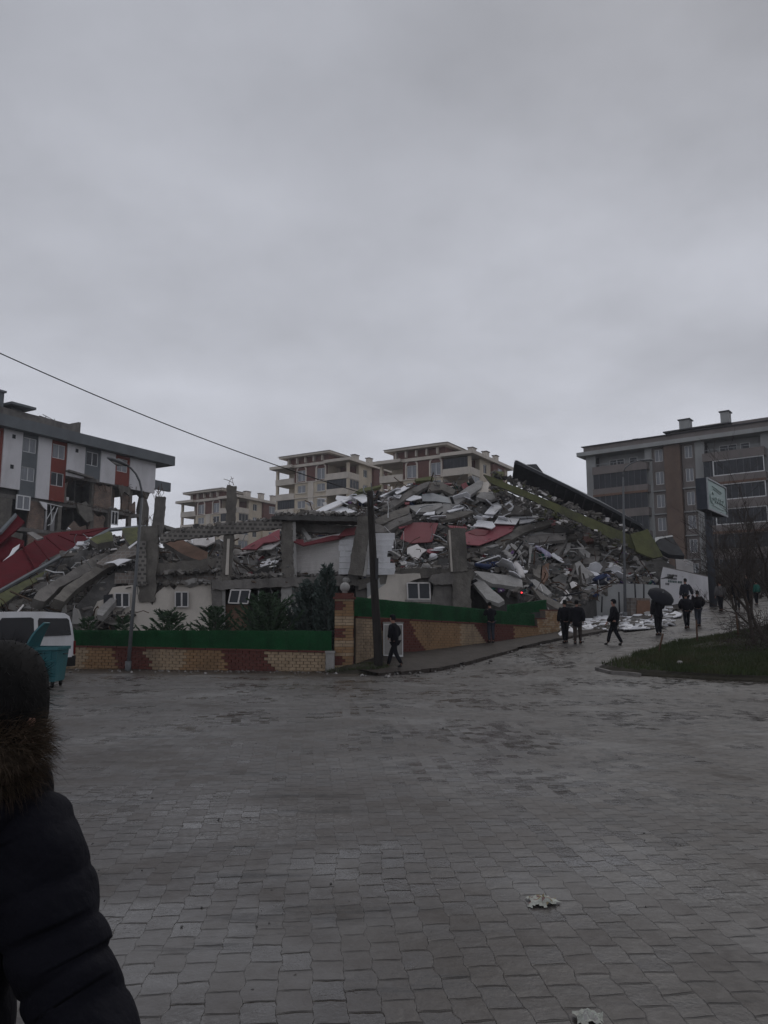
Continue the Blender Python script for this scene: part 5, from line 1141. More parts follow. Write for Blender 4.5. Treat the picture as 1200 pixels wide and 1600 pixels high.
 ('fallen_slab', 'long curled pale strip above the white cloth', [(798, 848), (806, 852), (814, 862), (818, 878), (814, 872), (806, 860), (798, 852)], CONCL, 'strip'),
]
for nm, lab, poly, mt, cat in L:
    thk = .05 if mt in (FOAM, FOAM2, PINK, REDS, METAL) else .22
    pl(nm, lab, poly, mt, None, thk, rnd.uniform(-1.5, 1.5), 14 if mt is FOAM else (9 if mt is PINK else None), .35 if thk < .1 else .55, 10, cat=cat, off=1.0 if mt in (FOAM, PINK) else 1.05)
# rods
for (a, b, r_, mt, lab) in (((744, 880), (780, 868), .04, FOAM, 'long white pipe lying above the blue cloth'), ((782, 879), (797, 873), .04, FOAM, 'short white pipe right of the long one'), ((873, 815), (902, 820), .045, CONCL, 'pale rod reaching to the pink slab'), ((650, 803), (659, 792), .04, FOAM, 'thin white stick standing below the corrugated sheet'), ((274, 894), (289, 894.5), .04, FOAM, 'short white bar on the ledge left of the purple bundle')):
    m = MB(); m.tube([P(*a, Ym(*a) - 1.0), P(*b, Ym(*b) - 1.0)], r_, 6); tag(m.build('pipe', mt), lab, 'pipe')
# soft things
def soft(name, lab, cat, path, r_, mt, Yo=.9, flat=.6):
    m = MB(); pts = [P(x, y, Ym(x, y) - Yo) for x, y in path]; n = len(pts)
    m.tube(pts, [r_ * (.65 if i in (0, n - 1) else 1) * rnd.uniform(.8, 1.2) for i in range(n)], 9, flat=flat); tag(m.build(name, mt), lab, cat)
soft('bedding', 'lavender rolled bedding lying in the right part of the heap', 'bedding', [(836, 855), (842, 857), (849, 861), (855, 866), (857, 870)], .27, LAV)
soft('cloth', 'white cloth hanging down in the middle right of the heap', 'cloth', [(805, 878), (808, 884), (812, 890), (814, 896), (816, 902)], .22, FOAM2)
soft('cloth', 'pale twisted cloth above the hanging white one', 'cloth', [(789, 860), (793, 866), (798, 872), (803, 878)], .2, CONCL)
soft('cloth', 'dark blue cloth under the long white pipe', 'cloth', [(742, 882), (750, 884), (760, 886), (768, 884)], .26, BLUEC)
soft('cloth', 'blue grey bedding at the top of the right low wall', 'bedding', [(930, 906), (938, 902), (946, 900), (952, 906)], .3, BLUEC)
soft('cloth', 'dark navy cloth below the blue grey bedding', 'cloth', [(934, 912), (942, 911), (948, 912)], .28, NAVY)
soft('cloth', 'pale blanket edge on the blue grey bedding', 'cloth', [(941, 897), (947, 898), (953, 901)], .12, LAV)
def hidden(px, py):
    for poly in EXCL:
        r = False; j = len(poly) - 1
        for i in range(len(poly)):
            xi, yi = poly[i]; xj, yj = poly[j]
            if (yi > py) != (yj > py) and px < (xj - xi) * (py - yi) / (yj - yi) + xi: r = not r
            j = i
        if r: return True
    return False
# fine debris nobody could count
cc = MB()
for i in range(9000):
    K, lo, hi = (KN, 210, 1025) if rnd.random() < .85 else (K2, -60, 212)
    px, py, Y = mpt(K, lo, hi); s_ = min(.8, math.exp(rnd.gauss(-1.9, .6)))
    if hidden(px, py) and rnd.random() < .96: continue
    p = P(px, py, Y - rnd.uniform(0, .35)); mi = rnd.choices((0, 1, 2, 3, 4), (5, 5, 3, 1.3, .9))[0]
    cc.chunk(p, (s_ * rnd.uniform(.6, 2.0), s_ * rnd.uniform(.5, 1.4), s_ * rnd.uniform(.15, .7)), mi, rrot(.8))
o = cc.build('concrete_debris', [CONC, CONC2, CONCD, CONCL, BRK2]); o['kind'] = 'stuff'
cc = MB()
for i in range(800):                                   # white scraps gather in drifts
    c = rnd.choice([(520, 800, 40, 14), (600, 778, 50, 10), (640, 885, 45, 18), (770, 815, 60, 20), (800, 870, 40, 25), (930, 895, 60, 20), (300, 842, 40, 10), (980, 895, 45, 16), (700, 795, 40, 20), (410, 885, 40, 14), (140, 850, 40, 15)])
    px = rnd.gauss(c[0], c[2] * .6); py = rnd.gauss(c[1], c[3] * .6)
    if px < 0 or px > 1045 or hidden(px, py): continue
    s_ = rnd.uniform(.06, .30); cc.chunk(P(px, py, Ym(px, py) - rnd.uniform(.2, .6)), (s_ * rnd.uniform(1, 2.2), s_, .04), rnd.choice((0, 1)), rrot())
o = cc.build('white_scraps', [FOAM, FOAM2]); o['kind'] = 'stuff'
cc = MB()
for i in range(950):                                   # rebar, wires and pipes
    K, lo, hi = (KN, 215, 1022) if rnd.random() < .8 else (K2, -50, 212)
    px, py, Y = mpt(K, lo, hi); p = P(px, py, Y - .1)
    if hidden(px, py): continue
    d = Vector((rnd.gauss(0, 1), rnd.gauss(-.6, .6), rnd.gauss(.5, .7))).normalized(); L = rnd.uniform(.5, 1.9); pts = [p]
    for k in range(4):
        d = (d + Vector((rnd.gauss(0, .3), rnd.gauss(0, .3), rnd.gauss(-.12, .3)))).normalized(); pts.append(pts[-1] + d * L / 4)
    cc.tube(pts, rnd.choice((.014, .02, .035)), 4, rnd.choices((0, 1, 2), (5, 3, 1))[0], smooth=False)
o = cc.build('bent_rebar', [RUST, METAL, PVC]); o['kind'] = 'stuff'
cc = MB()
for i in range(420):                                   # laths, bars and thin planks
    px, py, Y = mpt(KN, 225, 1015) if rnd.random() < .85 else mpt(K2, -40, 205)
    if hidden(px, py): continue
    L_ = rnd.uniform(.8, 2.8); cc.chunk(P(px, py, Y - rnd.uniform(.1, .6)), (L_, rnd.uniform(.04, .16), rnd.uniform(.03, .08)), rnd.choices((0, 1, 2, 3, 4), (4, 3, 3, 1, 2))[0], rrot(.6), .12)
o = cc.build('broken_laths', [CONC2, CONCL, WOOD, FOAM2, DARKM]); o['kind'] = 'stuff'
cc = MB()
for i in range(420):                                   # cloth and household scraps
    px, py, Y = mpt(KN, 240, 1020, 1.6)
    if hidden(px, py): continue
    p = P(px, py, Y - .25); s_ = rnd.uniform(.1, .3)
    cc.chunk(p, (s_ * 2, s_ * 1.2, s_ * .5), rnd.randrange(6), rrot(), .5)
o = cc.build('household_scraps', [BLUEC, NAVY, BROWNC, TEALC, PURP, REDS]); o['kind'] = 'stuff'

# --- many more broken slabs, individually built
sizes = [(1.6, .9, .16), (2.3, .7, .2), (1.1, .8, .14), (1.9, .35, .3), (.9, .7, .3), (2.8, .5, .22)]
protos = []
for k, s_ in enumerate(sizes):
    for mt in (CONC, CONC2, CONCL):
        m = MB(); n = 9
        pts = [Vector((math.cos(a) * s_[0] * .5 * rnd.uniform(.75, 1.1), math.sin(a) * s_[1] * .5 * rnd.uniform(.75, 1.15), 0)) for a in [2 * math.pi * i / n + rnd.uniform(-.2, .2) for i in range(n)]]
        pts = [Vector((max(-s_[0] * .45, min(s_[0] * .45, p.x * 1.35)), max(-s_[1] * .45, min(s_[1] * .45, p.y * 1.35)), 0)) for p in pts]
        m.prism(pts, (0, 0, -s_[2])); protos.append((m, mt, s_))
first = {}
NAMES = {0: ('flat grey slab broken off and lying in the rubble', 'grey slabs in the rubble'), 1: ('dirty brown slab broken off and lying in the rubble', 'brown slabs in the rubble'), 2: ('pale dusty slab broken off and lying in the rubble', 'pale slabs in the rubble')}
cnt = 0
while cnt < 235:
    K, lo, hi = (KN, 360, 1000) if rnd.random() < .86 else (K2, -20, 205)
    px, py, Y = mpt(K, lo, hi)
    if 735 < px < 830 and py > 905 or hidden(px, py): continue
    i = rnd.randrange(len(protos)); ci = i % 3; p = P(px, py, Y - rnd.uniform(.15, .5)); cnt += 1
    if ci == 2 and rnd.random() < .45: continue
    if i not in first:
        o = protos[i][0].build('broken_slab', protos[i][1], origin=(0, 0, 0)); o.location = p; first[i] = o; tag(o, NAMES[ci][0], 'slab', NAMES[ci][1], 'thing')
    else: o = copyobj(first[i], p)
    o.rotation_euler = rrot(.5).to_euler(); sc_ = rnd.uniform(.35, .85); o.scale = (sc_, sc_, rnd.uniform(.7, 1.1))
m = MB()
for i in range(700):
    t = rnd.random(); x = 770 + 250 * t; y0_ = 741 + (848 - 741) * t; q = rnd.random(); s_ = rnd.uniform(.05, .28)
    y = y0_ + (rnd.gauss(-2, 2.2) if q < .35 else 20 + abs(rnd.gauss(0, 6))); m.chunk(P(x, y, 48.2 if q < .35 else 47.6), (s_ * rnd.uniform(1, 2.5), s_, s_ * .5), rnd.choices((0, 1, 2, 3, 4), (4, 4, 4, 1, 1))[0], rrot(.8))
o = m.build('roof_edge_debris', [CONC, CONC2, CONCD, OLIVE, FOAM2]); o['kind'] = 'stuff'
wp = []
for k in range(4):
    m = MB(); n = 8; w0 = rnd.uniform(.5, .8); l0 = rnd.uniform(1.0, 1.7)
    m.prism([(math.cos(a) * l0 * rnd.uniform(.75, 1.15) * .5 * 1.3, math.sin(a) * w0 * rnd.uniform(.7, 1.2) * .6 * 1.3, 0) for a in [2 * math.pi * i / n + rnd.uniform(-.25, .25) for i in range(n)]], (0, 0, -.05)); o = m.build('torn_sheet', FOAM, origin=(0, 0, 0)); tag(o, 'torn white insulation sheet lying flat in the rubble', 'sheet', 'torn white sheets on the rubble', 'thing'); wp.append([o, 0])
for (x0, x1, y0, y1, n) in ((712, 800, 778, 815, 8), (800, 868, 784, 812, 7), (500, 600, 772, 800, 6), (600, 660, 760, 790, 3), (925, 1010, 884, 905, 9), (640, 720, 798, 815, 2), (780, 880, 850, 905, 4), (400, 430, 850, 890, 2), (600, 690, 850, 890, 3)):
    for i in range(n):
        x = rnd.uniform(x0, x1); y = rnd.uniform(y0, y1); k = rnd.randrange(4); pos = P(x, y, Ym(x, y) - rnd.uniform(.7, 1.1))
        o = wp[k][0] if not wp[k][1] else copyobj(wp[k][0], pos)
        wp[k][1] = 1; o.location = pos; o.rotation_euler = (rnd.gauss(.35, .25), rnd.gauss(0, .25), rnd.uniform(0, 6.3)); sc_ = rnd.uniform(.4, 1.0); o.scale = (sc_, sc_, 1)
# red lamp in the dark gap
m = MB(); c = P(815, 926, 40.2); m.box(c.x - .08, c.x + .08, c.y, c.y + .1, c.z - .06, c.z + .06); lr = m.build('warning_lamp', DMET); tag(lr, 'small glowing red lamp in the dark gap above the green screen', 'lamp')
em = bpy.data.materials.new('red_glow'); em.use_nodes = True; bb = em.node_tree.nodes['Principled BSDF']; bb.inputs['Base Color'].default_value = (.5, .02, .02, 1); bb.inputs['Emission Color'].default_value = (1, .04, .05, 1); bb.inputs['Emission Strength'].default_value = 2.2
m = MB(); m.ball((c.x, c.y - .02, c.z), .045, 7); m.build('lens', em, lr)
m = MB()
for k in range(3): m.tube([(c.x + (k - 1) * .28, c.y + .3, c.z - 2.0), (c.x + (k - 1) * .1, c.y + .12, c.z)], .03, 5)
m.build('stand', DMET, lr)

# --- low walls beyond the rubble at the right, and the white debris beside the street
def qwall(name, label, poly, m, Y, ax, th, cat='wall', ja=0, ay=0, parent=None): return pl(name, label, poly, m, Y, th, ax, ay, ja, 12, cat=cat, parent=parent)
qwall('low_grey_wall', 'low pale grey wall below the right end of the rubble', [(903, 975), (903, 922), (915, 916), (985, 912), (1030, 914), (1030, 948), (985, 955)], PALEG, 45.2, 1.2, .3, ja=.5)
for i, (a, b) in enumerate((((933, 938), (934, 915)), ((968, 958), (967, 925)), ((993, 934), (992, 912)), ((1006, 936), (1006, 912)), ((940, 957), (941, 932)))):
    m = MB(); m.tube([P(*a, 44.2), P(*b, 44.2)], .045, 6); tag(m.build('fence_post', DMET if i else RUST), ['first thin dark post in front of the low grey wall, counted from the left', 'dark post left of the lamp post, before the low grey wall', 'left one of two dark posts on the brown brick pier', 'right one of two dark posts on the brown brick pier', 'short dark post standing low before the grey wall'][i], 'post')
root = thing('brick_pier', tuple(P(998, 962, 43.8)), 'low orange brown brick pier between grey wall and umbrella', 'wall')
pl('brickwork', None, [(986, 962), (986, 934), (1016, 935), (1018, 962)], BRK2, 43.8, .5, 1, 0, .2, parent=root, m2=BRK2)
pl('brick_face', None, [(995, 961), (996, 938), (1015, 938), (1017, 961)], mat('orange_brick', (.20, .115, .075), (.14, .08, .055), scale=5, bump=.4), 43.74, .1, 1, 0, .2, parent=root)
root = thing('painted_wall', tuple(P(1075, 940, 48)), 'white painted wall with faded lettering behind the walking people', 'wall')
pw = [(1036, 886), (1050, 889), (1117, 904), (1119, 936), (1075, 941), (1033, 948), (1032, 905)]
pl('wall_face', None, pw, WHITE, 49, .3, 2.0, 0, .4, parent=root, m2=CONC)
pl('wall_coping', None, [(1036, 884.5), (1117, 902.5), (1117, 904.5), (1036, 887)], TAUPE, 49.0 - .05 + 2.0 * (1076.5 - sum(p[0] for p in pw) / len(pw)) / 100, .4, 2.0, 0, 0, parent=root)
DKG = mat('faded_green_paint', (.05, .11, .10), (.04, .08, .07), scale=8); DKL = mat('faded_dark_paint', (.10, .10, .105), (.07, .07, .07), scale=8)
rr = random.Random(3)
pcx = sum(p[0] for p in pw) / len(pw)
def wallY(x):
    dY = 2.0 * (x - pcx) / 100; return 1 / (1 / 49 - dY / 2401)
for y, x0, x1, mt in ((898.5, 1043, 1058, DKL), (903.5, 1044, 1056, DKL), (908, 1044, 1066, DKG), (912.5, 1040, 1046, DKL)):
    m = MB(); x = x0
    while x < x1:
        w_ = rr.uniform(1.3, 2.0); yy = y + (x - 1040) * .09
        q = plane_pts([(x, yy - 1.3 * rr.uniform(.6, 1)), (x + w_, yy - 1.2), (x + w_, yy + 1.0), (x, yy + 1.0)], 48.85, 0, 0); 
        q = [Vector((p.x, p.y, p.z)) for p in q]; dxx = (sum(p.x for p in q) / 4)
        q = []
        for (a_, b_) in ((x, yy - 1.9), (x + w_, yy - 1.7), (x + w_ * .8, yy + 1.6), (x + .2, yy + 1.4)):
            q.append(P(a_, b_, wallY(a_) - .14))
        m.prism(q, (0, .02, 0)); x += w_ + rr.uniform(.35, .8) + (1.2 if rr.random() < .15 else 0)
    m.build('lettering', mt, root)
m = MB()
for (x, y, s_) in ((1066, 901, 1.6), (1063, 899, 1.0), (1108, 912, 2.2), (1109, 920, 2.0), (1110, 917, 1.2)):
    m.prism([P(x + math.cos(a) * s_, y + math.sin(a) * s_ * .9, wallY(x) - .09) for a in [k * .9 for k in range(7)]], (0, .02, 0))
m.build('emblem', DKL, root)
# flat white debris by the roadside
k = 0
WD = [((836, 0), 0)]
for (poly, lab) in (([(866, 967), (905, 964), (913, 970), (880, 974)], 'long white board lying behind the two dark figures'), ([(903, 973), (950, 966), (952, 972), (905, 980)], 'long white board lying left of the walking man'), ([(908, 981), (923, 979), (929, 986), (915, 987)], 'white board end pointing at the road'), ([(872, 993), (879, 989), (881, 995), (875, 998)], 'white lump on the kerb before the two dark figures'), ([(880, 976), (890, 983), (902, 990), (896, 993), (884, 988)], 'slanting pale lath beside the two dark figures'), ([(973, 976), (996, 974), (1000, 977), (976, 981)], 'white sheet flat on the ground before the lamp post'), ([(970, 984), (1008, 981), (1016, 984), (975, 988)], 'long thin white strip on the roadside'), ([(983, 978), (1005, 975), (1007, 978), (985, 980)], 'second white sheet behind the thin roadside strip'), ([(1046, 962), (1055, 959), (1066, 961), (1064, 966), (1052, 967)], 'bright crumpled sheet right of the umbrella man'), ([(912, 954), (925, 950), (932, 957), (920, 962)], 'pale sheet leaning in front of the grey wall'), ([(930, 958), (945, 952), (958, 955), (950, 962)], 'grey sheet flat in front of the grey wall')):
    g = [G(x, y) for x, y in poly]; m = MB(); z = .06
    m.prism([p + Vector((0, 0, .10 + z * (i % 2))) for i, p in enumerate(g)], (0, 0, -.05)); tag(m.build('white_board', FOAM), lab, 'board')
m = MB()
for i in range(900):
    x = rnd.uniform(866, 1050); y = rnd.uniform(948, 992)
    if y > 990 - (x - 860) * .04: continue
    p = G(x, y); s_ = rnd.uniform(.06, .35); m.chunk(p + Vector((0, 0, .08)), (s_ * 1.5, s_, s_ * .3), rnd.choices((0, 1, 2, 3), (7, 3, 3, 2))[0], Matrix.Rotation(rnd.uniform(0, 6), 3, 'Z') @ Matrix.Rotation(rnd.gauss(0, .3), 3, 'X'))
o = m.build('roadside_debris', [FOAM, CONC, CONC2, CONCL]); o['kind'] = 'stuff'
# ---------------------------------------------------------------- lamps, pole, cable, billboard
def street_lamp(name, label, base, top, path, r0, r1, mt, head, head_mat, headdir):
    root = thing(name, tuple(base), label, 'street lamp')
    pts = [base, base.lerp(top, .5), top]; m = MB(); m.tube(pts, [r0, (r0 + r1) / 2, r1], 10); m.build('pole', mt, root)
    m = MB(); m.tube([base + Vector((0, 0, -.1)), base + Vector((0, 0, .35))], r0 * 1.5, 10); m.build('base_collar', mt, root)
    m = MB(); m.tube(path, [r1 * (1 - .35 * i / (len(path) - 1)) for i in range(len(path))], 8); m.build('arm', mt, root)
    m = MB(); e = path[-1]; d = headdir; m.tube([e - d * .12, e + d * .05, e + d * .25, e + d * .5, e + d * .68], [.05, .11, .15, .13, .04], 10, flat=.55); h = m.build('lamp_head', head_mat, root)
    m = MB(); m.tube([e + d * .1 + Vector((0, 0, -.06)), e + d * .3 + Vector((0, 0, -.10)), e + d * .52 + Vector((0, 0, -.06))], [.05, .1, .05], 8, flat=.5); m.build('lens', CONCL, h)
LAMPM = mat('grey_lamp_paint', (.13, .135, .14), (.09, .095, .10), rough=.6, scale=4)
Yl = 26.4
b = P(200, 1046, Yl); b.z = 0; tp = P(222, 778, Yl + .4)
path = [tp, P(221, 765, Yl + .4), P(218, 752, Yl + .3), P(212, 740, Yl + .2), P(204, 731, Yl), P(196, 726, Yl - .2)]
street_lamp('street_lamp', 'thin grey street lamp before the low wall, its arm bent left', b, tp, path, .068, .042, LAMPM, None, LAMPM, (P(183, 721, Yl - .4) - P(196, 726, Yl - .2)).normalized())
b = G(977, 966); tp = P(973.5, 745, b.y)
path = [tp, P(974, 738, b.y), P(977, 731, b.y), P(984, 725, b.y), P(994, 721, b.y), P(1003, 719.5, b.y)]
street_lamp('street_lamp', 'tall slim street lamp beside the rubble, its arm bent to the right', b, tp, path, .085, .05, LAMPM, None, LAMPM, (P(1013, 719, b.y) - P(1003, 719.5, b.y)).normalized())
b = P(592, 1034, 25.4); tp = P(578, 768, 25.4)
pole = thing('utility_pole', (b.x, b.y, .2), 'dark tarred wooden pole leaning left beside the man in black', 'pole')
m = MB(); bb_ = Vector((b.x, b.y, 0)); m.tube([bb_.lerp(tp, t) + Vector((.02 * nz(t, 0, 3), .02 * nz(t, 5, 3), 0)) for t in [i / 12 for i in range(13)]], [.15 - .045 * i / 12 for i in range(13)], 12); m.build('wooden_post', TARW, pole)
m = MB(); q = bb_.lerp(tp, .93); m.box(q.x - .03, q.x + .03, q.y - .22, q.y - .1, q.z - .1, q.z + .12); m.tube([q + Vector((.1, -.05, .1)), q + Vector((.28, -.05, .14))], .02, 6); m.tube([q + Vector((.28, -.05, .12)), q + Vector((.28, -.05, .3))], .04, 6); m.build('insulator_bracket', DMET, pole)
m = MB(); q = bb_.lerp(tp, .55); m.obox(q + Vector((.1, -.12, .1)), (.05, 0, 0), (0, .03, 0), (0, 0, .35)); m.build('cable_box', DMET, pole)
m = MB(); a = P(-260, 428, 17); bq = P(578, 774, 25.3); pts = []
for i in range(41):
    t = i / 40; p = a.lerp(bq, t); p.z -= 4 * .38 * t * (1 - t); pts.append(p)
m.tube(pts, .016, 5); tag(m.build('overhead_cable', RUBB), 'black cable hanging from the upper left down to the leaning pole', 'cable')
# billboard
Lb, Rb = P(1103, 746, 45), P(1133, 763, 48.6)
Lb0 = P(1105, 795, 45).z; zt_, zb2 = Lb.z, Lb0; d = Vector((Rb.x - Lb.x, Rb.y - Lb.y, 0)); wid = d.length; d.normalize(); nb_ = Vector((d.y, -d.x, 0))
base = Vector((P(1112, 900, 46.6).x, 46.6, 0)); base.z = hz(base.x, 46.6)
root = thing('billboard', tuple(base), 'dark box billboard with pale green face on a thick post near the bare trees', 'billboard')
A = Vector((Lb.x, Lb.y, 0)); up = Vector((0, 0, 1)); bk = nb_ * -.62
m = MB(); m.hexa([A + up * zb2, A + d * wid + up * zb2, A + d * wid + bk + up * zb2, A + bk + up * zb2, A + up * zt_, A + d * wid + up * zt_, A + d * wid + bk + up * zt_, A + bk + up * zt_]); m.build('sign_box', mat('billboard_side', (.05, .055, .07), (.035, .04, .05), scale=2), root)
BF = mat('billboard_face', (.20, .30, .27), (.15, .235, .215), rough=.35, scale=.9, stain=(.28, .36, .33), stain_s=.8, stain_a=.4)
m = MB(); f0 = nb_ * .0; m.hexa([A + d * .1 + up * (zb2 + .1), A + d * (wid - .2) + up * (zb2 + .1), A + d * (wid - .2) + nb_ * .03 + up * (zb2 + .1), A + d * .1 + nb_ * .03 + up * (zb2 + .1)] + [A + d * .1 + up * (zt_ - .1), A + d * (wid - .2) + up * (zt_ - .1), A + d * (wid - .2) + nb_ * .03 + up * (zt_ - .1), A + d * .1 + nb_ * .03 + up * (zt_ - .1)]); face = m.build('sign_face', BF, root)
m = MB()
for (u0, u1, v0, v1) in ((0, wid, zt_ - .08, zt_ + .02), (0, wid, zb2 - .05, zb2 + .07), (0, .07, zb2 + .07, zt_ - .08), (wid - .14, wid, zb2 + .07, zt_ - .08)):
    q = [A + d * u0, A + d * u1, A + d * u1 + nb_ * .08, A + d * u0 + nb_ * .08]; m.hexa([x + up * v0 for x in q] + [x + up * v1 for x in q])
m.build('frame', METAL, root)
# faded handwritten-looking lettering: a small line above, a large script line below
m = MB(); SCR = mat('faded_white_print', (.50, .57, .55), (.40, .47, .45), rough=.5, scale=6)
def on_face(u, v): return A + d * u + up * v + nb_ * .04
H_ = zt_ - zb2
def stroke(pts, w_):
    m.tube([on_face(u, zb2 + v * H_) for u, v in pts], w_, 5, 0, True, True, .5)
stroke([(1.1, .80), (1.8, .78), (2.6, .745), (3.3, .72)], .05); stroke([(1.3, .72), (2.2, .69), (3.0, .66)], .035)
gl = []
for i in range(14): a = math.pi * (.2 + 1.7 * i / 13); gl.append((.95 + .38 * math.cos(a), .42 + .19 * math.sin(a)))
stroke(gl, .055); stroke([(.95, .40), (1.3, .40), (1.3, .30), (1.15, .18)], .05)
for u0 in (1.75, 2.3, 2.85, 3.4):
    stroke([(u0 + .2 * math.cos(a), .40 + .10 * math.sin(a)) for a in [k * math.pi / 5 for k in range(11)]], .045)
stroke([(3.75, .52), (3.75, .30), (3.95, .33)], .045); stroke([(2.05, .36), (2.1, .48)], .04); stroke([(.8, .16), (1.6, .17), (2.6, .14), (3.6, .16)], .03)
m.build('lettering', SCR, face)
m = MB(); m.tube([base - up * .3, Vector((base.x, base.y, zb2 + .02))], [.23, .21], 14); m.build('post', mat('billboard_post', (.05, .055, .065), (.035, .04, .048), scale=2), root)

# ---------------------------------------------------------------- plants
def conifer(name, label, px, pytop, pyb, wpx, Y, N, m_, shape='spread', zb=None):
    b = P(px, pyb, Y); b.z = hz(b.x, Y) if zb is None else zb; top = P(px, pytop, Y).z; Hh = top - b.z; Rr = wpx * Y / 1200 / 2
    Rr *= 1.5; root = thing(name, tuple(b), label, 'shrub', None)
    m = MB(); m.tube([b, b + Vector((0, 0, Hh * .8))], [.06, .015], 6); m.build('trunk', BARK, root)
    m = MB(); nb = max(20, N // 17)
    for i in range(nb):          # feathery arms of different length, each carrying many short sprays
        t = (i + rnd.random()) / nb * .94; z = t * Hh; a = i * 2.4 + rnd.uniform(-.5, .5)
        if shape == 'spire': arm = Rr * .8 * (1 - t) ** .75 * rnd.uniform(.6, 1.1) + .08; el_ = 1.6
        else: arm = Rr * .8 * (1 - t) ** .8 * rnd.uniform(.5, 1.25) + .08; el_ = rnd.uniform(.35, .9)
        dirv = Vector((math.cos(a), math.sin(a), el_)).normalized(); side = dirv.cross(Vector((0, 0, 1))).normalized(); upv = side.cross(dirv)
        L = arm / max(.35, math.hypot(dirv.x, dirv.y)); L = min(L, Hh * .8); p0 = b + Vector((0, 0, z * .9))
        ns = int(34 * max(.6, L * 1.1))
        for k in range(ns):
            f = rnd.random() ** .7; q = p0 + dirv * L * f + Vector((0, 0, .12 * L * f * f)); sgn = rnd.choice((-1, 1))
            dd = (dirv * rnd.uniform(.5, 1.1) + side * sgn * rnd.uniform(.3, 1) + upv * rnd.gauss(0, .35)).normalized(); ll = rnd.uniform(.12, .30) * (1.15 - .5 * f)
            w_ = side.cross(dd).normalized() * .016 + upv * .014
            m.add([q - w_, q + w_, q + dd * ll], [(0, 1, 2)])
    m.build('crown', m_, root); return root
conifer('conifer_shrub', 'feathery green conifer between the two small windows of the pale wall', 264, 945, 1000, 82, 30.5, 1500, LEAFD)
conifer('conifer_shrub', 'pointed dark conifer before the column left of the hanging window frame', 336, 938, 1000, 74, 30.5, 1500, LEAFD)
conifer('conifer_shrub', 'broad dark conifer in front of the dark room opening', 418, 916, 1000, 108, 30.5, 3000, LEAFD)
conifer('conifer_shrub', 'tall blue green conifer with a thin spire beside the brick pillar', 510, 866, 1000, 44, 29.5, 2200, LEAFB, 'spire')
conifer('conifer_shrub', 'second blue green conifer crowding the left of the tall spire', 486, 900, 1000, 66, 30.2, 2600, LEAFB, 'spire')
conifer('conifer_shrub', 'small dark conifer behind the street lamp', 191, 953, 1000, 40, 30, 600, LEAFD)
conifer('conifer_shrub', 'small dark conifer just right of the van', 137, 955, 1000, 40, 30, 600, LEAFD)
conifer('conifer_shrub', 'low dark conifer tuft at the right end of the pale wall', 452, 955, 1000, 34, 30, 500, LEAFD)
def bare_tree(name, label, base, Hh, seed, lean=(0, 0), spread=.5, lv=5, r0=.07, cat='tree'):
    rr = random.Random(seed); root = thing(name, tuple(base), label, cat); m = MB(); tr = MB()
    def grow(mb, p, d, L, r_, lvl):
        pts = [p]; n = 4
        for k in range(n):
            d = (d + Vector((rr.gauss(0, .13), rr.gauss(0, .13), rr.gauss(.03, .08)))).normalized(); pts.append(pts[-1] + d * L / n)
        mb.tube(pts, [r_ * (1 - .5 * k / n) for k in range(n + 1)], 5 if lvl < 2 else 3, smooth=lvl < 2, cap=False)
        if lvl >= lv: return
        nbr = rr.choice((2, 3, 3)) if lvl else 4
        for k in range(nbr):
            t = rr.uniform(.35, 1) if k else 1; q = pts[min(n, int(t * n))]
            a = rr.uniform(0, 6.28); side = Vector((math.cos(a), math.sin(a), rr.uniform(-.1, .5)))
            grow(m, q, (d + side * spread * rr.uniform(.7, 1.5)).normalized(), L * rr.uniform(.55, .82), max(.006, r_ * .52), lvl + 1)
    grow(tr, Vector(base), Vector((lean[0], lean[1], 1)).normalized(), Hh * .42, r0, 0)
    tr.build('trunk', BARK, root); m.build('crown', BARK, root); return root
for px, py, Hh, sd_, lean, lab, lv, r0 in (
    (1180, 1018, 5.2, 11, (.05, 0), 'tallest bare tree near the right edge, rising over the shrubs', 6, .08),
    (1196, 1012, 4.4, 12, (-.1, .1), 'bare tree at the extreme right with a dark slanting trunk', 6, .09),
    (1156, 996, 4.6, 13, (.1, 0), 'slim bare tree behind the third fence stake', 6, .05),
    (1228, 1010, 5.6, 16, (-.15, 0), 'bare tree at the right edge reaching in from outside', 6, .09)):
    g = G(px, py); g.z += .1; bare_tree('bare_tree', lab, g, Hh, sd_, lean, .55, lv, r0)
for px, py, Y, Hh, sd_, lab in ((1122, 955, 50, 4.6, 21, 'bare shrub standing behind the man in the grey jacket'), (1150, 950, 52, 6.2, 22, 'tall bare shrub right of the billboard post'), (1190, 955, 50, 6.2, 23, 'far bare shrub at the right edge of the street'), (1096, 940, 54, 4.6, 24, 'bare shrub left of the billboard post'), (1215, 960, 47, 6.0, 25, 'bare shrub just outside the right edge of the street')):
    b = P(px, py, Y); bare_tree('bare_shrub', lab, on(b.x, Y), Hh, sd_, (0, 0), .7, 6, .06, 'shrub')
# brambles low in the grass island
m = MB()
for i in range(420):
    px = rnd.gauss(1192, 26); py = rnd.uniform(985, 1030); g = G(px, py); g.z += .1; d = Vector((rnd.gauss(0, .5), rnd.gauss(0, .5), 1)).normalized(); pts = [g]; L = rnd.uniform(.4, 1.5)
    for k in range(4): d = (d + Vector((rnd.gauss(0, .25), rnd.gauss(0, .25), rnd.gauss(-.25, .2)))).normalized(); pts.append(pts[-1] + d * L / 4)
    m.tube(pts, .008, 3, smooth=False, cap=False)
o = m.build('bramble_twigs', BARK); o['kind'] = 'stuff'
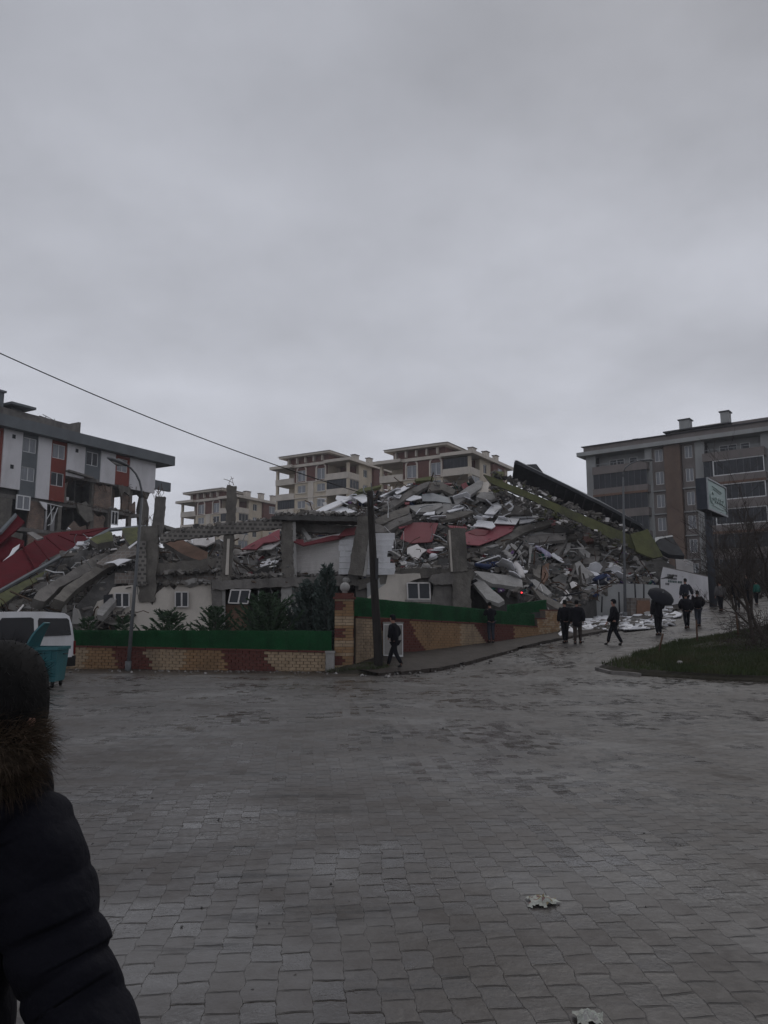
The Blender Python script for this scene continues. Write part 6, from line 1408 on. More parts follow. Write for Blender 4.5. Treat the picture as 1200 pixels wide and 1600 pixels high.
# dark scrub beyond the street on the right
m = MB()
for i in range(1300):
    px = rnd.uniform(1118, 1290); Y = rnd.uniform(50, 62); g = P(px, 940, Y); g.z = hz(g.x, Y); d = Vector((rnd.gauss(0, .4), rnd.gauss(0, .4), 1)).normalized(); pts = [g]; L = rnd.uniform(.6, 3.0)
    for k in range(3): d = (d + Vector((rnd.gauss(0, .3), rnd.gauss(0, .3), rnd.gauss(-.1, .2)))).normalized(); pts.append(pts[-1] + d * L / 3)
    m.tube(pts, rnd.choice((.012, .02)), 3, smooth=False, cap=False)
o = m.build('scrub', BARK); o['kind'] = 'stuff'
# fence stakes on the island
for (a, b_, lab) in (((1027, 1028), (1036, 990), 'rusty leaning stake at the left of the grass island'), ((1090, 1012), (1088, 968), 'dark straight stake below the walking couple'), ((1155, 1006), (1150, 956), 'dark stake right of the walking couple')):
    g = G(*a); t = P(*b_, g.y); m = MB(); m.tube([g - Vector((0, 0, .1)), g.lerp(t, .5), t], [.035, .032, .028], 6); tag(m.build('fence_stake', RUST), lab, 'stake')
# little yellow-white capped marker in the grass
g = G(1063, 1048); root = thing('marker_post', tuple(g), 'small marker with a pale cap standing in the grass', 'marker')
m = MB(); m.tube([g, g + Vector((0, 0, .20))], [.07, .06], 10); m.build('post', mat('dull_yellow', (.16, .15, .04), (.10, .10, .03), scale=10), root)
m = MB(); m.ball(g + Vector((0, 0, .24)), .095, 8, 0, 1, 1, .6); m.build('cap', CONCL, root)
# litter on the paving
def litter(px, py, w_, label, mats, seed):
    rr = random.Random(seed); c = G(px, py); m = MB(); n = 14; vs = []; fs = []
    for j in range(n):
        for i in range(n):
            u, v = i / (n - 1) - .5, j / (n - 1) - .5; r_ = math.hypot(u, v) * 2
            z = .03 * max(0, 1 - r_) + .045 * abs(noise.noise(Vector((u * 7, v * 7, seed)))) * (1.2 - r_ * .6)
            k = 1 + .35 * noise.noise(Vector((u * 3, v * 3, seed + 5)))
            vs.append(c + Vector((u * w_ * k, v * w_ * .8 * k, z + .012)))
    for j in range(n - 1):
        for i in range(n - 1):
            u, v = (i + .5) / (n - 1) - .5, (j + .5) / (n - 1) - .5
            if math.hypot(u, v) * 2 < .75 + .45 * noise.noise(Vector((u * 5, v * 5, seed + 2))): fs.append(((j * n + i), (j * n + i + 1), ((j + 1) * n + i + 1), ((j + 1) * n + i)))
    m.add(vs, fs, 0); m.m = [0 if rr.random() < .75 else rr.randrange(1, len(mats)) for _ in m.f]
    tag(m.build('crumpled_wrapper', mats), label, 'litter')
PAPER = mat('dirty_paper', (.50, .52, .47), (.34, .35, .31), scale=14, bump=.5, stain=(.25, .22, .18), stain_s=9, stain_a=.4)
PAPY = mat('stained_paper', (.32, .27, .15), (.2, .16, .10), scale=14, bump=.5); PAPP = mat('pinkish_paper', (.28, .18, .17), (.18, .12, .11), scale=14, bump=.5)
litter(848, 1414, .27, 'crumpled pale wrapper lying on the wet paving', [PAPER, PAPER, PAPY, PAPP], 3)
litter(917, 1600, .2, 'pale scrap lying at the bottom edge of the paving', [PAPER, CONCL], 6)
m = MB()
for i in range(150):
    px, py = rnd.uniform(100, 1200), 1060 + 540 * rnd.random() ** 1.5; g = G(px, py); s_ = rnd.uniform(.003, .009) * (1 + g.y * .10); m.chunk(g + Vector((0, 0, s_ * .3)), (s_, s_, s_ * .6), rnd.choice((0, 0, 1)))
o = m.build('grit', [CONCD, CONC]); o['kind'] = 'stuff'

# ---------------------------------------------------------------- van
th = R(-90 - 22); vd = Vector((math.cos(th), math.sin(th), 0))   # forward
vs_ = Vector((-vd.y, vd.x, 0))                                    # towards the viewer's right side of the van
org = Vector((-9.72, 24.5, -.06)); 
Mv = Matrix(((vd.x, vs_.x, 0, org.x), (vd.y, vs_.y, 0, org.y), (0, 0, 1, 0), (0, 0, 0, 1)))
root = thing('van', tuple(org + vd * 2.4), 'white minibus with dark windows parked at the far left behind the green bin', 'van')
Wv = 1.9
prof = [(0.05, .42), (0.0, .6), (0.0, 1.05), (.06, 1.55), (.16, 1.84), (.34, 1.93), (1.2, 1.97), (2.5, 1.955), (3.05, 1.90), (3.45, 1.60), (3.85, 1.20), (4.25, 1.09), (4.62, 1.0), (4.78, .8), (4.82, .45), (4.6, .32), (.3, .32)]
def ins(z): return 0 if z < 1.08 else (z - 1.08) * .13
m = MB(Mv); n = len(prof)
ys = [(0, 0), (.06, .0)]
vsv = []
for yi, (yy, shrink) in enumerate(((-.0, .05), (-.05, 0), (-(Wv - .05), 0), (-Wv, .05))):
    for (x, z) in prof:
        cx_, cz_ = 2.4, 1.1; k = 1 - shrink * .5
        yq = yy - (ins(z) if yy > -1 else -ins(z)); vsv.append((cx_ + (x - cx_) * k, yq, cz_ + (z - cz_) * k))
fs = [list(range(n)), [3 * n + i for i in range(n)][::-1]]
for r_ in range(3):
    for i in range(n):
        j = (i + 1) % n; fs.append((r_ * n + i, r_ * n + j, (r_ + 1) * n + j, (r_ + 1) * n + i))
m.add(vsv, fs); body = m.build('body', VANW, root)
bv = body.modifiers.new('bevel', 'BEVEL'); bv.width = .035; bv.segments = 2; bv.limit_method = 'ANGLE'; bv.angle_limit = R(25)
def vside(pts, nm, mt, par=root, y=.012, th_=.02):
    m = MB(Mv); q = [(x, -ins(z) + y - .0 + (.0), z) for x, z in pts]; m.prism(q, (0, -th_, 0)); return m.build(nm, mt, par)
vside([(.16, 1.26), (.22, 1.72), (.30, 1.78), (1.42, 1.78), (1.46, 1.70), (1.46, 1.24)], 'side_window', VGLASS, y=.006)
vside([(1.62, 1.10), (1.62, 1.76), (1.72, 1.80), (2.75, 1.78), (3.30, 1.22), (3.0, 1.02), (2.2, 1.0)], 'door_window', VGLASS, y=.006)
dr = vside([(1.53, .42), (1.53, 1.0), (1.545, 1.0), (1.545, .42)], 'door_gap', RUBB, y=.004)
h = vside([(1.56, .88), (1.56, .99), (1.62, .99), (1.62, .88)], 'door_handle', RUBB, y=.03)
m = MB(Mv); m.prism([(3.12, -.13, 1.86), (3.12, -Wv + .13, 1.86), (3.88, -Wv + .03, 1.20), (3.88, -.03, 1.20)], (.02, 0, .025)); m.build('windscreen', GLASS, root)
m = MB(Mv); m.box(-.04, .10, -Wv + .06, .015, .30, .62); m.box(.10, .5, -.05, .02, .30, .58); m.build('rear_bumper', RUBB, root)
m = MB(Mv); m.box(-.02, .05, -.16, .012, .66, 1.08); m.build('tail_light', TAILR, root)
m = MB(Mv); m.box(4.7, 4.86, -Wv + .05, -.05, .3, .62); m.build('front_bumper', RUBB, root)
m = MB(Mv); m.box(4.55, 4.74, -.42, -.06, .72, .95); m.build('headlight', METAL, root)
m = MB(Mv); m.box(-.015, .03, -Wv + .25, -.25, 1.15, 1.72); m.build('rear_window', GLASS, root)
m = MB(Mv); m.tube([(3.1, -.25, 1.9), (3.25, -.2, 2.25)], .012, 5); m.build('aerial', RUBB, root)
def wheel(x, y):
    m = MB(Mv); m.tube([(x, y - .1, .33), (x, y + .1, .33)], .33, 20); o = m.build('wheel', RUBB, root)
    m = MB(Mv); m.tube([(x, y - .11, .33), (x, y + .115, .33)], .2, 14); m.build('rim', METAL, o)
for x in (.95, 3.9): wheel(x, -.1); wheel(x, -Wv + .1)

# ---------------------------------------------------------------- bin
bx = Vector((-8.80, 20.35, 0)); root = thing('waste_container', tuple(bx), 'teal metal wheeled waste container with its lid flipped open, before the van', 'waste container')
Mb = Matrix.Translation(bx) @ Matrix.Rotation(R(6), 4, 'Z') @ Matrix.Diagonal((.70, 1, 1, 1))
m = MB(Mb)
def rectring(hx, hy, z): return [Vector((-hx, -hy, z)), Vector((hx, -hy, z)), Vector((hx, hy, z)), Vector((-hx, hy, z))]
m.loft([rectring(.52, .40, .16), rectring(.60, .50, 1.02), rectring(.56, .46, 1.02), rectring(.49, .37, .22)], 0, False, False); m.add(rectring(.52, .40, .16), [(3, 2, 1, 0)]); m.add(rectring(.49, .37, .22), [(0, 1, 2, 3)]); m.build('tub', TEAL, root)
m = MB(Mb)
for hx0, hy0, hx1, hy1 in ((-.64, -.54, .64, -.50), (-.64, .50, .64, .54), (-.64, -.50, -.60, .50), (.60, -.50, .64, .50)): m.box(hx0, hx1, hy0, hy1, .96, 1.04)
m.build('rim', TEAL, root)
m = MB(Mb)
for x in (-.35, -.12, .12, .35): m.prism([(x - .02, -.425 , .2), (x + .02, -.425, .2), (x + .022, -.505, .94), (x - .022, -.505, .94)], (0, -.02, 0))
m.prism([(-.56, -.47, .66), (.56, -.47, .66), (.565, -.48, .72), (-.565, -.48, .72)], (0, -.025, 0)); m.build('pressed_ribs', TEAL, root)
m = MB(Mb); n = 8; rg = []
for k in range(n + 1):
    t = k / n; ang_ = R(8 + 20 * t); x = -.52 + .46 * t; z = 1.04 + .62 * t; off = .07 * math.sin(t * math.pi)
    yw = .5 - .28 * t * t; rg.append([Vector((x - .02 + off * -.6, -yw, z + off * .3)), Vector((x + .035 + off * -.6, -yw, z + off * .3 - .02)), Vector((x + .035 + off * -.6, yw, z + off * .3 - .02)), Vector((x - .02 + off * -.6, yw, z + off * .3))])
m.loft(rg, 0, True, False); m.build('lid', TEAL, root)
for x, y in ((-.42, -.34), (.42, -.34), (-.42, .34), (.42, .34)):
    m = MB(Mb); m.tube([(x - .03, y, .08), (x + .03, y, .08)], .08, 12); m.box(x - .05, x - .035, y - .04, y + .04, .06, .17); m.box(x + .035, x + .05, y - .04, y + .04, .06, .17); m.build('wheel', RUBB, root)
m = MB(Mb)
for s_ in (-1, 1): m.tube([(s_ * .64, -.1, .85), (s_ * .72, -.1, .85), (s_ * .72, .1, .85), (s_ * .64, .1, .85)], .018, 6)
m.build('handle', DMET, root)
# ---------------------------------------------------------------- people
def skin(name, J, E, root_key, mt, parent=None, M=None, sub=1, origin=None):
    keys = list(J); me = bpy.data.meshes.new(name); me.from_pydata([M @ Vector(J[k][0]) for k in keys], [(keys.index(a), keys.index(b)) for a, b in E], [])
    HS_ = M.to_scale()[0]; o = bpy.data.objects.new(name, me); C.objects.link(o); md = o.modifiers.new('s', 'SKIN'); md.use_smooth_shade = True; md.branch_smoothing = .6
    if not me.skin_vertices: raise RuntimeError('no skin layer')
    sv = me.skin_vertices[0].data
    for i, k in enumerate(keys):
        r_ = J[k][1]; r_ = r_ if isinstance(r_, tuple) else (r_, r_); sv[i].radius = (r_[0] * HS_, r_[1] * HS_); sv[i].use_root = (k == root_key)
    s2 = o.modifiers.new('u', 'SUBSURF'); s2.levels = sub; s2.render_levels = sub
    dg = bpy.context.evaluated_depsgraph_get(); ev = o.evaluated_get(dg); nm = bpy.data.meshes.new_from_object(ev)
    vs = [v.co.copy() for v in nm.vertices]; fs = [list(p.vertices) for p in nm.polygons]
    bpy.data.objects.remove(o); bpy.data.meshes.remove(me); bpy.data.meshes.remove(nm)
    mb = MB(); mb.add(vs, fs, 0, True)
    return mb
def person(label, px, pyf, hpx, heading, pose, cloth, trousers, hair=HAIR, hat=None, Yov=None, width=1.0, extra=None):
    """heading: world yaw of the facing direction (0 = away from the camera, 90 = to the left)"""
    f = G(px, pyf) if Yov is None else P(px, pyf, Yov)
    H = hpx * f.y / 1200.0; f.z -= .0
    M = Matrix.Translation(f) @ Matrix.Rotation(R(heading), 4, 'Z') @ Matrix.Scale(H, 4)
    s = pose.get('stride', 0); bend = pose.get('lean', 0); hd = pose.get('head', 0); W = width
    hipz = .52 - abs(s) * .12
    J = {}
    J['pel'] = ((0, 0, hipz + .01), .055); J['wst'] = ((0, bend * .25, .62), .062); J['chs'] = ((0, bend * .6, .73), (.08, .06)); J['nb'] = ((0, bend * .85, .815), .04)
    J['nk'] = ((0, bend + hd * .25, .85), .033); J['jaw'] = ((0, bend + .012 + hd * .8, .885), (.036, .044)); J['skl'] = ((0, bend + .003 + hd, .935), (.045, .054)); J['top'] = ((0, bend - .005 + hd, .972), (.030, .036))
    J['nose'] = ((0, bend + .055 + hd * 1.1, .912), .010)
    E = [('pel', 'wst'), ('wst', 'chs'), ('chs', 'nb'), ('nb', 'nk'), ('nk', 'jaw'), ('jaw', 'skl'), ('skl', 'top'), ('jaw', 'nose')]
    for sd, nm in ((-1, 'l'), (1, 'r')):
        fy = s * sd; arm = pose.get('arm_' + nm, None)
        J['hp' + nm] = ((sd * .052, 0, hipz), .045); kz = .285
        J['kn' + nm] = ((sd * .055, fy * .45 + (.035 if fy < 0 else .03) * (1 if s else .3), kz), .036)
        up_ = pose.get('lift_' + nm, 0)
        J['an' + nm] = ((sd * .055, fy, .045 + up_), .018)
        J['toe' + nm] = ((sd * .065, fy + .075, .018 + up_ * (.3 if up_ else 0)), .010)
        J['sh' + nm] = ((sd * .108 * W, bend * .8, .795), .036)
        if arm: el_, wr_ = arm
        else: el_, wr_ = (sd * .135 * W, bend * .5 - .02 - fy * .35, .635), (sd * .13 * W, .04 - fy * .6, .495)
        J['el' + nm] = (el_, .026); J['wr' + nm] = (wr_, .018)
        w_ = Vector(wr_); d = (w_ - Vector(el_)).normalized(); J['pm' + nm] = (tuple(w_ + d * .03), (.014, .02))
        E += [('pel', 'hp' + nm), ('hp' + nm, 'kn' + nm), ('kn' + nm, 'an' + nm), ('an' + nm, 'toe' + nm), ('chs', 'sh' + nm), ('sh' + nm, 'el' + nm), ('el' + nm, 'wr' + nm), ('wr' + nm, 'pm' + nm)]
        cr = d.cross(Vector((0, 0, 1)) if abs(d.z) < .8 else Vector((0, 1, 0))).normalized()
        fw = cr.cross(d)
        for k in range(4):
            a0 = w_ + d * .04 + fw * (.013 - .0085 * k); a1 = a0 + d * (.026 - .003 * abs(k - 1)); a2 = a1 + d * .014 - cr * .012
            J['f%d' % k + nm] = (tuple(a1), .0055); J['g%d' % k + nm] = (tuple(a2), .005); E += [('pm' + nm, 'f%d' % k + nm), ('f%d' % k + nm, 'g%d' % k + nm)]
        J['t' + nm] = (tuple(w_ + d * .028 + fw * .028), .0065); E += [('pm' + nm, 't' + nm)]
    mb = skin('person', J, E, 'pel', SKIN, M=M, sub=1); body = mb.build('person', SKIN, origin=f); tag(body, label, 'person'); body['kind'] = 'thing'
    # jacket
    g = .030 + pose.get('bulk', 0); lo = pose.get('coat', .47); K = {}
    K['a'] = ((0, 0, lo), (.088 * W + g, .062 + g)); K['b'] = ((0, bend * .25, .61), (.080 * W + g, .058 + g)); K['c'] = ((0, bend * .6, .725), (.094 * W + g, .062 + g)); K['d'] = ((0, bend * .85, .80), (.060 + g * .5, .05 + g * .4)); K['e'] = ((0, bend + .0, .845), (.042, .046))
    KE = [('a', 'b'), ('b', 'c'), ('c', 'd'), ('d', 'e')]
    for nm in 'lr':
        for j in ('sh', 'el', 'wr'):
            K[j + nm] = (J[j + nm][0], J[j + nm][1] + g * .75 + (.004 if j == 'el' else 0))
        KE += [('c', 'sh' + nm), ('sh' + nm, 'el' + nm), ('el' + nm, 'wr' + nm)]
    mj = skin('jacket', K, KE, 'a', cloth, M=M, sub=1); mj.build('jacket', cloth, body)
    T = {'p': ((0, 0, hipz + .03), (.088 * W, .072))}; TE = []
    for sd, nm in ((-1, 'l'), (1, 'r')):
        T['h' + nm] = ((sd * .05, 0, hipz - .03), .062); T['k' + nm] = (J['kn' + nm][0], .047); a = J['an' + nm][0]; T['n' + nm] = ((a[0], a[1], a[2] + .01), .036); TE += [('p', 'h' + nm), ('h' + nm, 'k' + nm), ('k' + nm, 'n' + nm)]
    skin('trousers', T, TE, 'p', trousers, M=M, sub=1).build('trousers', trousers, body)
    for nm in 'lr':
        a = Vector(J['an' + nm][0]); t = Vector(J['toe' + nm][0]); S_ = {'x': (tuple(a + Vector((0, -.018, -.018))), (.032, .030)), 'y': (tuple(a.lerp(t, .5) + Vector((0, 0, -.006))), (.034, .026)), 'z': (tuple(t + Vector((0, .01, 0))), (.032, .022)), 'w': (tuple(a + Vector((0, 0, .02))), .032)}
        skin('shoe', S_, [('w', 'x'), ('x', 'y'), ('y', 'z')], 'x', RUBB, M=M, sub=1).build('shoe', RUBB, body)
    hm = MB(M); sk = Vector(J['skl'][0]); n = 10; rings = []
    for i in range(8):
        ph = i / 7; zz = -.048 + .104 * ph; rr_ = math.sqrt(max(0.01, 1 - (max(zz, -.02) / .058) ** 2)) * .050
        rings.append([sk + Vector((math.cos(a) * rr_ * .93, math.sin(a) * rr_ * 1.18 - (.012 if math.sin(a) < 0.4 else -.0) - (.03 if (math.sin(a) > .3 and zz < (.018 if not hat else .0)) else 0), zz + .006)) for a in [2 * math.pi * k / n for k in range(n)]])
    hm.loft(rings); hm.build('hat' if hat else 'hair', hat or hair, body)
    return body, f, H, M, J
person('man in black coat and cap striding past the wooden pole with head bowed', 617, 1044, 82, 62, dict(stride=.17, lean=.03, head=.02, coat=.42, lift_l=.03, arm_l=((-.14, .02, .64), (-.06, .09, .57)), arm_r=((.14, -.03, .64), (.09, .08, .55))), BLACKC, BLACKC, hat=BLACKC, Yov=25.3)
person('man in dark jacket and jeans leaning on the sloping block wall', 768, 1004, 63, 18, dict(stride=.01, lean=.05, head=.02, arm_l=((-.13, .06, .68), (-.10, .15, .70)), arm_r=((.13, .06, .68), (.10, .15, .70))), BLACKC, JEAN, Yov=32.2)
person('left of the two dark figures walking side by side past the wall end', 884, 1005, 67, 10, dict(stride=.07, bulk=.006), BLACKC, BLACKC)
person('right of the two dark figures, wearing a bulky coat to the knees', 903, 1006, 68, -15, dict(stride=.09, bulk=.014, coat=.36), BLACKC, BROWNC)
person('lone figure in black striding left across the street before the lamp post', 961, 1008, 71, 70, dict(stride=.15, bulk=.006), BLACKC, BLACKC, hat=BLACKC)
ub = person('man in a long dark coat under the black umbrella', 1030, 993, 64, 4, dict(stride=.05, bulk=.012, coat=.38, arm_r=((.15, .05, .66), (.09, .14, .76))), BLACKC, BLACKC)
person('left of the walking couple, in a puffy black jacket', 1074, 982, 55, -6, dict(stride=.09, bulk=.02, arm_l=((-.17, .0, .66), (-.12, .08, .55))), BLACKC, BLACKC)
person('right of the walking couple, in black jacket and dark jeans', 1092, 979, 56, 2, dict(stride=.06, bulk=.02, arm_r=((.17, .0, .66), (.12, .08, .55))), BLACKC, JEAN)
person('tall figure in dark clothes before the painted wall, above the walking couple', 1073, 957, 53, 10, dict(stride=.06, bulk=.008, arm_r=((.16, -.04, .64), (.2, -.03, .52))), NAVY, BLACKC)
person('figure in a grey jacket and black trousers walking away up the street', 1127, 955, 47, 5, dict(stride=.05, bulk=.014), GREYC, BLACKC)
person('figure in black with a wide long coat right of the grey jacket', 1153, 953, 47, -8, dict(stride=.05, bulk=.014, coat=.3), BLACKC, BLACKC)
person('dark figure half hidden by twigs, right of the wide long coat', 1170, 946, 50, 10, dict(stride=.03, bulk=.02), NAVY, BLACKC)
person('figure in a teal top among the bare branches at the right', 1183, 945, 38, 20, dict(stride=.03, bulk=.012), TEALC, BLACKC)
# umbrella
_, f, H, M, J = ub
c = P(1036, 930, f.y); hand = M @ Vector(J['wrr'][0]); root = thing('umbrella', tuple(hand), 'open black umbrella tilted over the man in the long coat', 'umbrella')
axis = (c + Vector((0, .1, .1)) - hand).normalized(); axis = (axis + Vector((0, -.55, 0))).normalized(); tip = hand + (c - hand).length * 1.0 * (c - hand).normalized() + Vector((0, 0, .12))
ax1 = axis.cross(Vector((0, 1, 0))).normalized(); ax2 = axis.cross(ax1)
m = MB(); n = 16; rings = []
for k in range(6):
    a = R(1 + 56 * k / 5); rr_ = .60 * math.sin(a) / math.sin(R(57)); dz = .66 * (1 - math.cos(a)) * .85
    rings.append([tip - axis * (dz - (.03 if (j % 2 and k > 2) else 0)) + (ax1 * math.cos(2 * math.pi * j / n) + ax2 * math.sin(2 * math.pi * j / n)) * rr_ * (.965 if j % 2 else 1) for j in range(n)])
inner = [[p - axis * .008 for p in r_] for r_ in rings][::-1]
m.loft(rings + inner, 0, False); m.build('canopy', mat('umbrella_fabric', (.014, .015, .021), (.010, .011, .015), rough=.8, scale=5, spec=.2), root)
m = MB(); m.tube([hand - axis * .1, tip + axis * .05], .010, 6); m.build('shaft', METAL, root)
m = MB(); m.tube([hand - axis * .22, hand - axis * .02], .018, 8); m.build('handle', RUBB, root)

# ---------------------------------------------------------------- man in the foreground
bx_, by_ = -.85, 1.47
root_o = Vector((bx_, by_, 0))
hc = Vector((-.717, 1.44, 1.558))
m = MB(); rings = []
prof_h = [(-.34, .060, .060, 0), (-.20, .062, .064, .0), (-.135, .060, .066, .008), (-.105, .064, .080, .016), (-.07, .070, .092, .012), (-.03, .075, .098, .004), (.0, .077, .100, 0), (.03, .073, .096, 0), (.055, .064, .086, 0), (.075, .051, .070, 0), (.089, .034, .048, 0), (.098, .012, .018, 0)]
yaw = R(-8); cy_, sy_ = math.cos(yaw), math.sin(yaw)
def hp(x, y, z): return hc + Vector((x * cy_ - y * sy_, x * sy_ + y * cy_, z))
for dz, rx, ry, oy in prof_h: rings.append([hp(math.cos(a) * rx, math.sin(a) * ry + oy, dz) for a in [2 * math.pi * k / 28 for k in range(28)]])
m.loft(rings)
m.ball(hp(.006, .102, -.035), .016, 7, 0, .8, 1.2, 1.4)
for sgn in (1, -1):
    er = []
    for i in range(9):
        t = i / 8; w_ = (.010 + .010 * math.sin(t * math.pi)) * (1 if t > .35 else .8); zc = -.062 + .062 * t; xo = .074 + .012 * math.sin(t * math.pi)
        er.append([hp(sgn * (xo + .004 * math.cos(a)), .0 + w_ * math.sin(a) - .012 * t, zc + .002 * math.cos(a)) for a in [2 * math.pi * k / 8 for k in range(8)]])
    m.loft(er)
# hand of the visible arm
wr = P(188, 1765, 1.355)
fwd = Vector((.03, -.05, -1)).normalized(); acr = Vector((.3, 1, 0)).normalized()
m.tube([wr + Vector((0, 0, .06)), wr, wr + fwd * .05, wr + fwd * .09], [.028, .03, .042, .036], 10, flat=.55)
for k in range(4):
    o0 = wr + fwd * .085 + acr * (-.03 + .02 * k); L = (.068, .078, .074, .058)[k]; m.tube([o0, o0 + fwd * L * .45, o0 + fwd * L * .8 + Vector((-.012, 0, 0)), o0 + fwd * L + Vector((-.028, 0, 0))], [.0105, .0098, .009, .006], 8)
o0 = wr + fwd * .03 - acr * .04; m.tube([o0, o0 + fwd * .035 - acr * .018, o0 + fwd * .06 - acr * .02], [.013, .011, .008], 8)
man = m.build('person', SKIN, origin=root_o); tag(man, 'man seen from behind at the lower left in black padded jacket with fur trimmed hood', 'person'); man['kind'] = 'thing'
# hair: cap and strands
m = MB(); rings = []
for dz, rx, ry, oy in prof_h[4:]:
    rings.append([hp(math.cos(a) * (rx + .010 + .006 * (dz > -.05)), math.sin(a) * (ry + .012) + oy - (.035 if (math.sin(a) > .55 and dz < .04) else 0), dz + (.008 if dz > 0 else 0)) for a in [2 * math.pi * k / 28 for k in range(28)]])
m.loft(rings)
rr = random.Random(5)
for i in range(9000):
    a = rr.uniform(0, 2 * math.pi); k = rr.uniform(3.6, len(prof_h) - 1.01); i0 = int(k); t = k - i0
    dz, rx, ry, oy = [prof_h[i0][j] * (1 - t) + prof_h[i0 + 1][j] * t for j in range(4)]
    if math.sin(a) > .5 and dz < .03: continue
    if dz < -.02 and math.cos(a) > .3 and -.35 < math.sin(a): continue
    p = hp(math.cos(a) * (rx + .013), math.sin(a) * (ry + .012) + oy, dz + .006); nrm = (p - hp(0, 0, -.02)).normalized()
    d = (nrm * rr.uniform(.02, .30) + Vector((rr.gauss(0, .35), rr.gauss(0, .35), -.55 + rr.gauss(0, .3)))).normalized(); L = rr.uniform(.015, .032); s_ = d.cross(nrm).normalized() * .0007
    m.add([p - s_, p + s_, p + d * L * .6 + s_ * .6, p + d * L], [(0, 1, 2), (0, 2, 3)])
m.build('hair', HAIR, man)
# jacket torso and sleeves with quilted bulges
m = MB(); rings = []
N_ = 40; M_ = 90
for i in range(M_ + 1):
    t = i / M_; z = .62 + .80 * t; q = abs(math.sin((z - .62) / .105 * math.pi)) ** .55
    if z < 1.22: rx, ry = .185 - .02 * (z - .62), .150
    else:
        u = (z - 1.22) / .20; rx = .175 * math.sqrt(max(0, 1 - (u * .82) ** 2.2)) ; ry = .148 * math.sqrt(max(.0, 1 - (u * .75) ** 2))
    rings.append([Vector((bx_ + (.10 * max(0, (z - 1.2) / .2)) + math.cos(a) * (rx + .010 * q), by_ + math.sin(a) * (ry + .010 * q), z + .006 * math.sin(a * 3))) for a in [2 * math.pi * k / N_ for k in range(N_)]])
m.loft(rings)
def sleeve(path, rads):
    rg = []; n = 80; segs = len(path) - 1
    for i in range(n + 1):
        t = i / n * segs; j = min(int(t), segs - 1); f = t - j
        P0 = path[max(j - 1, 0)]; P1 = path[j]; P2 = path[j + 1]; P3 = path[min(j + 2, segs)]
        c = .5 * ((2 * P1) + (P2 - P0) * f + (2 * P0 - 5 * P1 + 4 * P2 - P3) * f * f + (3 * P1 - P0 - 3 * P2 + P3) * f ** 3)
        r_ = rads[j] * (1 - f) + rads[j + 1] * f; q = abs(math.sin(i / n * 6.5 * math.pi)) ** .5
        d = (P2 - P1).normalized(); a1 = d.cross(Vector((0, 1, 0))).normalized(); b1 = d.cross(a1)
        rr2 = r_ - .006 + .010 * q
        rg.append([c + (a1 * math.cos(a) + b1 * math.sin(a)) * (rr2 + .003 * math.sin(3 * a + i * .35)) for a in [2 * math.pi * k / 28 for k in range(28)]])
    m.loft(rg)
sleeve([P(22, 1255, 1.46), P(42, 1300, 1.46), P(62, 1370, 1.455), P(80, 1440, 1.45), P(97, 1505, 1.44), P(118, 1555, 1.43), P(150, 1640, 1.40), P(185, 1750, 1.36)], [.05, .084, .086, .085, .082, .076, .074, .062])
sleeve([Vector((-.90, 1.46, 1.315)), Vector((-.95, 1.455, 1.22)), Vector((-.99, 1.44, 1.08)), Vector((-1.02, 1.42, .96)), Vector((-1.04, 1.39, .86)), Vector((-1.05, 1.345, .74))], [.055, .088, .090, .080, .076, .060])
JK = mat('black_padded_nylon', (.0075, .0075, .012), (.0045, .0045, .008), rough=.85, scale=10, bump=.35, bscale=16, spec=.15)
m.build('jacket', JK, man)
# hood lying on the back under the fur
m = MB(); c0 = Vector((-.760, 1.41, 1.375)); m.ball(c0, .115, 12, 0, 1.05, .8, .75); m.ball(c0 + Vector((.0, .04, .02)), .105, 12, 0, 1, 1, .8); m.build('hood', JK, man)
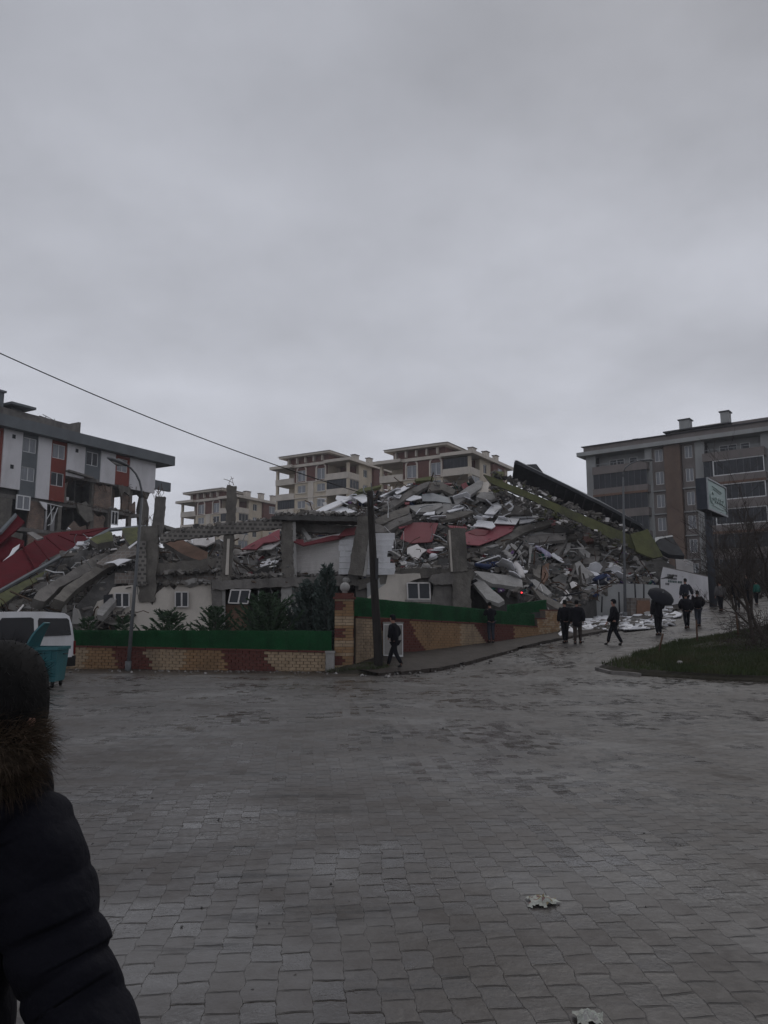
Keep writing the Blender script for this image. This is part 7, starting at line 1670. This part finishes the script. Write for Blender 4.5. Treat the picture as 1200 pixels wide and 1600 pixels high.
# trousers (out of the frame, below the jacket)
m = MB(); m.tube([Vector((-.88, 1.47, .72)), Vector((-.88, 1.50, .45)), Vector((-.885, 1.45, .06))], [.10, .075, .055], 12); m.tube([Vector((-.72, 1.47, .72)), Vector((-.72, 1.42, .45)), Vector((-.715, 1.36, .06))], [.10, .075, .055], 12); m.build('trousers', BLACKC, man)
for x, y in ((-.885, 1.45), (-.715, 1.36)):
    m = MB(); m.tube([Vector((x, y - .06, .055)), Vector((x, y + .08, .055)), Vector((x, y + .2, .04))], [.05, .05, .035], 10, flat=.8); m.build('shoe', RUBB, man)
# fur trim
m = MB(); c1 = Vector((-.735, 1.425, 1.450))
for i in range(26000):
    a = rr.uniform(0, 2 * math.pi); b = rr.uniform(0, 2 * math.pi)
    Rm, rm = .078, .040; k = 1 + .12 * math.sin(a * 3)
    rad = Vector((math.cos(a), math.sin(a) * 1.0, 0)); up_ = Vector((0, 0, 1)); nrm = rad * math.cos(b) + up_ * math.sin(b)
    p = c1 + rad * Rm + nrm * rm * rr.uniform(.5, 1) * k; p.z += .030 * math.sin(b) - .012 * math.cos(a - 2.2)
    d = (nrm + Vector((rr.gauss(0, .35), rr.gauss(0, .35), -.35 + rr.gauss(0, .35)))).normalized(); L = rr.uniform(.022, .05) * (1.25 if rr.random() < .06 else 1)
    s_ = d.cross(Vector((rr.random(), rr.random(), rr.random()))).normalized() * .0006
    mid = p + d * L * .55; e = p + (d + Vector((0, 0, -.3))).normalized() * L
    m.add([p - s_, p + s_, mid + s_ * .7, mid - s_ * .7, e], [(0, 1, 2, 3), (3, 2, 4)])
m.tube([c1 + Vector((math.cos(a) * .078, math.sin(a) * .078, 0)) for a in [2 * math.pi * k / 24 for k in range(25)]], .034, 10, cap=False)
m.build('fur_trim', FURM, man)
# ---------------------------------------------------------------- damp air
hb = MB(); hb.box(-260, 260, -40, 420, -2, 75); hz_o = hb.build('haze', bpy.data.materials.new('damp_air'), origin=(0, 0, 0)); hz_o['kind'] = 'stuff'
hm_ = hz_o.data.materials[0]; hm_.use_nodes = True; hm_.node_tree.nodes.clear()
ho = nn(hm_.node_tree, 'ShaderNodeOutputMaterial'); hv = nn(hm_.node_tree, 'ShaderNodeVolumePrincipled'); hv.inputs['Density'].default_value = .0005; hv.inputs['Color'].default_value = (.93, .95, 1, 1)
wire(hm_.node_tree, hv.outputs[0], ho.inputs['Volume'])
